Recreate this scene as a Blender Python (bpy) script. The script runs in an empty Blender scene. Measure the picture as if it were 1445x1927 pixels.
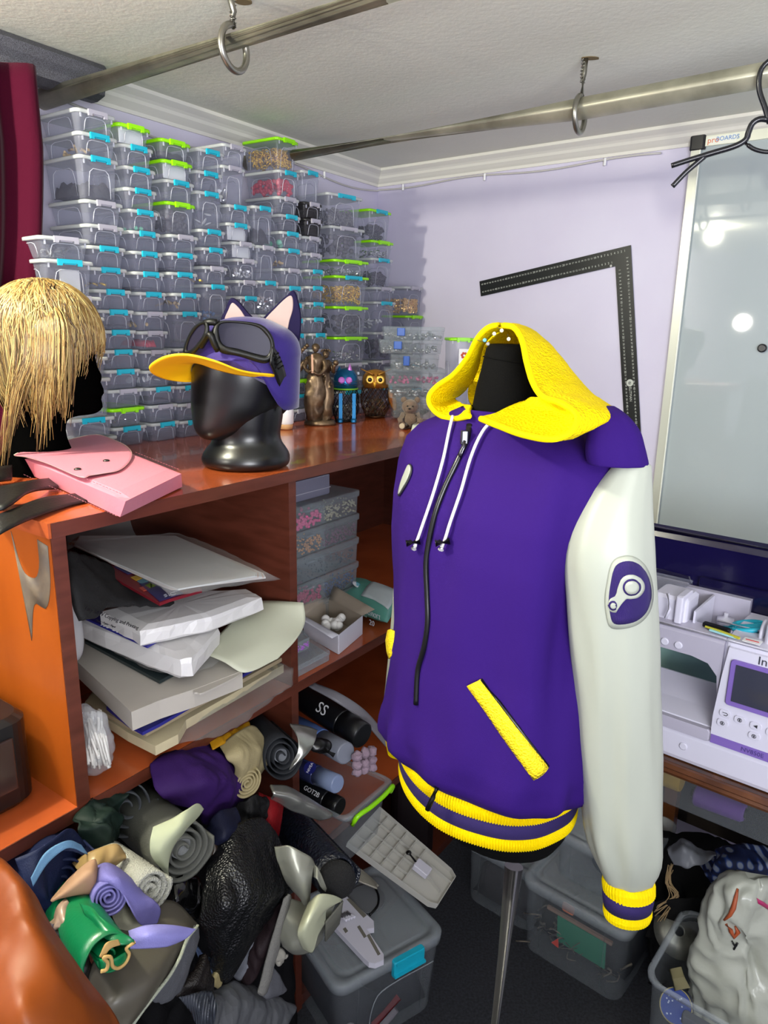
import bpy, math, random
from mathutils import Vector as V, Matrix, noise

R = random.Random(7)
SC = bpy.context.scene
COL = SC.collection
pi = math.pi

# ---------------------------------------------------------------- camera
FOC, CX, CY = 1375.0, 722.5, 963.5
PITCH, ROLL = math.radians(14.5), math.radians(1.1)
EYE = V((0, 0, 1.6))
_F = V((0, math.cos(PITCH), -math.sin(PITCH))); _U = V((0, math.sin(PITCH), math.cos(PITCH))); _R = V((1, 0, 0))
_cr, _sr = math.cos(ROLL), math.sin(ROLL)
cam_right = _R * _cr + _U * _sr
cam_up = _U * _cr - _R * _sr
cd = bpy.data.cameras.new('camera'); cam = bpy.data.objects.new('camera', cd); COL.objects.link(cam)
cd.sensor_fit = 'HORIZONTAL'; cd.sensor_width = 36.0; cd.lens = FOC / 1445 * 36.0
cd.clip_start = 0.02; cd.clip_end = 50
m3 = Matrix((cam_right, cam_up, -_F)).transposed()
cam.matrix_world = Matrix.Translation(EYE) @ m3.to_4x4()
SC.camera = cam

# ---------------------------------------------------------------- world, lamps, exposure
w = bpy.data.worlds.new('room_light'); SC.world = w; w.use_nodes = True
bg = w.node_tree.nodes['Background']; bg.inputs[0].default_value = (0.84, 0.83, 1.0, 1); bg.inputs[1].default_value = 0.45
def lamp(name, kind, loc, energy, col, size, aim=None):
    ld = bpy.data.lights.new(name, kind); o = bpy.data.objects.new(name, ld); COL.objects.link(o)
    o.location = loc; ld.energy = energy; ld.color = col
    if kind == 'AREA': ld.shape = 'DISK'; ld.size = size
    else: ld.shadow_soft_size = size
    if aim is not None: o.rotation_euler = (V(aim) - V(loc)).to_track_quat('-Z', 'Y').to_euler()
    return o
lamp('ceiling_lamp', 'POINT', (-0.95, 0.85, 2.07), 30, (1.0, 0.97, 0.78), 0.025)
lamp('side_lamp', 'POINT', (-1.10, 0.50, 1.64), 7.5, (1.0, 0.97, 0.84), 0.04)
lamp('ceiling_fill', 'AREA', (0.35, -0.8, 1.50), 34, (0.93, 0.95, 1.0), 1.0, (0.35, -0.25, 2.12))  # added fill to brighten the ceiling, not a fixture of the room
SC.view_settings.view_transform = 'Standard'; SC.view_settings.look = 'None'
SC.view_settings.gamma = 1.0; SC.view_settings.use_curve_mapping = False
SC.view_settings.exposure = 0.95
SC.cycles.transparent_max_bounces = 28
SC.cycles.max_bounces = 7
SC.cycles.diffuse_bounces = 3

# ---------------------------------------------------------------- pixel measurements -> places in the room
def ray(px, py):
    a = (px - CX) / FOC; b = -(py - CY) / FOC
    return _F + cam_right * a + cam_up * b
def PZ(px, py, z):                      # the point seen there at height z
    d = ray(px, py); return EYE + d * ((z - EYE.z) / d.z)
def PY(px, py, y):                      # the point seen there at distance y into the room
    d = ray(px, py); return EYE + d * (y / d.y)
def PP(px, py, p0, n):                  # the point seen there on a plane
    d = ray(px, py); return EYE + d * ((p0 - EYE).dot(n) / d.dot(n))

# ---------------------------------------------------------------- materials
MATS = {}
def srgb(c):
    if isinstance(c, str): c = tuple(int(c[i:i + 2], 16) / 255 for i in (0, 2, 4))
    return tuple(((x + 0.055) / 1.055) ** 2.4 if x > 0.04045 else x / 12.92 for x in c)
def M(name, col='808080', rough=0.5, metal=0.0, bump=None, var=None, coat=0.0, sheen=0.0, clear=None, spec=0.5, kind=None, emis=None, tr=None):
    if name in MATS: return MATS[name]
    m = bpy.data.materials.new(name); m.use_nodes = True; nt = m.node_tree; N = nt.nodes; Lk = nt.links
    b = N['Principled BSDF']; c = (*srgb(col), 1)
    b.inputs['Base Color'].default_value = c; b.inputs['Roughness'].default_value = rough
    b.inputs['Metallic'].default_value = metal; b.inputs['Coat Weight'].default_value = coat
    b.inputs['Sheen Weight'].default_value = sheen; b.inputs['Specular IOR Level'].default_value = spec
    if sheen: b.inputs['Sheen Roughness'].default_value = 0.4
    if tr: b.inputs['Transmission Weight'].default_value = tr
    tc = N.new('ShaderNodeTexCoord')
    if var:                              # (second colour, scale, stretch xyz, detail)
        mp = N.new('ShaderNodeMapping'); Lk.new(tc.outputs['Object'], mp.inputs[0]); mp.inputs['Scale'].default_value = var[2] if len(var) > 2 else (1, 1, 1)
        nz = N.new('ShaderNodeTexNoise'); nz.inputs['Scale'].default_value = var[1]; nz.inputs['Detail'].default_value = 5
        Lk.new(mp.outputs[0], nz.inputs[0])
        rp = N.new('ShaderNodeValToRGB'); rp.color_ramp.elements[0].position = 0.35; rp.color_ramp.elements[1].position = 0.68
        rp.color_ramp.elements[0].color = c; rp.color_ramp.elements[1].color = (*srgb(var[0]), 1)
        Lk.new(nz.outputs[0], rp.inputs[0]); Lk.new(rp.outputs[0], b.inputs['Base Color'])
    if bump:                             # (scale, strength, type, stretch)
        mp = N.new('ShaderNodeMapping'); Lk.new(tc.outputs['Object'], mp.inputs[0])
        if len(bump) > 3: mp.inputs['Scale'].default_value = bump[3]
        t = bump[2] if len(bump) > 2 else 'noise'
        if t == 'noise': x = N.new('ShaderNodeTexNoise'); x.inputs['Detail'].default_value = 4
        elif t == 'voronoi': x = N.new('ShaderNodeTexVoronoi')
        else: x = N.new('ShaderNodeTexWave'); x.bands_direction = t[-1] if t[-1] in 'XYZ' else 'X'; x.inputs['Distortion'].default_value = 0.6
        x.inputs['Scale'].default_value = bump[0]; Lk.new(mp.outputs[0], x.inputs[0])
        bp = N.new('ShaderNodeBump'); bp.inputs['Strength'].default_value = bump[1]; bp.inputs['Distance'].default_value = 0.002
        Lk.new(x.outputs[0], bp.inputs['Height']); Lk.new(bp.outputs[0], b.inputs['Normal'])
    if clear is not None:                # share of light that goes straight through a thin clear wall
        tb = N.new('ShaderNodeBsdfTransparent'); tb.inputs[0].default_value = (0.94, 0.955, 0.965, 1) if kind != 'tint' else (*srgb(col), 1)
        mx = N.new('ShaderNodeMixShader'); mx.inputs[0].default_value = clear
        Lk.new(b.outputs[0], mx.inputs[1]); Lk.new(tb.outputs[0], mx.inputs[2]); Lk.new(mx.outputs[0], N['Material Output'].inputs[0])
    if emis: b.inputs['Emission Color'].default_value = c; b.inputs['Emission Strength'].default_value = emis
    MATS[name] = m; return m

# ---------------------------------------------------------------- mesh builder
def catmull(pts, n):
    pts = [V(p) for p in pts]
    if len(pts) == 2: return [pts[0].lerp(pts[1], i / (n - 1)) for i in range(n)]
    # parametrise by chord length
    d = [0]
    for i in range(1, len(pts)): d.append(d[-1] + max(1e-6, (pts[i] - pts[i - 1]).length))
    out = []
    for k in range(n):
        t = d[-1] * k / (n - 1); i = 0
        while i < len(pts) - 2 and d[i + 1] < t: i += 1
        p1, p2 = pts[i], pts[i + 1]; h = d[i + 1] - d[i]; s = min(1, max(0, (t - d[i]) / h))
        m1 = (p2 - pts[i - 1]) / (d[i + 1] - d[i - 1]) if i > 0 else (p2 - p1) / h
        m2 = (pts[i + 2] - p1) / (d[i + 2] - d[i]) if i + 2 < len(pts) else (p2 - p1) / h
        s2, s3 = s * s, s * s * s
        out.append(p1 * (2 * s3 - 3 * s2 + 1) + m1 * h * (s3 - 2 * s2 + s) + p2 * (-2 * s3 + 3 * s2) + m2 * h * (s3 - s2))
    return out
def closed_spline(pts, n):
    pts = [V(p) for p in pts]; k = len(pts); out = []
    for i in range(n):
        t = i * k / n; a = int(t); s = t - a
        p0, p1, p2, p3 = (pts[(a + j) % k] for j in (-1, 0, 1, 2))
        out.append(0.5 * ((2 * p1) + (p2 - p0) * s + (2 * p0 - 5 * p1 + 4 * p2 - p3) * s * s + (3 * p1 - p0 - 3 * p2 + p3) * s ** 3))
    return out
def rr(wd, dp, r, n=4):                 # rounded rectangle outline, centred
    o = []
    for cx, cy, a0 in ((wd / 2 - r, dp / 2 - r, 0), (-wd / 2 + r, dp / 2 - r, pi / 2), (-wd / 2 + r, -dp / 2 + r, pi), (wd / 2 - r, -dp / 2 + r, 3 * pi / 2)):
        for i in range(n + 1):
            a = a0 + pi / 2 * i / n; o.append((cx + r * math.cos(a), cy + r * math.sin(a)))
    return o
def frame(d):
    d = d.normalized(); up = V((0, 0, 1)) if abs(d.z) < 0.93 else V((1, 0, 0))
    x = d.cross(up).normalized(); return x, x.cross(d).normalized()
class MB:
    def __init__(s): s.v = []; s.f = []; s.sm = []
    def add(s, vs, fs, smooth=False, mat=None):
        o = len(s.v); s.v += [(mat @ V(p)) if mat else V(p) for p in vs]; s.f += [[i + o for i in f] for f in fs]; s.sm += [smooth] * len(fs); return s
    def box(s, c, sz, mat=None, yaw=0, rot=None):
        x, y, z = (k / 2 for k in sz); vs = [V((i * x, j * y, k * z)) for i in (-1, 1) for j in (-1, 1) for k in (-1, 1)]
        m = Matrix.Translation(V(c)) @ (rot.to_4x4() if rot else Matrix.Rotation(yaw, 4, 'Z'))
        if mat: m = mat @ m
        return s.add(vs, [(0, 1, 3, 2), (4, 6, 7, 5), (0, 4, 5, 1), (2, 3, 7, 6), (0, 2, 6, 4), (1, 5, 7, 3)], mat=m)
    def loft(s, rings, closed=True, caps=(True, True), smooth=True, mat=None):
        n = len(rings[0]); vs = [p for r in rings for p in r]; fs = []
        for i in range(len(rings) - 1):
            for j in range(n if closed else n - 1):
                k = (j + 1) % n; fs.append((i * n + j, i * n + k, (i + 1) * n + k, (i + 1) * n + j))
        s.add(vs, fs, smooth, mat); o = len(s.v) - len(vs)
        if caps[0]: s.f.append([o + j for j in range(n)][::-1]); s.sm.append(False)
        if caps[1]: s.f.append([o + (len(rings) - 1) * n + j for j in range(n)]); s.sm.append(False)
        return s
    def prism(s, outline, z0, z1, mat=None, bev=0.0, smooth=False):
        cx = sum(p[0] for p in outline) / len(outline); cy = sum(p[1] for p in outline) / len(outline)
        def ring(z, k): return [V((cx + (x - cx) * k, cy + (y - cy) * k, z)) for x, y in outline]
        w_ = max(abs(p[0] - cx) for p in outline); k = 1 - bev / max(w_, 1e-6)
        rs = [ring(z0, 1), ring(z1, 1)] if not bev else [ring(z0, k), ring(z0 + bev, 1), ring(z1 - bev, 1), ring(z1, k)]
        return s.loft(rs, smooth=smooth, mat=mat)
    def rbox(s, c, sz, r, mat=None, yaw=0, bev=None, n=4):
        m = Matrix.Translation(V(c)) @ Matrix.Rotation(yaw, 4, 'Z')
        if mat: m = mat @ m
        return s.prism(rr(sz[0], sz[1], r, n), -sz[2] / 2, sz[2] / 2, m, bev if bev is not None else min(r, sz[2] / 2) * .4)
    def tube(s, pts, r, n=8, cap=True, mat=None, closed=False):
        pts = [V(p) for p in pts]; k = len(pts); rs = r if isinstance(r, (list, tuple)) else [r] * k; rings = []; px = None
        for i, p in enumerate(pts):
            if closed: d = pts[(i + 1) % k] - pts[i - 1]
            else: d = pts[min(i + 1, k - 1)] - pts[max(i - 1, 0)]
            if d.length < 1e-9: d = V((0, 0, 1))
            d.normalize()
            if px is None: x, y = frame(d)
            else:
                x = px - d * px.dot(d); x = x.normalized() if x.length > 1e-6 else frame(d)[0]; y = d.cross(x)
            px = x; rings.append([p + (x * math.cos(2 * pi * j / n) + y * math.sin(2 * pi * j / n)) * rs[i] for j in range(n)])
        if closed: rings.append(rings[0])
        return s.loft(rings, caps=(cap and not closed, cap and not closed), mat=mat)
    def lathe(s, prof, n=24, mat=None, sx=1, sy=1, caps=(True, True)):
        return s.loft([[V((r * sx * math.cos(2 * pi * j / n), r * sy * math.sin(2 * pi * j / n), z)) for j in range(n)] for r, z in prof], mat=mat, caps=caps)
    def ball(s, c, r, n=10, m_=7, sc=(1, 1, 1), mat=None):
        c = V(c); rings = []
        for i in range(m_ + 1):
            a = pi * i / m_; q = max(0.02, math.sin(a)); rings.append([c + V((r * q * math.cos(2 * pi * j / n) * sc[0], r * q * math.sin(2 * pi * j / n) * sc[1], -r * math.cos(a) * sc[2])) for j in range(n)])
        return s.loft(rings, mat=mat)
    def sheet(s, grid, th=0.0008, mat=None, smooth=True):     # grid of points -> a sheet with real thickness
        nr, nc = len(grid), len(grid[0]); top = []; bot = []
        for i in range(nr):
            for j in range(nc):
                a = V(grid[min(i + 1, nr - 1)][j]) - V(grid[max(i - 1, 0)][j]); b_ = V(grid[i][min(j + 1, nc - 1)]) - V(grid[i][max(j - 1, 0)])
                nn = a.cross(b_); nn = nn.normalized() if nn.length > 1e-12 else V((0, 0, 1))
                p = V(grid[i][j]); top.append(p + nn * th / 2); bot.append(p - nn * th / 2)
        K = nr * nc; fs = []
        for i in range(nr - 1):
            for j in range(nc - 1):
                a, b_, c, d = i * nc + j, i * nc + j + 1, (i + 1) * nc + j + 1, (i + 1) * nc + j
                fs += [(a, b_, c, d), (K + d, K + c, K + b_, K + a)]
        edge = [j for j in range(nc)] + [i * nc + nc - 1 for i in range(1, nr)] + [(nr - 1) * nc + j for j in range(nc - 2, -1, -1)] + [i * nc for i in range(nr - 2, 0, -1)]
        for q in range(len(edge)):
            a, b_ = edge[q], edge[(q + 1) % len(edge)]; fs.append((b_, a, K + a, K + b_))
        return s.add(top + bot, fs, smooth, mat)
    def drape(s, curves, nu=24, nv=12, th=0.0012, wob=0.0, wsc=20, fold=None, mat=None, ridge=0.0):
        cs = [catmull(c, nu) for c in curves]; g = []
        cols = [catmull([c[j] for c in cs], nv) if len(cs) > 1 else None for j in range(nu)]
        g = [[cols[j][i] for j in range(nu)] for i in range(nv)]
        if wob:
            for i in range(nv):
                for j in range(nu):
                    p = g[i][j]; g[i][j] = p + noise.noise_vector(p * wsc) * wob
        if ridge:
            a = (g[0][-1] - g[0][0]).normalized(); sd = V((g[0][0].x * 31, g[0][0].z * 17, 3))
            nn = (g[-1][nu // 2] - g[0][nu // 2]).cross(g[nv // 2][-1] - g[nv // 2][0]).normalized()
            for i in range(nv):
                for j in range(nu):
                    p = g[i][j]; k = min(1, 4 * min(i, nv - 1 - i) / nv + .35)
                    q = V((p.dot(a) * 30 + noise.noise(p * 12 + sd) * 1.2, p.z * 11, noise.noise(p * 7) * .8)) + sd
                    g[i][j] = p + nn * ((1 - 2.2 * abs(noise.noise(q))) * ridge * k + (1 - 2 * abs(noise.noise(q * 2.3))) * ridge * .35 * k)
        return s.sheet(g, th, mat)

# ---------------------------------------------------------------- things and parts
ROOTM = {}
def tag(o, label=None, cat=None, group=None, kind=None):
    if label and not 4 <= len(label.split()) <= 16: print('LABEL', len(label.split()), label)
    if label: o['label'] = label
    if cat: o['category'] = cat
    if group: o['group'] = group
    if kind: o['kind'] = kind
    return o
def mesh_of(name, mb):
    me = bpy.data.meshes.new(name); me.from_pydata([tuple(p) for p in mb.v], [], mb.f)
    me.polygons.foreach_set('use_smooth', mb.sm); me.update(); return me
def thing(name, label, cat, loc=(0, 0, 0), yaw=0, group=None, mat4=None):
    o = bpy.data.objects.new(name, None); COL.objects.link(o); o.empty_display_size = 0.02
    m = mat4 if mat4 is not None else Matrix.Translation(V(loc)) @ Matrix.Rotation(yaw, 4, 'Z')
    o.matrix_world = m; ROOTM[o.name] = m.copy(); tag(o, label, cat, group); return o
def part(root, name, mb, mat, world=False, label=None, me=None, loc=None, kind=None):
    if me is None:
        if world:
            inv = ROOTM[root.name].inverted(); mb.v = [inv @ p for p in mb.v]
        me = mesh_of(name, mb)
    if not me.materials: me.materials.append(mat)
    o = bpy.data.objects.new(name, me); COL.objects.link(o)
    if root is not None: o.parent = root; ROOTM[o.name] = ROOTM[root.name]
    if loc is not None: o.location = loc
    if label: o['label'] = label
    if kind: o['kind'] = kind
    return o
def solo(name, mb, mat, label, cat, group=None, kind=None):
    # one mesh that is the whole thing: origin moved to its base
    if mb.v:
        c = sum((p for p in mb.v), V((0, 0, 0))) / len(mb.v); c.z = min(p.z for p in mb.v)
    else: c = V((0, 0, 0))
    mb.v = [p - c for p in mb.v]
    me = mesh_of(name, mb); me.materials.append(mat); o = bpy.data.objects.new(name, me); COL.objects.link(o)
    o.location = c; tag(o, label, cat, group, kind); ROOTM[o.name] = Matrix.Translation(c); return o
def struct(name, mb, mat):
    me = mesh_of(name, mb); me.materials.append(mat); o = bpy.data.objects.new(name, me); COL.objects.link(o); o['kind'] = 'structure'; ROOTM[o.name] = Matrix.Identity(4); return o
def text_mb(s_, size, m4, ext=0.0003, mb=None, shear=0):
    cu = bpy.data.curves.new('t', 'FONT'); cu.body = s_; cu.size = size; cu.extrude = ext; cu.align_x = 'CENTER'; cu.align_y = 'CENTER'; cu.shear = shear; cu.resolution_u = 3
    o = bpy.data.objects.new('t', cu); me = bpy.data.meshes.new_from_object(o)
    mb = mb or MB(); mb.add([v.co.copy() for v in me.vertices], [list(p.vertices) for p in me.polygons], mat=m4)
    bpy.data.objects.remove(o); bpy.data.curves.remove(cu); bpy.data.meshes.remove(me); return mb
def axes(o, x, y, z=None):               # matrix from origin and axis directions
    x = V(x).normalized(); y = V(y); z = V(z) if z is not None else x.cross(y); z.normalize(); y = z.cross(x).normalized()
    m = Matrix((x, y, z)).transposed().to_4x4(); m.translation = V(o); return m
def ordn(i): return ['first', 'second', 'third', 'fourth', 'fifth', 'sixth', 'seventh', 'eighth', 'ninth', 'tenth', 'eleventh', 'twelfth', 'thirteenth', 'fourteenth', 'fifteenth', 'sixteenth', 'seventeenth'][i]
# ---------------------------------------------------------------- room shell
ZC = 2.117                               # ceiling height
CAB_A = math.radians(35)
cu_ = V((math.sin(CAB_A), math.cos(CAB_A), 0)); cb_ = V((-math.cos(CAB_A), math.sin(CAB_A), 0))   # along / into the cabinet
C0 = PZ(92, 984.6, 1.32)
def L(s, t, z): p = C0 + cu_ * s + cb_ * t; return V((p.x, p.y, z))
MC = axes(V((C0.x, C0.y, 0)), cu_, cb_, V((0, 0, 1)))
crA = PZ(717, 316, ZC); crA2 = PZ(242, 155.5, ZC); crB = PZ(1445, 206, ZC)
dA = (crA2 - crA).normalized(); dB = (crB - crA).normalized()          # away from the corner along each wall
nA = V((-dA.y, dA.x, 0)); nA = nA if nA.dot(V((0, 0, 0)) - crA) > 0 else -nA     # into the room
nB = V((-dB.y, dB.x, 0)); nB = nB if nB.dot(V((0, 0, 0)) - crA) > 0 else -nB
CW = 0.05
# corner of the walls proper: CW behind both crown lines
den = dA.x * dB.y - dA.y * dB.x
pa, pb = crA - nA * CW, crA - nB * CW; dd = pb - pa; ta = (dd.x * dB.y - dd.y * dB.x) / den
KC = pa + dA * ta; KC.z = 0
def wallpt(d, s, z): return V((KC.x + d.x * s, KC.y + d.y * s, z))
m_wall = M('lilac_wall', 'cdc9dc', 0.55, bump=(60, 0.06), var=('c6c0d6', 3))
m_ceil = M('ceiling_paint', 'dcdccf', 0.6, bump=(90, 0.35), var=('d4d4c8', 2.5))
m_crown = M('crown_paint', 'd6d4cc', 0.45)
m_carpet = M('carpet', '1e1f22', 0.95, bump=(700, 1.0), var=('30323a', 160))
def slab(p0, p1, z0, z1, n, th):
    a, b = V((p0.x, p0.y, 0)), V((p1.x, p1.y, 0)); q = n * th; mb = MB()
    vs = [V((p.x, p.y, z)) for z in (z0, z1) for p in (a, b, b - q, a - q)]
    return mb.add(vs, [(0, 1, 2, 3), (7, 6, 5, 4), (0, 4, 5, 1), (1, 5, 6, 2), (2, 6, 7, 3), (3, 7, 4, 0)])
struct('wall_left', slab(KC, wallpt(dA, 3.2, 0), 0, ZC, nA, 0.1), m_wall)
struct('wall_right', slab(KC, wallpt(dB, 2.6, 0), 0, ZC, nB, 0.1), m_wall)
fl = [KC, wallpt(dA, 3.2, 0), wallpt(dA, 3.2, 0) + dB * 2.6, wallpt(dB, 2.6, 0)]
for nm, z0, z1, mt in (('floor', -0.06, 0, m_carpet), ('ceiling', ZC, ZC + 0.06, m_ceil)):
    struct(nm, MB().prism([(p.x, p.y) for p in fl], z0, z1), mt)
def crown(d, n, other_n, ln, nm):
    prof = [(0, -0.050), (0.005, -0.050), (0.007, -0.042), (0.014, -0.037), (0.024, -0.029), (0.028, -0.022), (0.034, -0.017), (0.045, -0.011), (0.050, -0.008), (0.050, 0), (0, 0)]
    mb = MB(); rings = []
    for s, e in ((0, 1), (ln, 0)):
        rg = []
        for a, z in prof:
            base = wallpt(d, s, ZC + z) + n * a
            if e:                                  # mitre into the corner
                k = a / abs(n.dot(V((-d.y, d.x, 0)))) ; base = base + d * (a * (1 / max(1e-3, abs(d.dot(other_n)))) * 1.0 - a * (n.dot(other_n)) / max(1e-3, abs(d.dot(other_n))))
            rg.append(base)
        rings.append(rg)
    mb.loft(rings, smooth=False); return struct(nm, mb, m_crown)
crown(dA, nA, nB, 3.2, 'trim_1'); crown(dB, nB, nA, 2.6, 'trim_2')
# thin cable pinned under the crown
pts = []
for i in range(0, 41):
    s = 1.25 * (1 - i / 40)
    pts.append(wallpt(dA, s + 0.01, ZC - 0.064 - 0.012 * math.sin(s * 9) - 0.02 * (s > 0.75) * math.sin((s - .75) * 5)) + nA * 0.006)
for i in range(0, 31):
    s = 0.01 + 1.0 * i / 30
    pts.append(wallpt(dB, s, ZC - 0.060 - 0.005 * math.sin(s * 12)) + nB * 0.006)
cb = thing('cable', 'thin grey cable pinned along the wall just under the ceiling moulding', 'cable', wallpt(dA, 1.2, ZC - .1))
part(cb, 'cord', MB().tube(pts, 0.0028, 6), M('cable_grey', 'b9b6b4', 0.5), True)
for d, n, s in ((dA, nA, .32), (dB, nB, .12), (dB, nB, .45), (dB, nB, .85)):
    part(cb, 'cable_clip', MB().box(wallpt(d, s, ZC - 0.062) + n * .006, (0.006, 0.01, 0.02)), M('clip_white', 'dcdcdc', 0.4), True)

# ---------------------------------------------------------------- cabinet
m_wood = M('mahogany_lit', 'b4562b', 0.2, bump=(40, 0.03), var=('984722', 6, (1, 1, 8)), coat=0.3)  # laminate tone raised to carry the lamp light on the top board
m_woodd = M('mahogany_shaded', '5e2f22', 0.3, var=('4c2418', 10, (1, 1, 6)))  # same laminate with the shade of the front and inside put in
m_woodo = M('mahogany_lamplit', 'a04e16', 0.25, var=('8d4210', 6, (1, 1, .3)), coat=0.3)  # same laminate, tone shifted for how the near lamp lights this panel
ZT, ZM, TH = 1.32, 0.862, 0.022
DEP, LEN = 0.60, 1.78
LEN = min(LEN, ((KC - V((C0.x, C0.y, 0))).dot(cu_)) - 0.06)
CORNER_S = (KC - V((C0.x, C0.y, 0))).dot(cu_)
cab = thing('shelf_cabinet', 'long mahogany shelf unit holding papers, fabric rolls and bead boxes', 'cabinet', (C0.x, C0.y, 0), 0, mat4=MC)
def cbox(s0, s1, t0, t1, z0, z1): return MB().box(((s0 + s1) / 2, (t0 + t1) / 2, (z0 + z1) / 2), (s1 - s0, t1 - t0, z1 - z0))
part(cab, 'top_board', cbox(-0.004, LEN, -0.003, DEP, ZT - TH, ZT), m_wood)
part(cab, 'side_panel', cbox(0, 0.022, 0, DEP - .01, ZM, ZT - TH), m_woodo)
part(cab, 'side_panel', cbox(0, 0.022, 0, DEP - .01, 0, ZM - TH), m_woodd)
part(cab, 'side_panel', cbox(LEN - .022, LEN - .001, 0, DEP - .01, 0, ZT - TH), m_woodd)
part(cab, 'divider', cbox(0.492, 0.513, 0, DEP - .01, ZM, ZT - TH), m_woodd)
part(cab, 'divider', cbox(0.492, 0.513, 0, DEP - .01, 0, ZM - TH), m_woodd)
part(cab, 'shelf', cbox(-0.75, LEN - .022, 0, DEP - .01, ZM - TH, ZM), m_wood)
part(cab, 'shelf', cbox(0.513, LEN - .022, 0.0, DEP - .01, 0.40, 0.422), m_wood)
part(cab, 'shelf', cbox(-0.75, LEN - .022, 0.005, DEP - .01, 0.0, 0.03), m_woodd)
part(cab, 'back_panel', cbox(-0.75, LEN, DEP - .01, DEP - .004, 0, ZT - TH), m_woodd)
part(cab, 'side_panel', cbox(-0.77, -0.75, 0, DEP - .01, 0, ZM), m_woodd)
for a_ in ((0, LEN, ZT - TH, ZT, -.004), (-.75, LEN - .022, ZM - TH, ZM, -.001), (.513, LEN - .022, .40, .422, -.001)): part(cab, 'edge_strip', cbox(a_[0], a_[1], a_[4] - .0012, a_[4] + .0008, a_[2], a_[3]), m_woodd)  # dark strips stand for the shade on the front edges
part(cab, 'edge_strip', cbox(0, .022, -.0015, .001, ZM, ZT - TH), m_woodd)  # shade strip down the front of the side panel
# rubbed grey painted mark on the outer side of the panel
mk = MB()
q = [V(p) for p in ((0, .02, 1.27), (0, .075, 1.29), (0, .10, 1.24), (0, .085, 1.18), (0, .05, 1.165), (0, .03, 1.19), (0, .022, 1.14))]
c1 = catmull([(-.0006, .008, 1.285), (-.0006, .012, 1.225), (-.0006, .030, 1.185), (-.0006, .060, 1.185), (-.0006, .080, 1.12)], 20)
c2 = catmull([(-.0006, .034, 1.290), (-.0006, .036, 1.250), (-.0006, .050, 1.228), (-.0006, .082, 1.232), (-.0006, .105, 1.290)], 20)
mk.sheet([c1, [a.lerp(b, .5) for a, b in zip(c1, c2)], c2], 0.0006)
part(cab, 'painted_mark', mk, M('mark_grey', '5d5348', 0.6, var=('75654f', 30)))
# ---------------------------------------------------------------- clip-lid storage boxes
m_plas = M('clear_plastic', 'a9abbe', 0.14, clear=0.74)
m_line_p = M('plastic_ridge', 'c2c4d2', 0.2, clear=0.30)
m_pdark = M('smoky_plastic', '2c2a2c', 0.2, clear=0.35)
m_lidc = M('clear_lid', 'ccd0cf', 0.25, clear=0.35)
m_lidg = M('lime_lid', '8edc0a', 0.3)
m_lidd = M('black_lid', '232324', 0.3)
m_teal = M('teal_clip', '17a6bf', 0.35)
m_gclip = M('grey_clip', 'a3a1ae', 0.35)
MESH = {}
def bodymesh(wd, dp, h, dark=False):
    k = ('b', round(wd, 3), round(dp, 3), round(h, 3), dark)
    if k in MESH: return MESH[k]
    mb = MB(); tw = 0.88; r = 0.008
    def ring(sc, z, e=0): return [V((x * sc, y * (1 - (1 - sc) * .8) + dp / 2, z)) for x, y in rr(wd * .92 - e, dp * .94 - e, r, 3)]
    mb.loft([ring(tw - .03, 0.0), ring(tw, 0.003), ring(1, h - .002)], caps=(True, False), smooth=True)
    nplain = len(mb.f)
    # raised arch lines on the front and the near side
    def arch(fn, w_, n=7):
        pts = []
        z0, z1 = h * .08, h * .74
        for x, z in ((-.5, 0), (-.47, .6), (-.42, .88), (-.28, 1), (.28, 1), (.42, .88), (.47, .6), (.5, 0)):
            pts.append(fn(x * w_, z0 + (z1 - z0) * z))
        mb.tube(pts, 0.0009, 4)
    def wid(z): return tw + (1 - tw) * z / h
    yf = lambda z: dp / 2 - dp * .47 * (1 - (1 - wid(z)) * .8)
    arch(lambda x, z: V((x, yf(z) - .0006, z)), wd * .55)
    for sg in (-1, 1): arch(lambda x, z: V((sg * (wd * .46 * wid(z) + .0006), dp / 2 + x, z)), dp * .6)
    for sg in (-.38, .38): mb.box((wd * sg, yf(h) - .001, h - .007), (.003, .002, .014))
    me = mesh_of('box_body', mb); me['lines_from'] = nplain; MESH[k] = me; return me
def lidmesh(wd, dp):
    k = ('l', round(wd, 3), round(dp, 3))
    if k in MESH: return MESH[k]
    mb = MB()
    def ring(e, z): return [V((x, y + dp / 2, z)) for x, y in rr(wd - e, dp - e, 0.010, 4)]
    mb.loft([ring(.004, -.0065), ring(0, -.006), ring(0, -.0005), ring(.003, .001), ring(.010, .001), ring(.012, -.001)])
    MESH[k] = mesh_of('box_lid', mb); return MESH[k]
def clipmesh(w_):
    k = ('c', round(w_, 3))
    if k in MESH: return MESH[k]
    mb = MB(); a = w_ / 2
    o = [(-a, .0015), (a, .0015), (a, -.0105), (a * .66, -.0105), (a * .60, -.006), (-a * .60, -.006), (-a * .66, -.0105), (-a, -.0105)]
    rings = [[V((x, y, z)) for x, z in o] for y in (-.0035, .0015)]
    mb.loft(rings, smooth=False)
    mb.box((0, -.0005, -.0072), (w_ * .5, .002, .0022))
    MESH[k] = mesh_of('box_clip', mb); return MESH[k]
KN = {'T': 'teal clip', 'G': 'grey clip', 'L': 'lime lid', 'D': 'black lid', 'M': 'lime lid, teal clip'}
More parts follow.
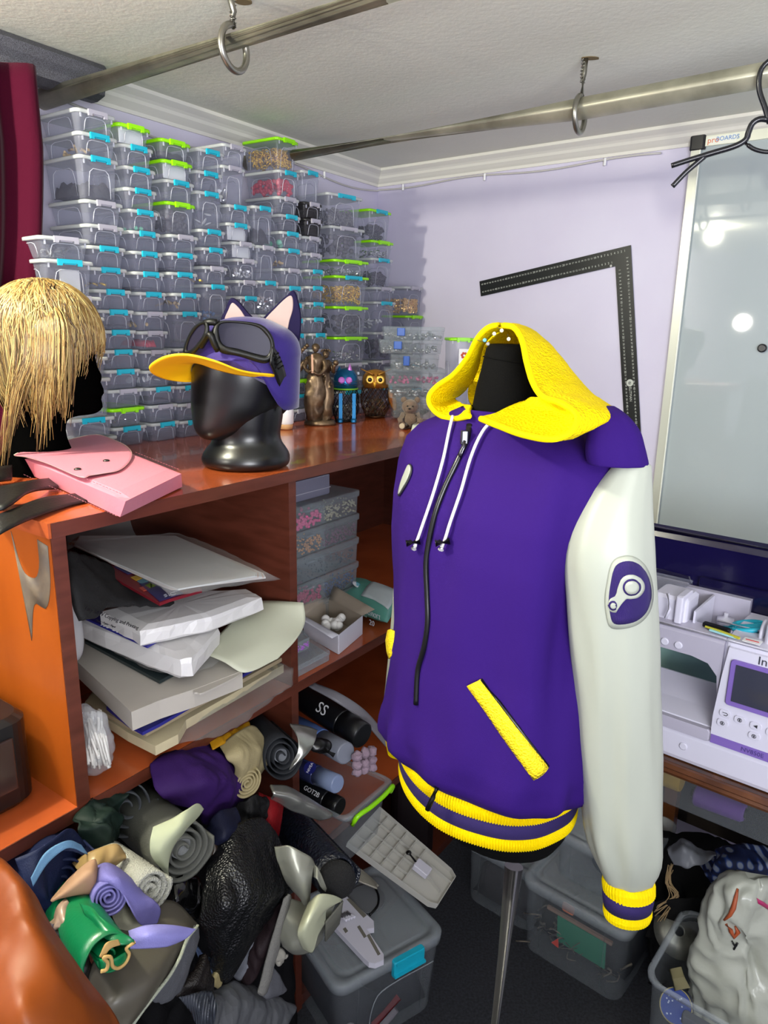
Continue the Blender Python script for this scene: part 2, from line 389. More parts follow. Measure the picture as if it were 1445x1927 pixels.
def clip_box(p, z0, z1, yaw, wd, dp, kind, label, group):
    h = z1 - z0
    t = thing('storage_box', label, 'storage box', (p.x, p.y, z0), yaw, group)
    bm_, lm_, cm_ = bodymesh(wd, dp, h - .002, kind == 'D'), lidmesh(wd, dp), clipmesh(wd * .46)
    def inst(nm, me, mt, loc):
        key = (me.name, mt.name)
        if key not in MESH:
            c = me.copy() if me.materials else me
            if c.materials: c.materials.clear()
            c.materials.append(mt); MESH[key] = c
            if 'lines_from' in me.keys():
                c.materials.append(m_line_p)
                for pi_ in range(me['lines_from'], len(c.polygons)): c.polygons[pi_].material_index = 1
        o = bpy.data.objects.new(nm, MESH[key]); COL.objects.link(o); o.parent = t; o.location = loc; return o
    inst('body', bm_, m_pdark if kind == 'D' else m_plas, (0, 0, 0))
    inst('lid', lm_, m_lidg if kind in 'LM' else m_lidd if kind == 'D' else m_lidc, (0, 0, h - .0015))
    inst('clip', cm_, {'T': m_teal, 'G': m_gclip, 'L': m_lidg, 'M': m_teal, 'D': m_gclip}[kind], (0, -.0015, h - .001))
    return t
YAWC = math.atan2(cu_.y, cu_.x)
TB = 0.46
P46 = L(0, TB, 1)
def T_(*a): return list(a)
COLS = [
 # name, width, depth, yaw offset, t shift, [(px,py,kind,content)]
 ('short front column beside the curtain', .104, .13, 6, -.05, [(123,446,'G','rings'),(130,489,'T','card'),(148,557,'G',''),(153,596,'T',''),(157,634,'T',''),(161,672,'G',''),(166,712,'G',''),(175,786,'T','')]),
 ('first tall column by the curtain', .092, .14, 0, 0, [(182,210,'G',''),(186,253,'T','corks'),(188,296,'T','blackf'),(198,379,'G',''),(201,424,'G','flat'),(204,464,'T',''),(207,504,'T','gold1'),(216,545,'T',''),(222,583,'T','flat'),(226,621,'T',''),(231,658,'T','ring'),(235,695,'T',''),(240,732,'G',''),(243,767,'L','specks'),(247,802,'T','')]),
 ('second tall column from the curtain', .084, .13, 0, 0, [(254,236,'L','white'),(260,275,'T',''),(265,316,'T',''),(268,356,'T',''),(272,396,'T','beads'),(276,436,'T',''),(280,474,'T',''),(283,512,'T','flat'),(288,550,'T',''),(290,587,'G','rope'),(291,623,'G','pink'),(297,659,'G',''),(300,696,'G','drops'),(306,728,'T','flat'),(310,761,'G',''),(314,794,'T','')]),
 ('third tall column from the curtain', .088, .13, 0, 0, [(332,265,'L','blackf'),(336,304,'L','white'),(340,341,'T',''),(342,382,'L','darkp'),(348,443,'G',''),(347,477,'T','flat'),(347,513,'T',''),(354,552,'T','corks'),(356,587,'T',''),(358,655,'G',''),(360,692,'G','white'),(361,725,'T',''),(363,758,'G',''),(366,790,'T','')]),
 ('fourth tall column from the curtain', .084, .13, 0, 0, [(399,283,'T',''),(396,324,'T',''),(397,362,'T','buttons'),(402,433,'T',''),(405,467,'T','flat'),(407,502,'G','gold1'),(409,536,'T','blue'),(411,605,'T',''),(412,640,'G','')]),
 ('fifth tall column from the curtain', .082, .13, 0, 0, [(444,274,'G',''),(441,314,'G','cones'),(451,387,'T',''),(452,421,'T','white'),(461,456,'G','white'),(466,488,'G','silver'),(468,528,'G',''),(471,558,'T',''),(472,592,'G','')]),
 ('sixth tall column from the curtain', .076, .12, 0, 0, [(498,389,'T','blackf'),(503,463,'G','reels'),(508,529,'T','silver'),(511,592,'G','')]),
 ('seventh tall column from the curtain', .086, .13, 0, 0, [(543,262,'L','gold'),(546,323,'T','redballs'),(545,372,'G',''),(548,405,'T',''),(550,437,'T','mint'),(552,469,'T','rope'),(552,506,'G',''),(554,539,'T',''),(556,571,'T',''),(558,600,'T',''),(560,628,'T',''),(563,657,'G',''),(565,686,'G',''),(566,714,'L','blackf'),(567,742,'T','')]),
 ('eighth tall column (black boxes)', .080, .12, 0, 0, [(588,323,'T',''),(591,382,'D',''),(593,413,'D',''),(590,446,'G',''),(592,477,'G',''),(597,508,'T',''),(597,539,'T','flat'),(598,569,'T',''),(599,598,'T',''),(602,627,'T',''),(603,657,'G','')]),
 ('wide column behind bronze figures', .148, .15, 6, -.01, [(652,367,'T','grey'),(656,428,'G','darkp'),(664,490,'L','shiny'),(665,520,'M','gold'),(664,577,'L','darkp'),(664,634,'L','shiny'),(664,683,'G','shiny')]),
 ('column right of wide one', .118, .13, 0, 0, [(718,396,'M','greyd'),(722,454,'L','shiny'),(722,487,'T','greyd'),(726,541,'G',''),(727,568,'T','white_st'),(727,625,'G','darkp'),(727,678,'G','')]),
 ('last short column before the corner', .120, .11, 0, .02, [(781,540,'G','brass'),(783,594,'L',''),(783,640,'G','')]),
]
m_red = M('red_bead', 'c8002e', 0.15, coat=.5); m_gold = M('gold_metal', 'f0c33a', 0.3, .6); m_brass = M('brass_bits', 'ecc070', 0.35, .5)
m_silv = M('silver_bits', 'c8c8cc', 0.25, .9); m_black = M('black_cloth', '0c0c0e', 0.85, bump=(300, .4)); m_white = M('white_paper', 'e6e6ea', 0.6)
m_cork = M('cork', 'd9b77a', 0.7); m_grey = M('grey_rings', '6d6c70', 0.5); m_greyd = M('dark_rings', '3c3b42', 0.5); m_pink = M('pink_foam', 'd8455a', 0.6)
m_mint = M('mint_bead', '7fd9b4', 0.3); m_blue = M('blue_bits', '5a7fb0', 0.4)
FILL = {'corks': (m_cork, 'wooden_piece', 8, .010, .5, 'stick'), 'redballs': (m_red, 'red_bead', 130, .0062, .62, 'ball'), 'gold': (m_gold, 'gold_fitting', 260, .0065, .62, 'curl'),
 'brass': (m_brass, 'brass_fitting', 330, .0048, .55, 'bit'), 'silver': (m_silv, 'silver_fitting', 90, .005, .5, 'bit'), 'shiny': (m_silv, 'metal_stud', 90, .005, .4, 'disc'),
 'grey': (m_grey, 'rubber_ring', 170, .0065, .5, 'ring'), 'greyd': (m_greyd, 'rubber_ring', 90, .008, .45, 'ring'), 'darkp': (m_greyd, 'dark_bead', 60, .008, .7, 'ball'),
 'cones': (m_silv, 'silver_cone', 9, .014, .5, 'cone'), 'mint': (m_mint, 'mint_bead', 5, .0085, .4, 'ball'), 'beads': (m_mint, 'glass_bead', 5, .005, .2, 'ball'),
 'white_st': (m_white, 'white_stick', 16, .012, .4, 'stick'), 'drops': (m_white, 'white_oval', 9, .008, .35, 'disc'), 'buttons': (m_white, 'round_button', 4, .009, .5, 'disc'), 'rings': (m_grey, 'clear_ring', 14, .009, .5, 'ring'),
 'gold1': (m_gold, 'gold_strip', 3, .01, .2, 'stick'), 'rope': (m_cork, 'rope_piece', 4, .012, .3, 'stick'), 'ring': (m_grey, 'rubber_ring', 4, .010, .4, 'ring'), 'reels': (m_silv, 'silver_reel', 2, .014, .3, 'ring'),
 'specks': (m_silv, 'small_stud', 30, .002, .3, 'bit'), 'blue': (m_blue, 'blue_bead', 25, .004, .25, 'ball')}
CATS = {'ball': 'beads', 'curl': 'fittings', 'bit': 'fittings', 'disc': 'studs', 'ring': 'rings', 'cone': 'cones', 'stick': 'craft pieces'}
def fill_box(p, z0, h, yaw, wd, dp, content, where):
    m4 = Matrix.Translation(V((p.x, p.y, z0 + .002))) @ Matrix.Rotation(yaw, 4, 'Z') @ Matrix.Translation(V((0, dp / 2, 0)))
    iw, idp = wd * .76, dp * .80; rg = random.Random(len(where) * 7 + int(z0 * 1000)); mb = MB()
    if content in ('white', 'card'):
        mb.box((0, -idp * .46 if content == 'white' else 0, h * .4), (iw * .9, .002, h * .72), m4)
        if content == 'card': mb = MB(); mb.box((iw * .18, -idp * .3, h * .42), (iw * .5, .004, h * .6), m4)
        return solo('white_card', mb, m_white, 'white card standing inside the ' + where, 'card')
    if content in ('blackf', 'pink', 'flat'):
        g = []; hh = {'blackf': .5, 'pink': .5, 'flat': .14}[content] * h; ww = iw if content != 'pink' else iw * .4
        n = 12
        g = [[V((ww * (j / n - .5) * (1 - .1 * (i in (0, n))), idp * (i / n - .5), 0.004 + hh * (.55 + .45 * noise.noise(V((i * .5 + z0 * 9, j * .5, 3)))) * (1 if 0 < i < n and 0 < j < n else .1))) for j in range(n + 1)] for i in range(n + 1)]
        mb.sheet(g, .002, m4)
        mt, nm, c = {'blackf': (m_black, 'black_cloth', 'black cloth'), 'pink': (m_pink, 'pink_foam', 'pink foam piece'), 'flat': (M('slate_cloth', '4c4a5a', .7), 'slate_fabric', 'slate grey fabric scrap')}[content]
        return solo(nm, mb, mt, c + ' inside the ' + where, 'fabric scrap')
    mt, nm, n, r, fh, sh = FILL[content]
    for i in range(n):
        lay = (i / n); x = (rg.random() - .5) * (iw - 2 * r); y = (rg.random() - .5) * (idp - 2 * r); z = r + (h * fh - r) * (rg.random() ** .8)
        if n > 30: # crowd the faces that show
            if rg.random() < .5: y = -(idp / 2 - r) * (0.98)
            elif rg.random() < .5: x = -(iw / 2 - r) * .98
        a = Matrix.Translation(V((x, y, z))) @ Matrix.Rotation(rg.random() * 6, 4, 'Z') @ Matrix.Rotation(rg.random() * 3, 4, 'X')
        if sh == 'ball': mb.ball((0, 0, 0), r, 8, 5, mat=m4 @ a)
        elif sh in ('ring', 'curl'):
            rr_ = r; mb.tube([V((rr_ * math.cos(q * pi / 4), rr_ * math.sin(q * pi / 4), 0)) for q in range(8 if sh == 'ring' else 6)], r * .28, 5, mat=m4 @ a, closed=(sh == 'ring'))
        elif sh == 'disc': mb.lathe([(r * .9, 0), (r, r * .15), (r * .5, r * .3)], 9, m4 @ a)
        elif sh == 'bit': mb.box((0, 0, 0), (r * 1.6, r, r * .8), m4 @ a)
        elif sh == 'cone': mb.lathe([(r * .7, -r), (r * .5, 0), (r * .1, r * 1.2)], 9, m4 @ a)
        elif sh == 'stick':
            a = Matrix.Translation(V((x * .7, y * .8, z))) @ Matrix.Rotation(rg.random() * 6, 4, 'Z') @ Matrix.Rotation(rg.random() * .5, 4, 'Y')
            mb.tube([V((-r, 0, 0)), V((0, 0, r * .15)), V((r, 0, 0))], r * .28, 6, mat=m4 @ a)
    return solo(nm, mb, mt, nm.replace('_', ' ') + ' pieces inside the ' + where, CATS[sh], kind='stuff')
ndict = {}
for cn, wd, dp, yo, ts, items in COLS:
    pl = P46 + cb_ * ts
    zs = []; ps = []
    for it in items:
        q = PP(it[0], it[1], pl, cb_); zs.append(q.z); ps.append(q)
    while zs[-1] - ZT > .066:            # the boxes hidden lower down carry the ones in view
        qq = ps[-1] + cu_ * .002; zs.append(zs[-1] - .042); items = items + [(0, 0, 'T' if len(zs) % 2 else 'G', '')]; ps.append(V((qq.x, qq.y, zs[-1])))
    zs.append(ZT)
    for i, (px, py, k, c) in enumerate(items):
        q = ps[i]; yaw = YAWC - math.radians(yo) + math.radians(R.uniform(-1, 1))
        h = zs[i] - zs[i + 1]; sc = 'clear' if k != 'D' else 'smoky black'
        tall = 'tall ' if h > .058 and k != 'D' else ''
        where_ = ('top box of' if i == 0 else 'bottom box of' if i == len(items) - 1 else ordn(i) + ' box down in')
        lab = f"{tall}{sc} box with {KN[k]}, {'topmost' if i == 0 else 'lowest' if i == len(items) - 1 else ordn(i) + ' down'} in {cn}"
        clip_box(V((q.x, q.y, 0)), zs[i + 1] + .0005, zs[i], yaw, wd, dp, k, lab, 'clip-lid storage boxes stacked on the cabinet')
        if c: fill_box(V((q.x, q.y, 0)), zs[i + 1], h, yaw, wd, dp, c, f"{where_} {cn}")
# ---------------------------------------------------------------- dress form and jacket
from mathutils.bvhtree import BVHTree
def bvh_of(mb): return BVHTree.FromPolygons([tuple(p) for p in mb.v], mb.f)
def hit(px, py, bv, off=0.0015, fallback=None):
    d = ray(px, py).normalized(); r = bv.ray_cast(EYE, d)
    if r[0] is None:
        r2 = bv.find_nearest(EYE + d * 1.15); return V(r2[0]) + V(r2[1]).normalized() * off
    n = V(r[1]); n = n if n.dot(d) < 0 else -n
    return V(r[0]) + n * off
def decal(outline, bv, off=0.0015, th=0.001, k=5, center=None, n=40, spline=True):
    o = closed_spline([(x, y, 0) for x, y in outline], n) if spline else [V((x, y, 0)) for x, y in outline]
    c = center or (sum(p.x for p in o) / len(o), sum(p.y for p in o) / len(o)); mb = MB(); rings = []
    for i in range(k, 0, -1):
        f = i / k; rings.append([hit(c[0] + (p.x - c[0]) * f, c[1] + (p.y - c[1]) * f, bv, off) for p in o])
    edge = [hit(p.x, p.y, bv, off - th) for p in o]
    rings = [edge] + rings; mb.loft(rings, caps=(False, False)); s0 = len(mb.v); mb.v.append(hit(c[0], c[1], bv, off)); m_ = len(o); b0 = s0 - m_
    for j in range(m_): mb.f.append([b0 + j, b0 + (j + 1) % m_, s0]); mb.sm.append(True)
    return mb
SH = V((.178, 1.075, 0)); e1 = V((.59, -.81, 0)).normalized()
MM = axes(SH, e1, (e1.cross(V((0, 0, -1)))), V((0, 0, 1)))       # x: the wearer's left, -y: front
if (MM.to_3x3() @ V((0, -1, 0))).y > 0: MM = axes(SH, e1, -(e1.cross(V((0, 0, -1)))), V((0, 0, 1)))
m_form = M('black_jersey', '070707', 0.9, bump=(500, .3), spec=.1)
m_pur = M('purple_fleece', '290d5e', 0.85, bump=(900, .25), spec=.15)
m_purd = M('purple_knit', '1c0a4a', 0.85, bump=(800, .3))
m_yel = M('yellow_rib', 'f4e400', 0.6, bump=(330, 1.0, 'waveX'), sheen=.1)
m_wht = M('white_leatherette', '9ca094', 0.42, bump=(6, .05))
m_chrome = M('chrome', '9a9a9c', 0.3, .9)
m_blackp = M('black_plastic', '0d0d0e', 0.3)
TAB = [(.911, .160, .125, .125, 1.0), (.915, .182, .140, .135, 1.05), (.935, .196, .152, .15, 1.06), (.97, .200, .153, .15, 1.06), (1.04, .194, .142, .145, 1.05), (1.12, .189, .133, .14, 1.05),
       (1.20, .189, .133, .14, 1.05), (1.28, .193, .137, .14, 1.08), (1.34, .198, .130, .135, 1.12), (1.39, .201, .112, .12, 1.15), (1.425, .195, .096, .105, 1.1), (1.447, .175, .080, .09, 1.0), (1.463, .130, .070, .08, .95), (1.475, .090, .066, .07, .9), (1.482, .066, .062, .06, 1)]
def tab(z):
    i = 0
    while i < len(TAB) - 2 and TAB[i + 1][0] < z: i += 1
    a, b = TAB[i], TAB[i + 1]; s = max(0, min(1, (z - a[0]) / (b[0] - a[0]))); return [a[k] + (b[k] - a[k]) * s for k in range(1, 5)]
def surf(phi, z, off=0):
    a, cf, cb_k, e = tab(z); c_, s_ = math.cos(phi), math.sin(phi)
    g = math.exp(-((z - .945) / .035) ** 2) * .007 * math.sin(phi * 13 + 1.5 * math.sin(phi * 3))
    g += .007 * noise.noise(V((c_ * 2.2, s_ * 2.2, z * 6))) + .008 * noise.noise(V((c_ * 1.3, s_ * 1.3, z * 3 + 5)))
    g += .004 * math.exp(-((z - 1.0) / .06) ** 2) * noise.noise(V((c_ * 7, s_ * 7, z * 4))) + .0035 * noise.noise(V((c_ * 4.5 + z * 2, s_ * 4.5, z * 3 + 11))) - .022 * math.exp(-((phi % (2 * pi) - 5.95) / .16) ** 2) * math.exp(-((z - 1.20) / .14) ** 2) - .005 * math.exp(-((phi % (2 * pi) - 5.35) / .10) ** 2) * math.exp(-((z - 1.06) / .10) ** 2)
    x = math.copysign(abs(c_) ** (1 / e), c_) * (a + g + off); y = math.copysign(abs(s_) ** (1 / e), s_) * ((cb_k if s_ > 0 else cf) + g + off)
    return MM @ V((x, y, z))
NZ, NP = 60, 96
zsj = [.905 + (1.482 - .905) * i / NZ for i in range(NZ + 1)]
body = MB(); outer = [[surf(2 * pi * j / NP - pi / 2 + .001, z) for j in range(NP)] for z in zsj]
body.loft(outer, caps=(False, False))
bv_body = BVHTree.FromPolygons([tuple(p) for p in body.v], list(body.f))
inner = [[MM @ ((MM.inverted() @ p) * 1.0 + V((0, 0, 0))) for p in r] for r in outer]
inn = [[surf(2 * pi * j / NP - pi / 2 + .001, z, -.004) for j in range(NP)] for z in zsj]
body.loft(inn[::-1], caps=(False, False))
jk = thing('varsity_jacket', 'purple zip-up varsity jacket with yellow knit hood and white sleeves on the dress form', 'jacket', mat4=MM.copy())
part(jk, 'body', body, m_pur, True)
# dress form
df = thing('dress_form', 'black padded dress form on a chrome pole, wearing the purple jacket', 'mannequin', mat4=MM.copy())
fm = MB(); rings = []
for z, a, c in ((.776, .05, .04), (.779, .085, .07), (.792, .115, .092), (.815, .128, .100), (.86, .132, .104), (.92, .140, .108), (1.05, .14, .105), (1.15, .15, .11), (1.25, .165, .115), (1.34, .165, .10), (1.40, .14, .085), (1.43, .10, .068), (1.455, .063, .058), (1.48, .052, .052), (1.51, .047, .048), (1.535, .041, .043), (1.557, .037, .038), (1.568, .035, .036), (1.574, .030, .030)):
    kk = max(0, min(1, (1.35 - z) / .5)); rings.append([V((a * math.cos(2 * pi * j / 40) + .016 * kk, c * math.sin(2 * pi * j / 40) + .014 * kk, z)) for j in range(40)])
fm.loft(rings); part(df, 'torso', fm, m_form)
part(df, 'neck_seam', MB().tube([V((.0385 * math.cos(t), .040 * math.sin(t), 1.550 - .006 * math.cos(t * 1 - 1))) for t in [2 * pi * i / 30 for i in range(30)]], .0008, 4, closed=True), m_form)
part(df, 'pole', MB().tube([PY(967, 1630, 1.10), PZ(885, 2300, .02)], .0165, 20), m_chrome, True)
pq_ = PZ(885, 2300, 0); bs = MB().lathe([(.16, .0), (.16, .006), (.03, .03), (.02, .06)], 32, Matrix.Translation(pq_)); part(df, 'base', bs, m_blackp, True)
# hem band: rib, plain, rib
def band(z0, z1, bulge, mat, nm, amp=0.0, a0=.160, c0=.126, ribs=0):
    mb = MB(); rg = []
    n = 440 if ribs else 96
    for i in range(7):
        f = i / 6; z = z0 + (z1 - z0) * f; rr_ = []
        for j in range(n):
            ph = 2 * pi * j / n; cc, ss = math.cos(ph), math.sin(ph)
            k = bulge * math.sin(pi * f) + (.0013 * math.cos(pi * j) if ribs else 0) ; g = .003 * noise.noise(V((cc * 2.5, ss * 2.5, 2)))
            lift = .010 * (-ss) * -1 * .5
            rr_.append(V(((a0 + k + g) * cc, (c0 + k + g) * ss, z + amp * math.sin(ph * 9) * f + lift)))
        rg.append(rr_)
    inn_ = [[V((p.x * .985, p.y * .985, p.z)) for p in r] for r in rg][::-1]
    mb.loft(rg + inn_ + [rg[0]], caps=(False, False), smooth=not ribs); return part(jk, nm, mb, mat)
m_yrib = M('yellow_rib_real', 'e6cb00', 0.65, bump=(600, .5), spec=.1)
band(.893, .918, .003, m_yrib, 'hem_rib', a0=.163, c0=.131, ribs=1)
band(.868, .894, .003, m_purd, 'hem_stripe', a0=.162, c0=.130)
band(.846, .869, .003, m_yrib, 'hem_rib', a0=.160, c0=.128, ribs=1)
# sleeves from outline measurements
def sleeve(rows, ratio, fw, nm='sleeve', n=40, folds=True):
    mb = MB(); rg = []
    keys = [V((yc, xl, xr)) for yc, xl, xr, y in rows]; ys = [r[3] for r in rows]
    K = catmull([(k.x, k.y, k.z) for k in keys], 40); D = catmull([(k.x, d * 1000, 0) for k, d in zip(keys, ys)], 40)
    for i in range(40):
        yc, xl, xr = K[i]; dY = D[i].y / 1000
        pl, pr = PY(xl, yc, dY), PY(xr, yc, dY); z = (pl.z + pr.z) / 2; c = (pl + pr) / 2; c.z = z; h = (pr.x - pl.x) / 2
        ring = []
        for j in range(n):
            ph = 2 * pi * j / n; k = 1 + (.07 * noise.noise(V((math.cos(ph) * 1.5, math.sin(ph) * 1.5, z * 5))) + .05 * noise.noise(V((math.cos(ph) * 3.2, math.sin(ph) * 3.2, z * 8))) - .10 * math.exp(-((ph - 4.35 - .5 * (z - 1.1)) / .22) ** 2) * min(1, max(0, (1.36 - z) / .2)) + .07 * math.sin(ph * 7) * math.exp(-((z - .865) / .05) ** 2)) * (1 if folds else 0)
            ring.append(V((c.x + h * math.cos(ph) * k, c.y + h * ratio * math.sin(ph) * k, z)))
        rg.append(ring)
    mb.loft(rg, caps=(True, True)); return mb
rowsL = [(864, 1170, 1212, .899), (868, 1164, 1222, .899), (895, 1141, 1224, .900), (950, 1100, 1226, .90), (1035, 1064, 1233, .90), (1150, 1068, 1238, .905), (1300, 1083, 1243, .91), (1450, 1090, 1245, .92), (1560, 1100, 1244, .92), (1615, 1116, 1241, .92), (1650, 1134, 1228, .92), (1665, 1140, 1222, .92)]
sl = sleeve(rowsL, .80, None); bv_sl = bvh_of(sl); part(jk, 'sleeve', sl, m_wht, True)
rowsR = [(800, 776, 812, 1.27), (850, 765, 830, 1.27), (950, 753, 850, 1.27), (1100, 742, 850, 1.275), (1250, 727, 840, 1.28), (1350, 721, 825, 1.28), (1385, 726, 812, 1.28)]
part(jk, 'sleeve', sleeve(rowsR, .7, None), m_wht, True)
def cuff(rows, ratio, mat, nm, ribs=True):
    mb = MB(); rg = []; n = 90
    for yc, xl, xr, dY in rows:
        pl, pr = PY(xl, yc, dY), PY(xr, yc, dY); c = (pl + pr) / 2; h = (pr.x - pl.x) / 2
        rg.append([V((c.x + h * math.cos(2 * pi * j / n) * (1 + (.024 * (j % 2) if ribs else 0)), c.y + h * ratio * math.sin(2 * pi * j / n) * (1 + (.024 * (j % 2) if ribs else 0)), c.z + (pr.z - pl.z) * .5 * math.cos(2 * pi * j / n))) for j in range(n)])
    mb.loft(rg, caps=(True, True), smooth=not ribs); return part(jk, nm, mb, mat, True)
cuff([(1652, 1136, 1228, .92), (1662, 1134, 1231, .92), (1678, 1136, 1231, .92)], .8, m_yrib, 'cuff_rib')
cuff([(1676, 1134, 1227, .92), (1690, 1134, 1229, .92), (1704, 1136, 1226, .92)], .8, m_purd, 'cuff_stripe', False)
cuff([(1702, 1137, 1225, .92), (1716, 1136, 1225, .92), (1724, 1138, 1222, .92)], .8, m_yrib, 'cuff_rib')
cuff([(1385, 724, 790, 1.28), (1396, 726, 785, 1.28), (1418, 730, 780, 1.28)], .8, m_yrib, 'cuff_rib')
# purple shoulder cap over the near sleeve
sc_ = MB().drape([[(1150, 768, .935), (1180, 792, .93), (1204, 830, .925), (1219, 868, .92)], [(1120, 800, .905), (1160, 806, .885), (1195, 838, .868), (1220, 872, .90)], [(1085, 850, .90), (1130, 850, .872), (1175, 858, .850), (1217, 876, .862)], [(1080, 900, .895), (1110, 885, .868), (1150, 868, .850), (1168, 866, .846)]], 20, 14, .004)
gr = [[(1140, 762, .96), (1172, 784, .96), (1202, 828, .96), (1219, 872, .955)], [(1125, 790, .905), (1165, 800, .89), (1198, 838, .88), (1220, 874, .90)], [(1110, 830, .875), (1145, 832, .852), (1180, 850, .842), (1216, 875, .862)], [(1085, 905, .872), (1115, 890, .850), (1150, 872, .838), (1182, 866, .84)]]
sc_ = sleeve([(764, 1135, 1156, .93), (771, 1124, 1168, .92), (786, 1114, 1186, .91), (810, 1106, 1203, .905), (840, 1102, 1211, .90), (858, 1102, 1215, .90), (868, 1104, 1217, .90), (874, 1106, 1217, .90)], .66, None); part(jk, 'shoulder_panel', sc_, m_pur, True)
# zip
zp = [(884, 800), (880, 828), (862, 868), (838, 918), (822, 960), (810, 1010), (803, 1060), (805, 1120), (806, 1170), (800, 1215), (788, 1260), (784, 1325)]
zc = [hit(x, y, bv_body, .0015) for x, y in zp]
part(jk, 'zipper', MB().tube(catmull(zc, 60), .0042, 8), m_blackp, True)
zb = [hit(x, y, bv_body, .003) for x, y in ((818, 1466), (822, 1478))]
part(jk, 'zipper', MB().tube([PY(822, 1482, .955), PY(815, 1500, .955), PY(804, 1524, .955)], .004, 8), m_blackp, True)
zh = hit(879, 828, bv_body, .007); pull = MB()
pull.rbox((0, 0, 0), (.012, .008, .020), .003, Matrix.Translation(zh)); pull.tube([zh + V((0, -.005, -.004)), zh + V((-.004, -.009, -.018)), zh + V((-.007, -.007, -.030))], [.002, .0035, .004], 8)
part(jk, 'zipper_pull', pull, M('gunmetal', '55555a', .25, 1), True)
# open collar front edges, dark lining between
# drawstrings
m_str = M('white_cord', 'e2e2de', 0.7, bump=(900, .8))
for pts, sx, tip in ((((857, 786), (850, 815), (838, 868), (820, 930), (800, 990), (791, 1016)), 788, (786, 1032)), (((934, 790), (912, 815), (892, 860), (873, 925), (852, 985), (843, 1014)), 842, (836, 1034))):
    w_ = [hit(x, y, bv_body, .006) for x, y in pts]; w_.append(hit(tip[0], tip[1], bv_body, .007))
    sg = part(jk, 'drawstring', MB().tube(catmull(w_, 40), .0023, 7), m_str, True)
    q = hit(sx, 1021, bv_body, .010); st = MB(); st.tube([q + V((-.010, 0, -.001)), q + V((.010, 0, .003))], .0052, 10); st.tube([q + V((-.007, -.003, 0)), q + V((-.004, -.008, .004))], .0035, 8)
    o = part(jk, 'cord_stopper', st, m_blackp, True)
    part(jk, 'cord_end', MB().tube([hit(tip[0] + 3, tip[1] - 6, bv_body, .008), hit(tip[0], tip[1], bv_body, .007)], [.003, .0045], 7), m_str, True)
# pocket welts
def welt(c4, n=18):
    a, b, c, d = [V((x, y, 0)) for x, y in c4]; g = []
    for i in range(n + 1):
        f = i / n; p, q = a.lerp(d, f), b.lerp(c, f); row = []
        for j in range(5):
            r = p.lerp(q, j / 4); row.append(hit(r.x, r.y, bv_body, .002 + .003 * math.sin(pi * j / 4)))
        g.append(row)
    return MB().sheet(g, .003)
m_ypk = M('yellow_knit_fine', 'e6cb00', 0.65, bump=(330, 1.0, 'voronoi'))
part(jk, 'pocket_shadow', MB().tube([hit(x, y, bv_body, .001) for x, y in ((905, 1278), (940, 1321), (975, 1368), (1005, 1409), (1030, 1442))], .0028, 8), m_blackp, True)  # black line laid in for the shadow along the welt
part(jk, 'pocket_welt', welt(((880, 1290), (905, 1277), (1030, 1443), (1003, 1466))), m_ypk, True)
part(jk, 'pocket_welt', MB().sheet([[PY(x, y, Y) for x, y, Y in r] for r in (((731, 1186, 1.12), (736, 1184, 1.10), (741, 1188, 1.085)), ((727, 1205, 1.12), (734, 1205, 1.10), (743, 1205, 1.085)), ((729, 1225, 1.12), (735, 1226, 1.10), (743, 1222, 1.085)), ((733, 1240, 1.12), (735, 1238, 1.10), (738, 1234, 1.085)))], .004), m_ypk, True)
# chest patch on the far edge
part(jk, 'chest_patch', decal([(770, 876), (776, 876), (777, 888), (771, 905), (762, 921), (753, 934), (752, 926), (758, 905)], bv_body, .003, n=30), M('patch_edge', '1a1a1c', .6), True)
part(jk, 'chest_patch', decal([(770, 878), (775, 878), (775, 888), (769, 904), (761, 918), (754, 930), (754, 924), (759, 905)], bv_body, .0042, n=30), m_wht, True)
# sleeve emblem
m_emb = M('purple_embroidery', '2a1068', 0.7, bump=(400, .8, 'waveY')); m_line = M('patch_outline', '8a8f84', 0.5)
def circ(cx, cy, r, n=28, ry=None): return [(cx + r * math.cos(2 * pi * i / n), cy + (ry or r) * math.sin(2 * pi * i / n)) for i in range(n)]
blob = [(1150, 1062), (1165, 1048), (1188, 1046), (1208, 1058), (1222, 1082), (1228, 1112), (1225, 1140), (1214, 1162), (1194, 1177), (1168, 1183), (1148, 1180), (1141, 1160), (1138, 1130), (1142, 1095)]
def scal(o, k, c=(1184, 1114)): return [(c[0] + (x - c[0]) * k, c[1] + (y - c[1]) * k) for x, y in o]
part(jk, 'emblem_outline', decal(blob, bv_sl, .0016, n=48), m_line, True)
part(jk, 'emblem_backing', decal(scal(blob, .975), bv_sl, .0022, n=48), m_wht, True)
part(jk, 'emblem_disc', decal(scal(blob, .86), bv_sl, .0030, n=48), m_emb, True)
part(jk, 'emblem_mark', decal([(1184, 1080), (1198, 1084), (1208, 1096), (1208, 1110), (1198, 1122), (1186, 1125), (1176, 1126), (1164, 1142), (1158, 1150), (1147, 1148), (1143, 1138), (1146, 1126), (1158, 1118), (1162, 1104), (1170, 1086)], bv_sl, .0038, n=60, center=(1180, 1108)), m_wht, True)
for cx, cy, r, q in ((1186, 1103, 15.5, 'a'), (1152, 1137, 9, 'b')):
    part(jk, 'emblem_ring', decal(circ(cx, cy, r), bv_sl, .0046, n=28, k=2), m_emb, True)
    part(jk, 'emblem_mark', decal(circ(cx, cy, r - 3.5), bv_sl, .0054, n=28, k=2), m_wht, True)
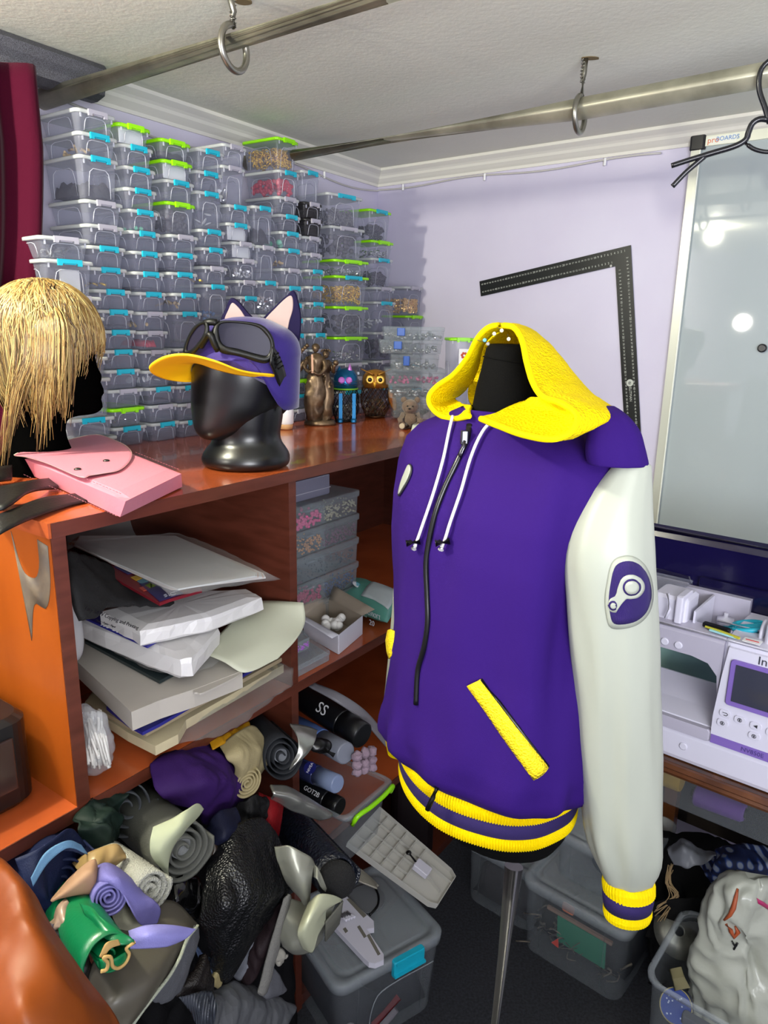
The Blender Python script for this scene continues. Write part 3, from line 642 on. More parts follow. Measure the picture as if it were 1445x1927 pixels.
# hood
def PYs(rows): return [[PY(*p) for p in r] for r in rows]
m_hood = M('yellow_waffle_knit', 'e6c900', 0.65, bump=(270, 1.0, 'voronoi'), spec=.1)
hd = MB()
hd.drape(PYs([[(938, 614, 1.03), (965, 618, 1.02), (981, 640, 1.0), (990, 680, .97), (1002, 720, .94), (1022, 748, .90), (1060, 762, .865), (1086, 786, .845), (1072, 814, .838), (1035, 826, .838)],
   [(942, 611, 1.06), (975, 614, 1.05), (998, 636, 1.03), (1012, 675, 1.0), (1030, 714, .96), (1052, 740, .925), (1088, 758, .885), (1112, 786, .865), (1090, 812, .850), (1045, 827, .845)],
   [(945, 612, 1.10), (985, 615, 1.10), (1018, 636, 1.08), (1048, 668, 1.05), (1075, 704, 1.02), (1100, 735, .98), (1128, 758, .935), (1142, 783, .895), (1110, 806, .865), (1060, 826, .852)],
   [(948, 616, 1.13), (990, 620, 1.13), (1028, 646, 1.12), (1062, 688, 1.10), (1090, 722, 1.07), (1118, 750, 1.04), (1150, 768, .99), (1160, 778, .93), (1120, 802, .885), (1075, 824, .862)]]), 44, 24, .0045, .0012, 60)
hd.drape(PYs([[(908, 786, .985), (930, 780, .985), (955, 769, 1.0), (985, 757, 1.0), (1010, 747, .96), (1045, 756, .90), (1078, 775, .862)],
   [(906, 788, .97), (932, 790, .95), (965, 785, .95), (1000, 778, .94), (1035, 775, .92), (1062, 780, .885), (1083, 785, .853)],
   [(905, 789, .95), (935, 799, .91), (975, 808, .885), (1012, 808, .88), (1045, 803, .872), (1070, 800, .858), (1085, 794, .846)],
   [(904, 788, .94), (938, 802, .89), (978, 817, .86), (1018, 825, .845), (1048, 824, .838), (1070, 815, .838), (1082, 801, .840)]]), 34, 18, .0045, .0012, 60)
hd.drape(PYs([[(945, 610, 1.06), (920, 616, 1.065), (899, 636, 1.075), (880, 672, 1.10), (852, 706, 1.13), (822, 727, 1.15), (808, 744, 1.15), (810, 762, 1.14), (828, 780, 1.11), (855, 787, 1.07), (883, 782, 1.03)],
   [(944, 616, 1.08), (922, 624, 1.09), (903, 646, 1.10), (890, 680, 1.12), (868, 712, 1.15), (842, 733, 1.17), (828, 748, 1.175), (829, 760, 1.17), (842, 770, 1.14), (860, 775, 1.10), (884, 774, 1.04)],
   [(944, 620, 1.12), (924, 630, 1.13), (906, 655, 1.14), (898, 690, 1.16), (888, 718, 1.19), (870, 738, 1.21), (858, 748, 1.21), (858, 754, 1.19), (864, 758, 1.16), (874, 762, 1.12), (888, 764, 1.07)]]), 44, 16, .0045, .0012, 60)
# back of the hood, closing it behind the neck
hd.drape(PYs([[(948, 616, 1.13), (990, 622, 1.14), (1028, 648, 1.13), (1090, 722, 1.08), (1150, 768, 1.0)], [(945, 614, 1.17), (975, 640, 1.20), (1000, 690, 1.22), (1040, 745, 1.18), (1090, 785, 1.08)], [(944, 620, 1.13), (910, 650, 1.16), (890, 700, 1.19), (880, 740, 1.19), (890, 770, 1.15)]]), 30, 14, .004)
hood = part(jk, 'hood', hd, m_hood, True)
rim = [(1078, 822, .838), (1035, 828, .836), (1000, 822, .848), (955, 808, .875), (905, 788, .935)]
band1 = MB()
r1 = [(940, 612, 1.03), (966, 616, 1.018), (982, 640, 1.0), (991, 680, .968), (1003, 720, .938), (1022, 747, .898), (1058, 760, .864), (1086, 784, .845), (1075, 812, .836), (1040, 826, .834), (985, 818, .856), (940, 802, .888), (905, 788, .938)]
r2 = [(945, 611, 1.06), (920, 616, 1.063), (899, 636, 1.073), (880, 672, 1.098), (852, 706, 1.128), (822, 727, 1.148), (808, 744, 1.15), (809, 762, 1.14), (827, 781, 1.11), (855, 788, 1.07), (883, 783, 1.03)]
for r_ in (r1, r2): band1.tube(catmull([PY(*p) for p in r_], 80), .0042, 8)
part(jk, 'hood_hem', band1, m_yrib, True)
# pins with round heads
for i, (px, py, px2, py2, c) in enumerate(((898, 640, 918, 647, 'grey'), (906, 641, 912, 640, 'blue'), (935, 616, 944, 622, 'pearl'), (926, 631, 930, 628, 'pearl'), (955, 629, 957, 638, 'pearl'))):
    a, b = PY(px, py, 1.00), PY(px2, py2, 1.0); t_ = thing('dressmaking_pin', ['steel pin with grey round head stuck across the neck', 'small pin with a pale blue head in the neck', 'pearl-headed pin at the very top of the hood', 'pearl-headed pin just below the hood edge', 'pearl-headed pin hanging from the hood edge'][i], 'pin', a, group='pins in the hood')
    part(t_, 'needle', MB().tube([a, b], .0005, 5), m_chrome, True); part(t_, 'head', MB().ball(b, .0026), M('pin_' + c, {'grey': '8a8a88', 'blue': '5fb2d8', 'pearl': 'dfe3c8'}[c], .3), True)
# ---------------------------------------------------------------- pipes, hooks, hanger, curtain, whiteboard, ruler
m_pipe = M('old_steel', 'c4c1aa', 0.45, .5, var=('85826f', 9, (1, 1, 1)), bump=(80, .15))
m_hook = M('zinc_hook', '9c9a90', 0.3, .95, bump=(60, .1))
ZP = 2.025
pa_ = PZ(1445, 140, ZP); pb_ = PZ(1092, 205, ZP); dP = (pa_ - pb_).normalized()
sA = (pb_ - V((KC.x, KC.y, ZP))).dot(nA) / (-dP.dot(nA)) * -1
def to_wallA(p, d): return p + d * ((V((KC.x, KC.y, p.z)) - p).dot(nA) / d.dot(nA))
w2 = to_wallA(pb_, -dP)
e2_ = PP(466, 327, V((KC.x, KC.y, 0)) + nA * .02, nA)
e2_.z = ZP
far = thing('ceiling_pipe', 'steel clothes pipe over the dress form, hung by one eye hook', 'pipe', e2_)
part(far, 'pipe_tube', MB().tube([e2_, pb_, pb_ + dP * .9], .0205, 24), m_pipe, True)
w1 = PZ(440, 78, 2.045); dn = (PZ(700, -1, 2.045) - w1).normalized(); w1a = to_wallA(w1, -dn)
near = thing('ceiling_pipe', 'nearer steel pipe running into the curtain corner at upper left', 'pipe', w1a)
part(near, 'pipe_tube', MB().tube([w1a, w1 + dn * 1.2], .0205, 24), m_pipe, True)
def eyehook(c, d, top, label):
    t = thing('eye_hook', label, 'hook', c, group=None)
    r = .033; x = V((d.y, -d.x, 0)).normalized(); ring = [c + V((0, 0, -.010)) + (x * math.sin(a) + V((0, 0, 1)) * math.cos(a)) * r + d * .006 * math.sin(a) for a in [2 * pi * i / 28 for i in range(26)]]
    part(t, 'ring', MB().tube(ring, .0058, 10), m_hook, True)
    part(t, 'stem', MB().tube([c + V((0, 0, r - .012)), V((c.x, c.y, ZC - .03)) + d * .002, top], .0052, 10), m_hook, True)
    mb = MB(); mb.tube([V((c.x, c.y, ZC - .045 + i * .0012)) + V((math.cos(i * 1.2), math.sin(i * 1.2), 0)) * .0052 for i in range(36)], .0009, 4)
    part(t, 'screw_thread', mb, m_hook, True)
eyehook(pb_.copy(), dP, V((pb_.x + .003, pb_.y, ZC)), 'steel eye hook holding the pipe above the dress form')
eyehook(w1.copy(), dn, V((w1.x - .006, w1.y - .01, ZC)), 'steel eye hook holding the nearer pipe at the top left')
hole = MB(); hc = V((pb_.x + .012, pb_.y, ZC - .0008)); hole.prism([(hc.x + .017 * math.cos(a) * (1 + .25 * noise.noise(V((a, 0, 0)))), hc.y + .010 * math.sin(a)) for a in [2 * pi * i / 16 for i in range(16)]], ZC - .0015, ZC - .0005)
solo('drill_hole', hole, M('hole_dirt', '6a5a3c', .9), 'ragged brown hole in the ceiling beside the far eye hook', 'hole')
hc = PZ(458, 2, ZC - .001); solo('drill_hole', MB().prism([(hc.x + .014 * math.cos(a) * (1 + .4 * noise.noise(V((a, 3, 0)))), hc.y + .012 * math.sin(a)) for a in [2 * pi * i / 16 for i in range(16)]], ZC - .003, ZC - .0005), M('hole_dirt', '6a5a3c', .9), 'brown crumbling hole in the ceiling beside the nearer eye hook', 'hole')
# coat hanger
hg = thing('coat_hanger', 'black plastic coat hanger hanging on the pipe at the right edge', 'coat hanger', PY(1440, 200, 1.385))
m_hang = M('hanger_black', '17171c', .25)
Yh = 1.385
def H(*pts): return [PY(x, y, Yh + (x - 1430) * -.0003) for x, y in pts]
part(hg, 'hook', MB().tube(catmull(H((1500, 170), (1492, 120), (1462, 108), (1434, 128), (1428, 165), (1440, 205), (1448, 232)), 30), .0045, 8), m_hang, True)
part(hg, 'arm', MB().tube(catmull(H((1450, 226), (1430, 224), (1416, 232), (1408, 250), (1404, 262), (1385, 274), (1340, 288), (1300, 300), (1263, 312)), 40), [.0050] * 28 + [.0046] * 12, 8), m_hang, True)
part(hg, 'arm', MB().tube(catmull(H((1330, 291), (1312, 306), (1290, 325), (1265, 351)), 20), .0045, 8), m_hang, True)
part(hg, 'inner_loop', MB().tube(catmull(H((1403, 270), (1420, 281), (1445, 286), (1480, 282), (1500, 262)), 20), .0036, 8), m_hang, True)
part(hg, 'arm', MB().tube(catmull(H((1448, 228), (1475, 240), (1500, 262), (1560, 285)), 20), .0050, 8), m_hang, True)
# curtain and cornice on the left
m_cur = M('burgundy_velvet', '38071a', .9, sheen=.1, spec=.05, bump=(300, .2))
def WA(px, py, off): return PP(px, py, V((KC.x, KC.y, 0)) + nA * off, nA)
c_r = WA(86, 220, .14); sR = (c_r - KC).dot(dA) + .02
g = []
for i in range(22):
    z = 2.052 - i * (2.052 - 1.335) / 21; row = []
    for j in range(70):
        s = sR - .0 + .62 * j / 69; f = .018 * math.sin(j * .75 + .5 * math.sin(i * .22)) + .012 * math.sin(j * .31 + 1)
        s2 = s + (.004 * math.sin(i * .4)) + max(0, (i - 4) / 17) ** 1.2 * .12 * (1 - j / 69)
        row.append(wallpt(dA, s2, z) + nA * (.14 + f))
    g.append(row)
cur = MB().sheet(g, .003); solo('curtain', cur, m_cur, 'dark burgundy velvet curtain hanging in folds at the left edge', 'curtain')
m_glit = M('dark_glitter', '3a3a40', .35, .5, bump=(900, 1.0), var=('6c6c78', 600))
pr = [(0.0, 0), (.050, 0), (.062, -.012), (.060, -.030), (.050, -.042), (.046, -.058), (.020, -.066), (.0, -.066)]
c_e = WA(172, 128, .06); sE = (c_e - KC).dot(dA)
mb = MB().loft([[wallpt(dA, s, ZC - .001 + z) + nA * (.052 + a) for a, z in pr] for s in (sE, sE + 1.3)], smooth=False)
solo('curtain_cornice', mb, m_glit, 'dark glittering cornice above the burgundy curtain', 'cornice')
# whiteboard
MW = axes(V((KC.x, KC.y, 0)), dB, -nB, V((0, 0, 1)))          # x along the right wall, -y into the room, z up
m_alu = M('white_aluminium', 'c9cbbd', .3, .2); m_board = M('gloss_whiteboard', 'a3acae', .035)
wb = thing('whiteboard', 'glossy whiteboard with a pale frame, hung on the wall behind the sewing machine', 'whiteboard', mat4=MW @ Matrix.Translation(V((1.10, 0, 1.0))))
X0, Z0, Z1, WW = 0, 0.0, 1.083, .95
part(wb, 'panel', MB().box((WW / 2 + .01, -.008, (Z0 + Z1) / 2), (WW - .01, .010, Z1 - .02)), m_board)
def frm(a, b): return MB().box(((a[0] + b[0]) / 2, -.010, (a[1] + b[1]) / 2), (max(.024, b[0] - a[0]), .020, max(.024, b[1] - a[1])))
part(wb, 'frame_rail', frm((0, Z0), (.012, Z1)), m_alu); part(wb, 'frame_rail', MB().box((WW / 2 + .01, -.010, Z1 - .012), (WW, .020, .024)), m_alu)
part(wb, 'frame_rail', MB().box((.018, -.0205, Z1 / 2), (.003, .004, Z1 - .05)), M('frame_lip', 'e6eadf', .3)); part(wb, 'frame_rail', MB().box((WW / 2 + .01, -.010, .012), (WW, .020, .024)), m_alu)
part(wb, 'corner_cap', MB().rbox((.009, -.012, Z1 - .013), (.040, .024, .036), .006, bev=.002), m_hang)
part(wb, 'magnet', MB().lathe([(.011, -.005), (.011, .003), (.008, .005)], 20, Matrix.Translation(V((.233, -.018, .555))) @ Matrix.Rotation(pi / 2, 4, 'X')), m_hang)
T3 = Matrix.Rotation(pi / 2, 4, 'X')
part(wb, 'sticker', MB().box((.070, -.0205, Z1 - .013), (.070, .001, .019)), M('sticker_white', 'd8dad0', .3))
part(wb, 'brand_lettering', text_mb('pro', .020, Matrix.Translation(V((.048, -.0212, Z1 - .012))) @ T3), M('print_orange', 'd0704a', .5))
part(wb, 'brand_lettering', text_mb('BOARDS', .0145, Matrix.Translation(V((.083, -.0212, Z1 - .011))) @ T3), M('print_blue', '4f7fc0', .5))
# L-square ruler hung on the wall
m_rul = M('black_anodised', '1c1e1f', .35, .3); m_num = M('ruler_print', 'b9bdb4', .5)
a0, b0, c0_ = V((.445, 1.738)), V((.950, 1.827)), V((1.045, 1.235))
def L2(p): return V((p[0], -.006, p[1]))
d1 = (V((.950, 1.827)) - V((.448, 1.738))).normalized(); d2 = (V((1.042, 1.262)) - V((.950, 1.827))).normalized(); wr = .048
P_o = V((.950, 1.827)); P_l = P_o - d1 * .508; P_b = P_o + d2 * .60
n1 = V((d1[1], -d1[0])); n2 = V((d2[1], -d2[0]))
if n1[1] > 0: n1 = -n1
if n2[0] > 0: n2 = -n2
inn_p = P_o + d2 * wr / abs(d2.dot(n1)) * 1.0 - d1 * wr
outl = [P_l, P_o, P_b, P_b + n2 * wr, inn_p, P_l + n1 * wr]
rm = MB(); rm.loft([[V((p[0], y, p[1])) for p in outl] for y in (-.003, -.0055)], smooth=False)
ru = thing('l_square_ruler', 'large black metal L-square ruler with white numerals hanging on a nail', 'ruler', mat4=MW @ Matrix.Translation(V((0, 0, 0))))
part(ru, 'blade', rm, m_rul)
nm_ = MB(); tk = MB()
ang1 = math.atan2(d1[1], d1[0]); ang2 = math.atan2(d2[1], d2[0])
for k in range(0, 49):
    for off, rev in ((.012, False), (.036, True)):
        p = P_l + d1 * (.010 + k * .0100) + n1 * off; v = (49 - k) if off < .02 else (45 - k)
        if v > 0 and (off < .02 or k < 45): text_mb(str(v), .0068 if v > 9 and v % 10 else .0085, MW.inverted() @ MW @ Matrix.Translation(V((p[0], -.0060, p[1]))) @ Matrix.Rotation(-ang1, 4, 'Y') @ T3, .0002, nm_)
for k in range(2, 58):
    for off in (.012, .036):
        p = P_o + d2 * (.012 + k * .0100) + n2 * off; v = k + 1 if off < .02 else k - 4
        if v > 0: text_mb(str(v), .0068 if v > 9 and v % 10 else .0085, Matrix.Translation(V((p[0], -.0060, p[1]))) @ Matrix.Rotation(-ang2, 4, 'Y') @ T3, .0002, nm_)
part(ru, 'numerals', nm_, m_num)
pl_ = P_o + d2 * .385 + n2 * .024
part(ru, 'maker_badge', MB().lathe([(.0105, 0), (.0105, .0006), (.010, .0008)], 20, Matrix.Translation(V((pl_[0], -.0060, pl_[1]))) @ Matrix.Rotation(pi / 2, 4, 'X')), m_num)
part(ru, 'maker_badge', text_mb('e', .018, Matrix.Translation(V((pl_[0], -.0070, pl_[1] + .001))) @ T3, .0002), m_rul)
pq = pl_ + d2 * .033
part(ru, 'maker_lettering', text_mb('ELITMAN', .0105, Matrix.Translation(V((pq[0], -.0062, pq[1]))) @ Matrix.Rotation(-ang2, 4, 'Y') @ T3, .0002), m_num)
part(ru, 'nail', MB().lathe([(.0015, 0), (.0015, .006), (.004, .0065), (.0036, .008)], 12, Matrix.Translation(V((inn_p[0] - .012, -.001, inn_p[1] + .001))) @ Matrix.Rotation(pi / 2, 4, 'X')), m_chrome)
# ---------------------------------------------------------------- sewing table and machine
ZB = .78
Mo = PZ(1245, 1420, ZB); MS = axes(Mo, dB, -nB, V((0, 0, 1)))
m_mach = M('machine_white', 'd5d3e2', .3, coat=.2); m_machg = M('machine_grey', 'b4b0c0', .35); m_vio = M('violet_trim', '7f66b4', .35); m_navy = M('navy_lid', '0d0930', .2, coat=.2)
m_table = M('burl_table', '5d3418', .25, var=('2f1a0d', 22), coat=.3); m_tedge = M('table_edge', '6b3f22', .3, var=('4a2813', 14))
tb = thing('sewing_table', 'brown burl-patterned table under the sewing machine', 'table', mat4=MS.copy())
TX0, TX1, TY0, TY1 = -.24, .72, -.012, .62
part(tb, 'tabletop', MB().box(((TX0 + TX1) / 2, (TY0 + TY1) / 2, -.0135), (TX1 - TX0, TY1 - TY0, .026)), m_table)
part(tb, 'edge_strip', MB().loft([[V((x, TY0 + y, z)) for y, z in ((0, -.001), (-.006, -.002), (-.009, -.010), (-.004, -.015), (-.007, -.020), (-.003, -.027), (0, -.027))] for x in (TX0, TX1)], smooth=False), m_tedge)
for x, y in ((-.12, TY1 - .05), (TX1 - .03, TY1 - .05), (TX1 - .03, TY0 + .06)):
    if 1: part(tb, 'leg', MB().box((x, y, (-.027 - ZB) / 2), (.035, .035, ZB - .027)), m_tedge)
part(tb, 'back_panel', MB().box(((TX0 + TX1) / 2, TY1 - .012, -.027 - .26), (TX1 - TX0, .012, .52)), M('under_table_dark', '1a120d', .6))  # dark board added to stand for the darkness under the table
sm = thing('sewing_machine', 'white and violet electronic sewing machine with its navy lid open', 'sewing machine', mat4=MS.copy())
def mb_box(x0, x1, y0, y1, z0, z1, r=.008, bev=.004): return MB().rbox(((x0 + x1) / 2, (y0 + y1) / 2, (z0 + z1) / 2), (x1 - x0, y1 - y0, z1 - z0), r, bev=bev)
part(sm, 'base', mb_box(-.16, .32, 0, .19, .002, .062, .02, .008), m_mach)
arm_low = MB().loft([[V((x, y, z)) for y, z in ((.004, .062), (.002, .080), (.010, .090), (.06, .100), (.13, .121), (.14, .118), (.14, .062))] for x in (-.16, .082)], smooth=False)
part(sm, 'free_arm', arm_low, m_mach)
part(sm, 'bed_cover', mb_box(-.15, .083, -.004, .012, .064, .088, .004, .004), m_machg)
part(sm, 'column', mb_box(.082, .32, .004, .18, .06, .272, .012, .004), m_mach)
part(sm, 'arm', MB().loft([[V((x, y, z)) for y, z in ((.004, zl), (.002, .262), (.010, .272), (.05, .274), (.05, .232), (.165, .232), (.165, .30), (.18, .30), (.18, zl), (.10, zl - .008))] for x, zl in ((-.16, .222), (.03, .222), (.06, .216), (.078, .196), (.084, .150))], smooth=False), m_machg)
part(sm, 'arm_rim', MB().tube([V((-.16, .006, .270)), V((.32, .006, .270))], .004, 8), m_mach)
# front panel and screen
fp = MB().loft([[V((x, y, z)) for x, z in ((.084, .066), (.083, .12), (.088, .20), (.094, .262), (.32, .262), (.32, .066))] for y in (.0035, -.004)], smooth=False)
part(sm, 'front_panel', fp, m_mach)
part(sm, 'violet_strip', MB().box((.203, -.0045, .0745), (.236, .002, .017)), m_vio)
part(sm, 'screen_frame', MB().rbox((.172, -.0005, 0), (.142, .09, .006), .006, Matrix.Translation(V((0, -.006, .198))) @ Matrix.Rotation(pi / 2, 4, 'X')), m_vio)
part(sm, 'screen', MB().box((.172, -.0095, .199), (.122, .002, .072)), M('screen_glass', '3a3c4a', .1, coat=.5))
part(sm, 'brand_lettering', text_mb('Innov-is', .022, Matrix.Translation(V((.178, -.0046, .252))) @ T3, .0004), M('print_grey', '3a3a44', .5))
part(sm, 'model_lettering', text_mb('NV850E', .0115, Matrix.Translation(V((.158, -.006, .0745))) @ T3, .0003), M('print_violet', '4d3d80', .5))
bt = m_mach; ink = M('button_ink', '2c2c34', .5)
for x, z, s in ((.098, .133, '\u21A9'), (.096, .113, 'o'), (.124, .130, 'n'), (.151, .128, '\u25C0'), (.151, .108, 'b'), (.178, .125, '\u25B6'), (.205, .122, 'x')):
    b_ = part(sm, 'button', MB().rbox((0, 0, 0), (.020, .0135, .003), .005, Matrix.Translation(V((x + .006, -.0055, z))) @ Matrix.Rotation(pi / 2, 4, 'X')), bt)
    mk_ = MB(); zc_ = V((x + .006, -.0078, z))
    if s == '\u21A9': mk_.tube([zc_ + V(p) for p in ((-.004, 0, .002), (.003, 0, .002), (.005, 0, 0), (.003, 0, -.003), (-.002, 0, -.003))], .0007, 4)
    elif s in '\u25C0\u25B6': k = -1 if s == '\u25C0' else 1; mk_.add([zc_ + V(p) for p in ((-.003 * k, 0, .0035), (-.003 * k, 0, -.0035), (.004 * k, 0, 0))], [(0, 1, 2)])
    else: mk_.tube([zc_ + V((.0035 * math.cos(a), 0, .0035 * math.sin(a))) for a in [pi * i / 4 for i in range(8)]], .0006, 4, closed=True); mk_.box(zc_, (.002, .0006, .004))
    part(sm, 'button_symbol', mk_, ink)
for x in (-.022, .004): part(sm, 'round_button', MB().lathe([(.0075, 0), (.0075, .003), (.006, .004)], 18, Matrix.Translation(V((x, .0045, .236))) @ Matrix.Rotation(pi / 2, 4, 'X')), m_mach)
part(sm, 'round_button', MB().lathe([(.0075, 0), (.0075, .002), (.006, .003)], 18, Matrix.Translation(V((.038, .0, .035))) @ Matrix.Rotation(pi / 2, 4, 'X')), m_mach)
# top tray parts
part(sm, 'thread_guide', MB().rbox((-.030, .065, .285), (.070, .075, .07), .01, bev=.006), m_mach)
g_ = MB(); g_.rbox((-.008, .045, .300), (.014, .06, .055), .004); g_.tube([V((-.03, .012, .33)), V((-.022, .010, .30)), V((-.028, .010, .28))], .003, 6); part(sm, 'thread_lever', g_, m_mach)
part(sm, 'tray_divider', MB().box((.016, .10, .262), (.004, .12, .07)), m_mach)
part(sm, 'spool_cap', MB().lathe([(.024, 0), (.026, .003), (.024, .006), (.006, .008), (.005, .02)], 28, Matrix.Translation(V((.128, .075, .276))) @ Matrix.Rotation(pi / 2, 4, 'Y')), m_mach)
part(sm, 'spool_pin', MB().tube([V((.05, .075, .277)), V((.128, .075, .277))], .0028, 8), m_mach)
part(sm, 'bobbin_winder', MB().rbox((.185, .075, .285), (.09, .085, .05), .01, bev=.006), m_mach)
bw = MB(); bw.lathe([(.016, 0), (.016, .014), (.004, .016), (.004, .024)], 24, Matrix.Translation(V((.045, .155, .242)))); part(sm, 'bobbin_post', bw, m_mach)
part(sm, 'warning_label', MB().rbox((.125, .020, .2755), (.030, .022, .001), .002), M('label_white', 'ececec', .4))
part(sm, 'warning_label', MB().box((.125, .020, .2765), (.022, .003, .0008)), M('label_red', 'd05050', .5))
# lid standing open
lid = MB().loft([[V((x, y, z)) for y, z in ((.186, zb), (.190, .300), (.196, .385), (.204, .402), (.215, .408), (.222, .400), (.214, .330), (.206, zb))] for x, zb in ((-.17, .318), (-.045, .314), (-.028, .285), (-.02, .279), (.32, .279))], smooth=False)
ldp = part(sm, 'lid', lid, m_navy)
part(ldp, 'lid_rim', MB().tube([V((-.17, .200, .402)), V((.32, .200, .402))], .006, 10), m_navy)
part(ldp, 'lid_recess', MB().rbox((.052, .186, .296), (.15, .012, .05), .004, bev=.003), m_navy)
# clear window and things inside the tray
part(sm, 'clear_cover', MB().box((-.068, .11, .315), (.08, .10, .004)), m_plas)
sc = thing('scissors', 'small scissors with teal handles lying in the top tray of the sewing machine', 'scissors', mat4=MS @ Matrix.Translation(V((.060, .085, .262))) @ Matrix.Rotation(-.25, 4, 'Y') @ Matrix.Rotation(.25, 4, 'Z'))
m_tealh = M('teal_handle', '12a5bd', .4)
for sg in (-1, 1):
    part(sc, 'blade', MB().loft([[V((-.085, sg * .001, 0)), V((-.085, sg * .002, .001))], [V((0, sg * .004, 0)), V((0, -sg * .006, .002))]], closed=False, caps=(False, False)), m_chrome)
    c = V((.042, sg * .016, 0)); lp = [c + V((.024 * math.cos(a), (.012 + .003 * sg) * math.sin(a), .0)) for a in [2 * pi * i / 20 for i in range(20)]]
    part(sc, 'handle', MB().tube(lp, .0050, 8, closed=True).tube([V((0, 0, 0)), V((.022, sg * .012, 0))], [.004, .006], 8), m_tealh)
sr = thing('seam_ripper', 'black and yellow seam ripper in the tray below the scissors', 'tool', mat4=MS @ Matrix.Translation(V((.060, .030, .276))))
part(sr, 'handle', MB().rbox((0, 0, .004), (.050, .012, .008), .003, yaw=-.1), m_blackp); part(sr, 'stripe', MB().rbox((.012, -.010, .002), (.07, .004, .004), .001, yaw=-.25), M('lime_stick', 'c0b93a', .5))
pb2 = thing('tape_measure', 'pale blue strip curled in the tray beside the seam ripper', 'tape', mat4=MS @ Matrix.Translation(V((.075, .018, .274))))
part(pb2, 'strip', MB().rbox((0, 0, .002), (.05, .007, .003), .002, yaw=-.12), M('pale_blue', '9fd3d6', .4))
gl = thing('glass_sheet', 'pale green translucent sheet standing behind the sewing machine', 'glass', mat4=MS @ Matrix.Translation(V((-.02, .28, 0))))
part(gl, 'pane', MB().box((-.05, 0, .13), (.18, .012, .26)), M('green_glass', '8fb5b2', .2, clear=.25, kind='tint'))
# ---------------------------------------------------------------- things standing on the cabinet
def ring_lr(pl, pr, ratio, n=32, back=None):       # ring through a left and a right point, depth = ratio x half width
    c = (pl + pr) / 2; h = (pr - pl) / 2; dv = V((-h.y, h.x, 0)); dv = dv if dv.y > 0 else -dv
    dv = dv.normalized() * h.length * ratio
    return [c + h * math.cos(2 * pi * j / n) + dv * math.sin(2 * pi * j / n) for j in range(n)]
def rowloft(rows, Y, ratio, n=32, sub=None, caps=(True, True), mb=None):
    # rows: (y, xl, xr) or (yl, xl, yr, xr) with optional depth offset last
    ks = []
    for r in rows:
        if len(r) <= 4: y, xl, xr = r[:3]; dy = r[3] if len(r) > 3 else 0; a, b = PY(xl, y, Y + dy), PY(xr, y, Y + dy); z = (a.z + b.z) / 2; a.z = b.z = z
        else: yl, xl, yr, xr, dy = r; a, b = PY(xl, yl, Y + dy), PY(xr, yr, Y + dy)
        ks.append((a, b))
    if sub:
        A = catmull([k[0] for k in ks], sub); B = catmull([k[1] for k in ks], sub); ks = list(zip(A, B))
    return (mb or MB()).loft([ring_lr(a, b, ratio, n) for a, b in ks], caps=caps)
def cut(outline, Yf, th, n=48, spline=True, mb=None, dirn=V((0, 1, 0)), bev=.25):
    # a flat piece with real thickness, cut to an outline
    o = closed_spline([(x, y, 0) for x, y in outline], n) if spline else [V((x, y, 0)) for x, y in outline]
    f = Yf if callable(Yf) else (lambda x, y: Yf); c = sum(o, V((0, 0, 0))) / len(o)
    P = [PY(p.x, p.y, f(p.x, p.y)) for p in o]; Q = [PY(c.x + (p.x - c.x) * .94, c.y + (p.y - c.y) * .94, f(p.x, p.y)) for p in o]
    mb = mb or MB(); mb.loft([Q, [p + dirn * th * bev for p in P], [p + dirn * th * (1 - bev) for p in P], [p + dirn * th for p in Q]], smooth=False); return mb
# --- black head with cap and goggles
m_blk = M('black_gloss_head', '0c0d0e', .3, bump=(8, .02))
YH = 1.43
hb = rowloft([(873, 386, 541), (866, 381, 545), (853, 383, 544), (842, 390, 538), (830, 399, 530), (815, 401, 527), (795, 398, 530), (770, 396, 533), (740, 398, 533)], YH, .92, sub=30)
rowloft([(827, 396, 412, -.04), (824, 381, 430, -.038), (812, 370, 462, -.03), (795, 365, 492, -.02), (775, 363, 520, -.01), (750, 362, 538, 0), (720, 362, 546, 0), (690, 363, 549, 0), (660, 366, 549, 0), (635, 376, 546, 0), (615, 398, 530, 0), (606, 430, 500, 0)], YH, .90, sub=40, mb=hb)
dz = 1.3205 - min(p.z for p in hb.v)
solo('mannequin_head', hb, m_blk, 'glossy black faceless mannequin head on the cabinet edge, wearing the cap', 'mannequin head')
cp = thing('cat_ear_cap', 'purple cap with yellow visor and two cat ears on the black head', 'cap', PY(463, 680, YH))
m_cap = M('purple_cap', '27106c', .7, bump=(700, .3), sheen=.3); m_vis = M('yellow_visor', 'f7c200', .6, bump=(700, .2)); m_ear = M('navy_felt', '1d1836', .9, spec=.1); m_earin = M('pale_pink_felt', 'a8938f', .9, spec=.1)
cap_rows = [(674, 360, 674, 565, 0), (669, 360, 669, 566, 0), (662, 361, 662, 566, 0), (640, 370, 640, 560, 0), (620, 386, 622, 545, 0), (606, 408, 608, 520, 0), (598, 432, 599, 498, 0), (595, 455, 596, 475, 0)]
cm_ = MB(); ck = [(PY(r[1], r[0], YH), PY(r[3], r[2], YH)) for r in cap_rows]; cA_, cB_ = catmull([k[0] for k in ck], 30), catmull([k[1] for k in ck], 30)
cr_ = [ring_lr(a, b, .96, 48) for a, b in zip(cA_, cB_)]; low_ = []
for f in (1, .75, .5, .25): low_.append([p + V((-.004 * f, 0, -f * .094 * (lambda q: q * q * (3 - 2 * q))(max(0, min(1, (math.cos(2 * pi * j / 48) - .25) / .6))))) for j, p in enumerate(cr_[0])])
cm_.loft(low_ + cr_); bv_cap = bvh_of(cm_); part(cp, 'crown', cm_, m_cap, True)
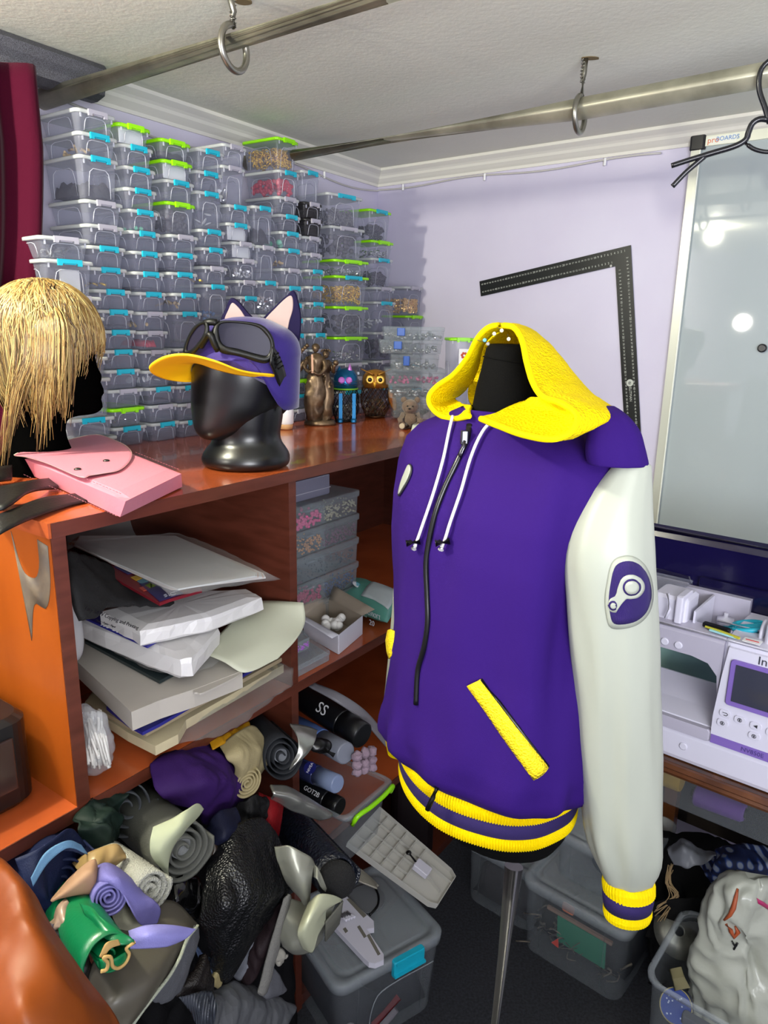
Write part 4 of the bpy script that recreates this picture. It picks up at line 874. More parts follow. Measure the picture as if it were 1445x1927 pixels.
Rm = [(516, 707, 1.345), (455, 698, 1.30), (400, 678, 1.272), (350, 667, 1.27), (312, 671, 1.28), (285, 686, 1.30), (283, 699, 1.34), (308, 712, 1.395), (343, 718, 1.43), (370, 718, 1.45)]
Ca = [(516, 708, 1.35), (478, 708, 1.345), (440, 703, 1.345), (405, 694, 1.35), (380, 684, 1.365), (366, 682, 1.38), (360, 690, 1.40), (360, 702, 1.425), (364, 712, 1.44), (370, 718, 1.45)]
vz = MB().drape(PYs([Rm, [((a[0] + b[0]) / 2, (a[1] + b[1]) / 2 - 2, (a[2] + b[2]) / 2) for a, b in zip(Rm, Ca)], Ca]), 50, 14, .0035); part(cp, 'visor', vz, m_vis, True)
for out, inn_, Ye in (([(416, 606), (424, 580), (434, 561), (448, 567), (464, 586), (480, 606), (450, 612)], [(423, 603), (430, 582), (437, 570), (447, 577), (457, 590), (463, 604), (443, 606)], 1.42), ([(489, 608), (515, 578), (540, 555), (553, 547), (562, 572), (566, 605), (561, 645), (545, 650), (515, 622)], [(496, 606), (520, 578), (542, 558), (550, 560), (551, 580), (545, 602), (537, 626), (515, 613)], 1.45)):
    e_ = part(cp, 'ear', cut(out, Ye, .012), m_ear, True); part(e_, 'ear_lining', cut(inn_, Ye - .0015, .003), m_earin, True)
gg = thing('goggles', 'black rubber goggles with dark lenses strapped round the purple cap', 'goggles', PY(430, 650, 1.34))
m_rub = M('rubber', '080908', .45, bump=(60, .1), spec=.35); m_lens = M('smoky_lens', '4a4760', .15, clear=.72, kind='tint', spec=.2)
def gY(x): return 1.318 + (0.0009 * (392 - x) if x < 392 else 0.00012 * (x - 392))
near_o = [(432, 603), (486, 609), (509, 627), (517, 652), (511, 676), (494, 684), (450, 671), (416, 664), (404, 645), (398, 626), (408, 607)]
near_i = [(417, 609), (477, 613), (501, 631), (509, 650), (503, 668), (486, 667), (446, 656), (424, 651), (414, 637)]
far_o = [(388, 604), (367, 612), (354, 631), (345, 656), (346, 667), (364, 666), (378, 652), (390, 634), (394, 618)]
far_i = [(384, 610), (371, 616), (357, 636), (351, 658), (362, 656), (376, 640), (384, 624)]
for o_, i_ in ((near_o, near_i), (far_o, far_i)):
    a = closed_spline([(x, y, 0) for x, y in o_], 48); b = closed_spline([(x, y, 0) for x, y in i_], 48)
    # align starting points
    k = min(range(48), key=lambda q: (b[q] - a[0]).length); b = b[k:] + b[:k]
    rings = [[PY(p.x, p.y, gY(p.x) + .028) for p in a], [PY(p.x, p.y, gY(p.x) + .004) for p in a], [PY(a[q].x * .6 + b[q].x * .4, a[q].y * .6 + b[q].y * .4, gY(a[q].x) - .004) for q in range(48)], [PY(p.x, p.y, gY(p.x)) for p in b], [PY(p.x, p.y, gY(p.x) + .006) for p in b]]
    part(gg, 'lens_frame', MB().loft(rings, caps=(False, False)), m_rub, True)
    part(gg, 'lens', MB().loft([[PY(p.x, p.y, gY(p.x) + .003) for p in b], [PY(p.x, p.y, gY(p.x) + .005) for p in b]], smooth=False), m_lens, True)
part(gg, 'nose_bridge', MB().tube(catmull([PY(x, y, Y) for x, y, Y in ((410, 660, 1.325), (402, 644, 1.318), (396, 630, 1.316), (389, 634, 1.325), (378, 652, 1.338))], 20), .006, 8).tube(catmull([PY(x, y, Y) for x, y, Y in ((412, 608, 1.325), (397, 606, 1.325), (386, 608, 1.33))], 8), .006, 8), m_rub, True)
stp = MB().drape(PYs([[(513, 650, 1.33), (524, 668, 1.345), (536, 700, 1.37), (542, 735, 1.39), (545, 765, 1.41)], [(508, 684, 1.325), (515, 700, 1.34), (524, 725, 1.36), (530, 750, 1.38), (532, 778, 1.40)]]), 24, 5, .003)
part(gg, 'strap', stp, m_blackp, True)
bk = MB()
for k in range(4): bk.tube([PY(514 + k * 3, 670 + k * 8, 1.330 + k * .004), PY(524 + k * 3, 664 + k * 8, 1.336 + k * .004)], .0022, 6)
part(gg, 'strap_buckle', bk, m_rub, True)
# --- foam head with blonde wig
YW = 1.33
m_foam = M('black_foam', '030303', 1, spec=0)
fmh = rowloft([(548, 55, 120), (560, 30, 142), (590, 4, 162), (620, -8, 170), (660, -12, 174), (690, -10, 180), (708, -6, 188), (720, -4, 186), (730, -2, 191), (740, 0, 192), (748, 4, 187), (757, 6, 189), (766, 10, 190), (776, 20, 180), (781, 32, 150), (790, 30, 126), (812, 22, 122), (835, 15, 128), (860, 5, 140), (893, 0, 150)], YW, .72, sub=60)
zmin = min(p.z for p in fmh.v); fmh.v = [V((p.x, p.y, max(p.z, 1.3203) if p.z < 1.335 else p.z)) for p in fmh.v]
solo('mannequin_head', fmh, m_foam, 'matt black foam head turned right, under the blonde wig', 'mannequin head')
wg = thing('blonde_wig', 'blonde shaggy wig with a small black hair clip on the foam head', 'wig', PY(85, 640, YW))
Ew = PY(84, 640, YW); RX, RY_, RZ = .095, .084, .096
hm = [MB(), MB(), MB()]; rh = random.Random(5)
def hairpt(th, pol, k=1.0): return Ew + V((RX * k * math.sin(pol) * math.cos(th), RY_ * k * math.sin(pol) * math.sin(th), RZ * k * math.cos(pol)))
base_h = MB(); br_ = []
for i in range(14):
    pol = .02 + 1.5 * i / 13; br_.append([hairpt(2 * pi * j / 36, pol * (1 if not (-.7 < ((2 * pi * j / 36 + pi) % (2 * pi) - pi) < .9) else .93), .985) for j in range(36)])
base_h.loft(br_, caps=(True, False)); part(wg, 'wig_cap', base_h, M('hair_base', '7a5a2a', .6, bump=(12, 1, 'noise', (12, 12, 1))), True)
for i in range(1500):
    th = rh.uniform(-pi, pi)
    if rh.random() < .55: th = rh.uniform(-2.9, .25)
    if th > .4 and rh.random() < .6: th = -th
    k = rh.uniform(1.0, 1.09); face = math.exp(-(th / .62) ** 2)
    polend = rh.uniform(1.35, 1.75) - .05 * face
    pts = []
    tw = rh.uniform(-.25, .25)
    p0_ = rh.uniform(.03, .5) if rh.random() < .8 else rh.uniform(.3, 1.0)
    for q in range(8):
        pol = p0_ + (polend - p0_) * q / 7
        pts.append(hairpt(th + tw * (1 - q / 7) ** 2 * 2 + .05 * math.sin(q + i), pol, k + .03 * math.sin(pol * 2)) )
    drop = 0
    if th < -.45: drop = rh.uniform(.01, .12) * (1 if th < -.7 else .5)
    if -1.9 < th < -.75 and rh.random() < .5: drop = rh.uniform(.06, .14)
    if th > .45: drop = rh.uniform(.02, .08)
    if abs(th) <= .45: drop = rh.uniform(0, .022)
    e_ = pts[-1]
    inw = V((-.0 - .22 * math.cos(th), -.0 - .15 * math.sin(th), 0))
    if drop > .004:
        for q in range(1, 6): f = q / 5; pts.append(e_ + V((0, 0, -drop * f)) + inw * drop * f * f + V((rh.uniform(-1, 1), rh.uniform(-1, 1), 0)) * .002 * f)
    r0 = rh.uniform(.0009, .0021)
    n_ = len(pts); hm[rh.choice((0, 0, 1, 1, 1, 2))].tube(pts, [r0 * (1 - .75 * q / (n_ - 1)) for q in range(n_)], 4, cap=False)
# long tapering locks that fall towards the pouch
for i in range(150):
    c = rh.choice(((72, 832, 0), (62, 770, 0), (110, 765, 0), (15, 830, 0), (28, 790, 0), (88, 812, 0), (5, 860, 0)))
    ex, ey = c[0] + rh.gauss(0, 7), c[1] + rh.gauss(0, 14)
    s0x = c[0] * .55 + 45 + rh.gauss(0, 12)
    P_ = [PY(85 + rh.gauss(0, 6), 548 + rh.random() * 6, 1.30), PY(s0x * .9 + 9, 600, 1.25), PY(s0x, 670, 1.235), PY((s0x + ex) / 2, 735, 1.24), PY(ex, ey, 1.25)]
    r0 = rh.uniform(.001, .002); pts = catmull(P_, 12); hm[i % 3].tube(pts, [r0 * (1 - .85 * q / 11) for q in range(12)], 4, cap=False)
for mb_, (nm, c) in zip(hm, (('hair_gold', '7d5f30'), ('hair_blonde', 'a08a55'), ('hair_brown', '523d22'))): part(wg, 'hair', mb_, M(nm, c, .38, bump=(5, .2)), True, kind='stuff')
cl = MB(); pc = PY(88, 545, 1.29)
cl.rbox((0, 0, 0), (.020, .008, .006), .003, Matrix.Translation(pc)); 
for k in range(5): cl.tube([pc + V((-.012 + k * .006, 0, 0)), pc + V((-.014 + k * .007, -.004, -.014))], [.0022, .0008], 6); cl.tube([pc + V((-.012 + k * .006, 0, 0)), pc + V((-.013 + k * .007, .002, .010))], [.0020, .0006], 6)
solo('hair_clip', cl, m_blackp, 'small black claw hair clip on top of the wig', 'hair clip')
# --- pink pouch
m_pink_l = M('pink_leather', 'd27f90', .42, bump=(250, .15)); m_pedge = M('pink_leather_edge', 'e9d3c0', .6); m_stud = M('dark_stud', '4f4d4a', .3, .9)
po = thing('belt_pouch', 'pale pink leather belt pouch with two dark studs lying over the cabinet edge', 'pouch', PZ(180, 880, 1.325))
zt_, zb_ = 1.357, 1.3225
A_, B_, C_, D_ = PZ(30, 853, zt_), PZ(176, 821, zt_), PZ(341, 887, zt_), PZ(236, 938, zt_)
A2, B2, C2, D2 = PZ(38, 884, zb_), PZ(183, 850, zb_), PZ(343, 916, zb_), PZ(226, 973, zb_)
g = []
def bil(a, b, c, d, u, v): return a.lerp(b, u).lerp(d.lerp(c, u), v)
pm_ = MB(); top_ = []; bot_ = []
for i in range(13):
    r1_, r2_ = [], []
    for j in range(13):
        u, v = j / 12, i / 12; pu = min(u, 1 - u, v, 1 - v); k = 1 - max(0, .08 - pu) / .08
        sag = -.004 * (1 - k) ** 2; r1_.append(bil(A_, B_, C_, D_, u, v) + V((0, 0, .004 * math.sin(pi * u) * math.sin(pi * v) + sag)))
        r2_.append(bil(A2, B2, C2, D2, u, v))
    top_.append(r1_); bot_.append(r2_)
K = 169; vs = [p for r in top_ for p in r] + [p for r in bot_ for p in r]; fs = []
for i in range(12):
    for j in range(12):
        a = i * 13 + j; fs += [(a, a + 1, a + 14, a + 13), (K + a + 13, K + a + 14, K + a + 1, K + a)]
ed = list(range(13)) + [i * 13 + 12 for i in range(1, 13)] + [12 * 13 + j for j in range(11, -1, -1)] + [i * 13 for i in range(11, 0, -1)]
for q in range(len(ed)): a, b = ed[q], ed[(q + 1) % len(ed)]; fs.append((b, a, K + a, K + b))
pm_.add(vs, fs, False); part(po, 'case', pm_, m_pink_l, True)
fo = [(27, 856), (60, 845), (120, 830), (178, 818), (212, 827), (238, 840), (248, 855), (240, 872), (222, 885), (196, 890), (170, 894), (150, 897), (90, 872), (50, 860)]
fo_s = closed_spline([(x, y, 0) for x, y in fo], 60)
def zf(x, y, o): return PZ(x, y, zt_ + .005 + o)
flp = MB().loft([[zf(p.x, p.y, 0) for p in fo_s], [zf(p.x, p.y, .0022) for p in fo_s], [zf(136 + (p.x - 136) * .97, 858 + (p.y - 858) * .97, .003) for p in fo_s]], smooth=False)
fl_ = part(po, 'flap', flp, m_pink_l, True); part(po, 'flap_edge', MB().tube([zf(p.x, p.y, .0005) for p in fo_s], .0011, 5, closed=True), m_pedge, True)
for x, y in ((200, 868), (146, 884)): part(po, 'stud', MB().lathe([(.0055, 0), (.0055, .002), (.003, .003), (.0012, .0024)], 16, Matrix.Translation(zf(x, y, .003))), m_stud, True)
part(po, 'side_opening', cut([(30, 862), (45, 858), (60, 866), (64, 878), (56, 890), (42, 884), (31, 876)], lambda x, y: PZ(45, 872, 1.34).y - .004, .002), M('pink_inside', '8a4a50', .8), True)
sst = MB()
for (a, b, n_) in (((45, 893), (222, 972), 34), ((255, 851), (338, 884), 16), ((70, 862), (230, 930), 26)):
    zz = (zb_ + .012) if a[0] == 45 else zt_ + .0045
    for i in range(n_):
        f = i / n_; f2 = (i + .55) / n_; p, q = (PZ(a[0] + (b[0] - a[0]) * t_, a[1] + (b[1] - a[1]) * t_, zz) for t_ in (f, f2)); sst.tube([p, q], .0005, 4)
part(po, 'stitching', sst, M('stitch_dark_pink', 'a9606e', .6), True)
# --- black straps
m_bleath = M('black_leather', '0b0b0c', .45, bump=(220, .35), spec=.35)
s1 = MB().drape([[PZ(-40, 925, 1.335), PZ(10, 915, 1.35), PZ(60, 905, 1.345), PZ(100, 900, 1.328)], [PZ(-40, 975, 1.33), PZ(10, 955, 1.345), PZ(60, 925, 1.34), PZ(110, 918, 1.326)]], 24, 6, .004)
solo('leather_strap', s1, m_bleath, 'upper black leather strap crossing the cabinet corner under the pouch', 'strap')
s2 = MB().drape([[PZ(-40, 985, 1.33), PZ(10, 964, 1.338), PZ(80, 938, 1.332), PZ(140, 930, 1.326), PZ(180, 928, 1.325)], [PZ(-40, 1030, 1.31), PZ(8, 1000, 1.326), PZ(70, 972, 1.326), PZ(130, 952, 1.3235), PZ(165, 943, 1.3235)]], 30, 6, .003)
solo('leather_strap', s2, m_bleath, 'lower stitched black leather strap curving off the cabinet corner', 'strap')
s3 = MB().drape([[PZ(-30, 882, 1.35), PZ(0, 879, 1.35), PZ(22, 876, 1.345)], [PZ(-30, 908, 1.34), PZ(0, 905, 1.34), PZ(22, 903, 1.335)]], 10, 5, .004)
solo('leather_strap', s3, m_bleath, 'short end of black stitched strap left of the pouch', 'strap')
# --- white bottle behind the head
vb = thing('ceramic_bottle', 'white bottle with a pale wooden foot behind the black head', 'bottle', PZ(538, 812, 1.32))
q = PZ(538, 808, 1.32); mq = Matrix.Translation(q)
bt_ = MB(); bt_.lathe([(.0165, .012), (.021, .018), (.0215, .05), (.019, .075), (.010, .092), (.007, .11), (.007, .125)], 24, mq); part(vb, 'body', bt_, M('white_ceramic', 'e6e6ea', .3), True)
ft = MB(); ft.lathe([(.014, 0.0005), (.0175, .004), (.0195, .014), (.0165, .020)], 24, mq); part(vb, 'foot', ft, M('pale_wood', 'c79c6c', .5), True)
# --- bronze figures
m_brz = M('bronze', '4a3a2c', .38, .7, var=('7d6850', 30), bump=(60, .5))
YS = PZ(600, 800, 1.32).y; bz = thing('bronze_statue', 'bronze statuette of two robed women, one with a sword, on the cabinet', 'statue', PZ(602, 800, 1.32))
cS = PZ(602, 799, 1.32)
part(bz, 'plinth', MB().lathe([(.044, .0005), (.045, .006), (.041, .010), (.040, .014)], 28, Matrix.Translation(cS), sy=.8), m_brz, True)
def fig(rows, head, hr, Y, nm):
    mb = rowloft(rows, Y, .75, 20, sub=36)
    for i, p in enumerate(mb.v): mb.v[i] = p + V((.0022 * math.sin((p.x * 900) + p.z * 60), -.0022 * math.sin(p.x * 1100 + p.z * 40), 0))
    mb.ball(PY(head[0], head[1], Y), hr, 14, 10, (1, 1, 1.25)); h = PY(head[0], head[1], Y)
    mb.ball(h + V((0, .003, .004)), hr * 1.15, 12, 8, (1.1, 1, 1)); mb.ball(h + V((0, -hr * 1.0, -.001)), .0018, 6, 5)
    return mb
f1 = fig([(796, 580, 602), (788, 577, 606), (765, 574, 610), (740, 573, 612), (715, 577, 609), (697, 581, 606), (684, 579, 608), (673, 578, 610), (668, 584, 605), (664, 590, 599)], (594, 656), .0088, YS, 'a')
f1.tube(catmull([PY(x, y, YS - d) for x, y, d in ((580, 673, .0), (573, 690, .012), (582, 700, .026), (587, 697, .030))], 12), [.007] * 6 + [.005] * 6, 8)
f1.tube(catmull([PY(x, y, YS - d) for x, y, d in ((607, 673, .0), (612, 692, .012), (600, 705, .024), (590, 700, .030))], 12), [.007] * 6 + [.005] * 6, 8)
part(bz, 'sword_figure', f1, m_brz, True)
part(bz, 'sword', MB().loft([[PY(585.5, 667, YS - .034), PY(589, 667, YS - .034), PY(589, 667, YS - .031), PY(585.5, 667, YS - .031)], [PY(586, 702, YS - .034), PY(590, 702, YS - .034), PY(590, 702, YS - .031), PY(586, 702, YS - .031)]], smooth=False).tube([PY(582, 699, YS - .033), PY(594, 701, YS - .033)], .002, 6), M('sword_copper', 'b08a70', .35, .8), True)
f2 = fig([(793, 603, 620), (785, 600, 624), (760, 600, 627), (735, 602, 627), (715, 605, 624), (702, 607, 622), (690, 604, 625), (682, 606, 624), (677, 609, 619)], (613, 668), .0080, YS + .012, 'b')
f2.tube(catmull([PY(x, y, YS + d) for x, y, d in ((622, 683, .012), (627, 700, .0), (628, 692, -.01), (631, 686, -.014))], 10), .0048, 8); f2.ball(PY(632, 683, YS - .014), .008, 10, 7)
for k in range(7): f2.ball(PY(613 + 8 * math.cos(k * pi / 6), 661 - 3 * math.sin(k * pi / 6), YS + .008), .003, 6, 5)
part(bz, 'robed_figure', f2, m_brz, True)
tr = MB(); tr.tube(catmull([PY(x, y, YS) for x, y in ((580, 676), (570, 684), (562, 694), (558, 700))], 10), [.007] * 5 + [.010] * 5, 8); tr.tube([PY(560, 668, YS), PY(576, 652, YS)], [.010, .007], 10)
for k in range(5): tr.ball(PY(562 + k * 4, 666 - k * 4, YS - .006), .0055, 8, 6)
part(bz, 'torch', tr, m_brz, True)
# --- wire basket animals
def lattice(c, prof, n, turns, r, mb, sy=1.0):
    H_ = prof[-1][1]
    def rad(z):
        for (r0, z0), (r1_, z1_) in zip(prof, prof[1:]):
            if z0 <= z <= z1_: return r0 + (r1_ - r0) * (z - z0) / (z1_ - z0)
        return prof[-1][0]
    for sg in (-1, 1):
        for k in range(n):
            pts = []
            for i in range(15): z = prof[0][1] + (H_ - prof[0][1]) * i / 14; a = 2 * pi * k / n + sg * turns * i / 14; pts.append(c + V((rad(z) * math.cos(a), rad(z) * sy * math.sin(a), z)))
            mb.tube(pts, r, 4)
    return mb
def coins(c, rad, h, n, seed):
    rg = random.Random(seed); mb = MB()
    for i in range(n):
        a = rg.uniform(0, 2 * pi); q = rad * math.sqrt(rg.random()); mb.lathe([(.0055, 0), (.0055, .0012)], 10, Matrix.Translation(c + V((q * math.cos(a), q * math.sin(a), .004 + rg.random() * h))) @ Matrix.Rotation(rg.uniform(-1, 1), 4, 'X') @ Matrix.Rotation(rg.uniform(-1, 1), 4, 'Y'))
    return mb
m_bluem = M('blue_metal', '12608e', .3, .6); m_wire = M('dark_wire', '1b1a19', .35, .8); m_green = M('green_enamel', '6fae2a', .4); m_pinke = M('pink_glass_eye', 'd070d8', .15)
cc = PZ(650, 792, 1.32)
ct = thing('cat_money_box', 'blue metal cat money box with wire mesh body and pink eyes', 'money box', cc)
part(ct, 'mesh_body', lattice(cc, [(.030, .004), (.038, .03), (.038, .07), (.032, .095)], 16, 1.6, .0009, MB()).lathe([(.030, .001), (.030, .004)], 24, Matrix.Translation(cc)), m_wire, True)
part(ct, 'head', MB().lathe([(.033, .095), (.036, .110), (.034, .130), (.024, .146), (.006, .152)], 24, Matrix.Translation(cc)), m_bluem, True)
part(ct, 'ear', MB().lathe([(.009, 0), (.006, .012), (.0005, .026)], 10, Matrix.Translation(cc + V((.012, -.01, .140)))), M('pink_ear', 'c77bd0', .3, .4), True)
part(ct, 'ear', MB().lathe([(.009, 0), (.006, .010), (.0005, .020)], 10, Matrix.Translation(cc + V((-.018, -.006, .138)))), m_bluem, True)
for x in (-.010, .011): part(ct, 'eye', MB().lathe([(.0095, 0), (.0095, .003), (.006, .005)], 18, Matrix.Translation(cc + V((x, -.033, .120))) @ Matrix.Rotation(pi / 2, 4, 'X')), m_pinke, True)
part(ct, 'nose', MB().ball(cc + V((0, -.037, .108)), .004), m_bluem, True)
wh = MB()
for sg in (-1, 1):
    for k in (-1, 0, 1): wh.tube([cc + V((sg * .012, -.037, .110 + k * .003)), cc + V((sg * .034, -.040, .112 + k * .007))], .0009, 5)
part(ct, 'whiskers', wh, m_chrome, True)
part(ct, 'collar', MB().tube([cc + V((.0345 * math.cos(a), .0345 * math.sin(a), .094)) for a in [2 * pi * i / 24 for i in range(24)]], .0028, 6, closed=True), m_green, True)
for x, y in ((-.012, -.036), (.026, -.030)):
    lg = MB(); lg.box(cc + V((x, y, .042)), (.010, .004, .082)); lg.rbox(cc + V((x, y - .008, .006)), (.016, .022, .011), .005); part(ct, 'leg', lg, m_bluem, True)
solo('coin', coins(cc, .026, .045, 60, 3), M('coin_silver', 'a8a49a', .35, .8), 'loose coins inside the blue cat money box', 'coins', kind='stuff')
oc = PZ(706, 785, 1.32)
ow = thing('owl_money_box', 'amber glazed owl money box with wire mesh body and big round eyes', 'money box', oc); m_amb = M('amber_glaze', '8a4a14', .25, .5, var=('c9903a', 25))
part(ow, 'mesh_body', lattice(oc, [(.028, .004), (.042, .03), (.046, .06), (.040, .092)], 18, 1.5, .0010, MB()).lathe([(.030, .001), (.032, .006)], 24, Matrix.Translation(oc)), M('copper_wire', '5a3a22', .35, .8), True)
part(ow, 'head', MB().lathe([(.040, .090), (.042, .105), (.040, .124), (.028, .140), (.006, .145)], 28, Matrix.Translation(oc)), m_amb, True)
for x in (-.017, .014):
    e_ = part(ow, 'eye', MB().lathe([(.014, 0), (.013, .003), (.010, .004)], 22, Matrix.Translation(oc + V((x, -.039, .116))) @ Matrix.Rotation(pi / 2, 4, 'X')), M('owl_eye_gold', 'c9a040', .3, .5), True)
    part(e_, 'pupil', MB().lathe([(.0065, 0), (.005, .003), (.001, .004)], 16, Matrix.Translation(oc + V((x, -.0435, .116))) @ Matrix.Rotation(pi / 2, 4, 'X')), m_blackp, True)
part(ow, 'beak', MB().lathe([(.0055, 0), (.004, -.008), (.0008, -.016)], 10, Matrix.Translation(oc + V((-.002, -.043, .110)))), M('beak_yellow', 'd9a62c', .35), True)
for sg in (-1, 1): part(ow, 'brow', MB().tube(catmull([oc + V((sg * .004, -.040, .130)), oc + V((sg * .024, -.034, .138)), oc + V((sg * .044, -.022, .146))], 10), [.0028] * 5 + [.0018] * 5, 6), m_amb, True)
wm = MB().lathe([(.0015, -.036), (.009, -.018), (.012, .004), (.009, .024), (.003, .034)], 16, Matrix.Translation(oc + V((.052, -.020, .054))) @ Matrix.Rotation(-.28, 4, 'Y'), sy=.5); part(ow, 'wing', wm, m_amb, True)
solo('coin', coins(oc, .028, .05, 50, 4), M('coin_brown', '8a7a62', .4, .7), 'loose coins inside the owl money box', 'coins', kind='stuff')
# --- teddy bear
bc = PZ(771, 806, 1.32); m_fur = M('brown_plush', '7d6a5a', .95, bump=(500, 1.0), sheen=.4)
bear = thing('teddy_bear', 'small seated grey-brown teddy bear near the cabinet end', 'plush toy', bc)
bb = MB(); bb.ball(bc + V((0, .004, .026)), .024, 18, 12, (1, .9, 1.1)); bb.ball(bc + V((-.001, -.002, .060)), .0215, 18, 12, (1.05, .95, .92)); bb.ball(bc + V((-.003, -.020, .055)), .010, 12, 9, (1.1, .9, .8))
for sg in (-1, 1):
    bb.ball(bc + V((sg * .0185, 0, .078)), .0085, 10, 8, (1, .6, 1)); bb.tube([bc + V((sg * .018, -.004, .040)), bc + V((sg * .027, -.014, .026)), bc + V((sg * .024, -.022, .016))], [.0085, .008, .0075], 10)
    bb.tube([bc + V((sg * .012, -.006, .011)), bc + V((sg * .022, -.026, .011))], [.011, .0105], 10)
part(bear, 'body', bb, m_fur, True)
for sg in (-1, 1): part(bear, 'foot_pad', MB().lathe([(.0075, 0), (.0072, .0015)], 14, Matrix.Translation(bc + V((sg * .0225, -.0365, .011))) @ Matrix.Rotation(pi / 2, 4, 'X')), M('pad_cream', 'c9bfa6', .8), True)
for x in (-.0085, .006): part(bear, 'eye', MB().ball(bc + V((x, -.022, .063)), .0022, 8, 6), m_blackp, True)
part(bear, 'nose', MB().ball(bc + V((-.003, -.030, .057)), .003, 8, 6, (1.3, .7, .8)), m_blackp, True)
# --- compartment organisers near the corner
m_org = M('clear_organiser', 'b4bec4', .15, clear=.74)
def organiser(x0, x1, y0, y1, Y, clipx, label, fill, clipc='blue', n=5):
    a, b = PY(x0, y1, Y), PY(x1, y1, Y); top = PY((x0 + x1) / 2, y0, Y).z; z0 = a.z * .5 + b.z * .5; w_ = (b - a).length; h = top - z0; dp = .10
    m4 = Matrix.Translation(V(((a.x + b.x) / 2, (a.y + b.y) / 2, z0))) @ Matrix.Rotation(.06, 4, 'Z'); t = thing('compartment_box', label, 'organiser box', mat4=m4, group='compartment boxes by the corner')
    bd = MB(); bd.loft([[V((x, y + dp / 2, z)) for x, y in rr(w_ * k, dp * k, .006, 3)] for k, z in ((.94, 0), (.96, .002), (.985, h * .72))], caps=(True, False))
    for i in range(1, n): bd.box(((i / n - .5) * w_ * .95, dp / 2, h * .35), (.0015, dp * .9, h * .66))
    part(t, 'tray', bd, m_org); ld = MB(); ld.loft([[V((x, y + dp / 2, z)) for x, y in rr(w_ - e, dp - e, .006, 3)] for e, z in ((.002, h * .70), (0, h * .72), (0, h * .97), (.004, h))]); part(t, 'lid', ld, m_org)
    if clipx: 
        k = (clipx - x0) / (x1 - x0) - .5; part(t, 'latch', MB().rbox((k * w_, -.003, h * .62), (w_ * .13, .004, h * .55), .002), M('latch_blue', '1f55b0', .35))
    mt, sh, r = fill; rg = random.Random(int(y0)); cn = MB()
    for i in range(46):
        p = V(((rg.random() - .5) * w_ * .88, rg.random() ** 1.8 * dp * .8 + .008, r + rg.random() * h * .35)); a4 = m4 @ Matrix.Translation(p) @ Matrix.Rotation(rg.random() * 3, 4, 'X')
        if sh == 'ball': cn.ball((0, 0, 0), r, 7, 5, mat=a4)
        else: cn.lathe([(r, 0), (r, r * .5), (r * .4, r * .8)], 9, a4)
    return cn, mt, t
zc_rows = [((721, 837, 615, 641, 2.18, 754), 'shallow clear compartment box with a blue latch, topmost of the stack near the corner', (m_silv, 'disc', .005), 'silver studs in the topmost compartment box near the corner'),
 ((714, 832, 640, 666, 2.175, 748), 'shallow clear compartment box with a blue latch, second from top near the corner', (m_silv, 'ball', .005), 'steel beads in the second compartment box from the top'),
 ((735, 826, 667, 699, 2.175, 764), 'narrower clear compartment box with a blue latch, third from top near the corner', (m_silv, 'disc', .0055), 'metal studs in the third compartment box from the top'),
 ((724, 838, 694, 725, 2.18, None), 'clear box of pink beads near the corner, above the lowest boxes', (M('pink_bead', 'e0609a', .3), 'ball', .0045), 'pink beads in the clear box near the corner'),
 ((730, 822, 722, 750, 2.18, None), 'clear box of gold rings under the box of pink beads', (m_silv, 'disc', .006), 'gold and silver rings under the pink beads'),
 ((738, 812, 748, 787, 2.18, None), 'lowest clear box of the corner stack, standing behind the teddy bear', (m_greyd, 'ball', .005), 'dark beads in the clear box behind the teddy bear')]
for (x0, x1, y0, y1, Y, cx), lb, fl_, lf in zc_rows:
    cn, mt, t = organiser(x0, x1, y0, y1, Y, cx, lb, fl_); solo('bead', cn, mt, lf, 'beads', kind='stuff')
clip_box(PY(872, 640, 2.02), 1.3205, PY(872, 636, 2.02).z, .1, .075, .09, 'L', 'clear box with lime clip and a small picture label behind the yellow hood', 'clip-lid storage boxes stacked on the cabinet')
lq = PY(873, 671, 2.012)
lbm = MB().box(lq, (.028, .001, .040)); lbl = thing('picture_label', 'small white picture label with red flowers on the box behind the hood', 'label', lq); part(lbl, 'card', lbm, m_white, True)
fm_ = MB()
for k in range(6): fm_.ball(lq + V((.006 * math.cos(k), -.001, .003 + .006 * math.sin(k))), .0035, 7, 5, (1, .2, 1))
part(lbl, 'printed_flowers', fm_, M('print_red', 'c04a30', .6), True)
bb_ = PY(845, 690, 2.1); solo('blue_box', MB().rbox((bb_.x, bb_.y + .05, 1.3205 + .045), (.05, .08, .09), .006), M('blue_plastic', '15406f', .35), 'dark blue plastic box between the corner stack and the yellow hood', 'box')
# ---------------------------------------------------------------- papers in the left compartment
def PT(px, py, t): return PP(px, py, L(0, t, 0), cb_)
def PTs(rows): return [[PT(*p) for p in r] for r in rows]
def flat(outline, z, th, spline=False, n=40, mb=None):
    o = closed_spline([(x, y, 0) for x, y in outline], n) if spline else [V((x, y, 0)) for x, y in outline]
    zf_ = z if callable(z) else (lambda x, y: z)
    up = [PZ(p.x, p.y, zf_(p.x, p.y)) for p in o]; mb = mb or MB(); return mb.loft([up, [p - V((0, 0, th)) for p in up]], smooth=False)
m_sleeve = M('clear_sleeve', 'b8b5b0', .10, clear=.86, bump=(25, .5)); m_kraft = M('cream_paper', 'b5a88a', .7, var=('c4b894', 20)); m_paper = M('office_paper', 'c9c8c4', .6); m_env = M('grey_board', 'b6b0a6', .65, var=('aaa49b', 5))
m_blue = M('print_blue_ink', '2a2a80', .4); m_gsheet = M('pale_green_sheet', 'b9bba6', .55); m_pack = M('paper_wrap', 'd2d0cf', .4, bump=(9, .5))
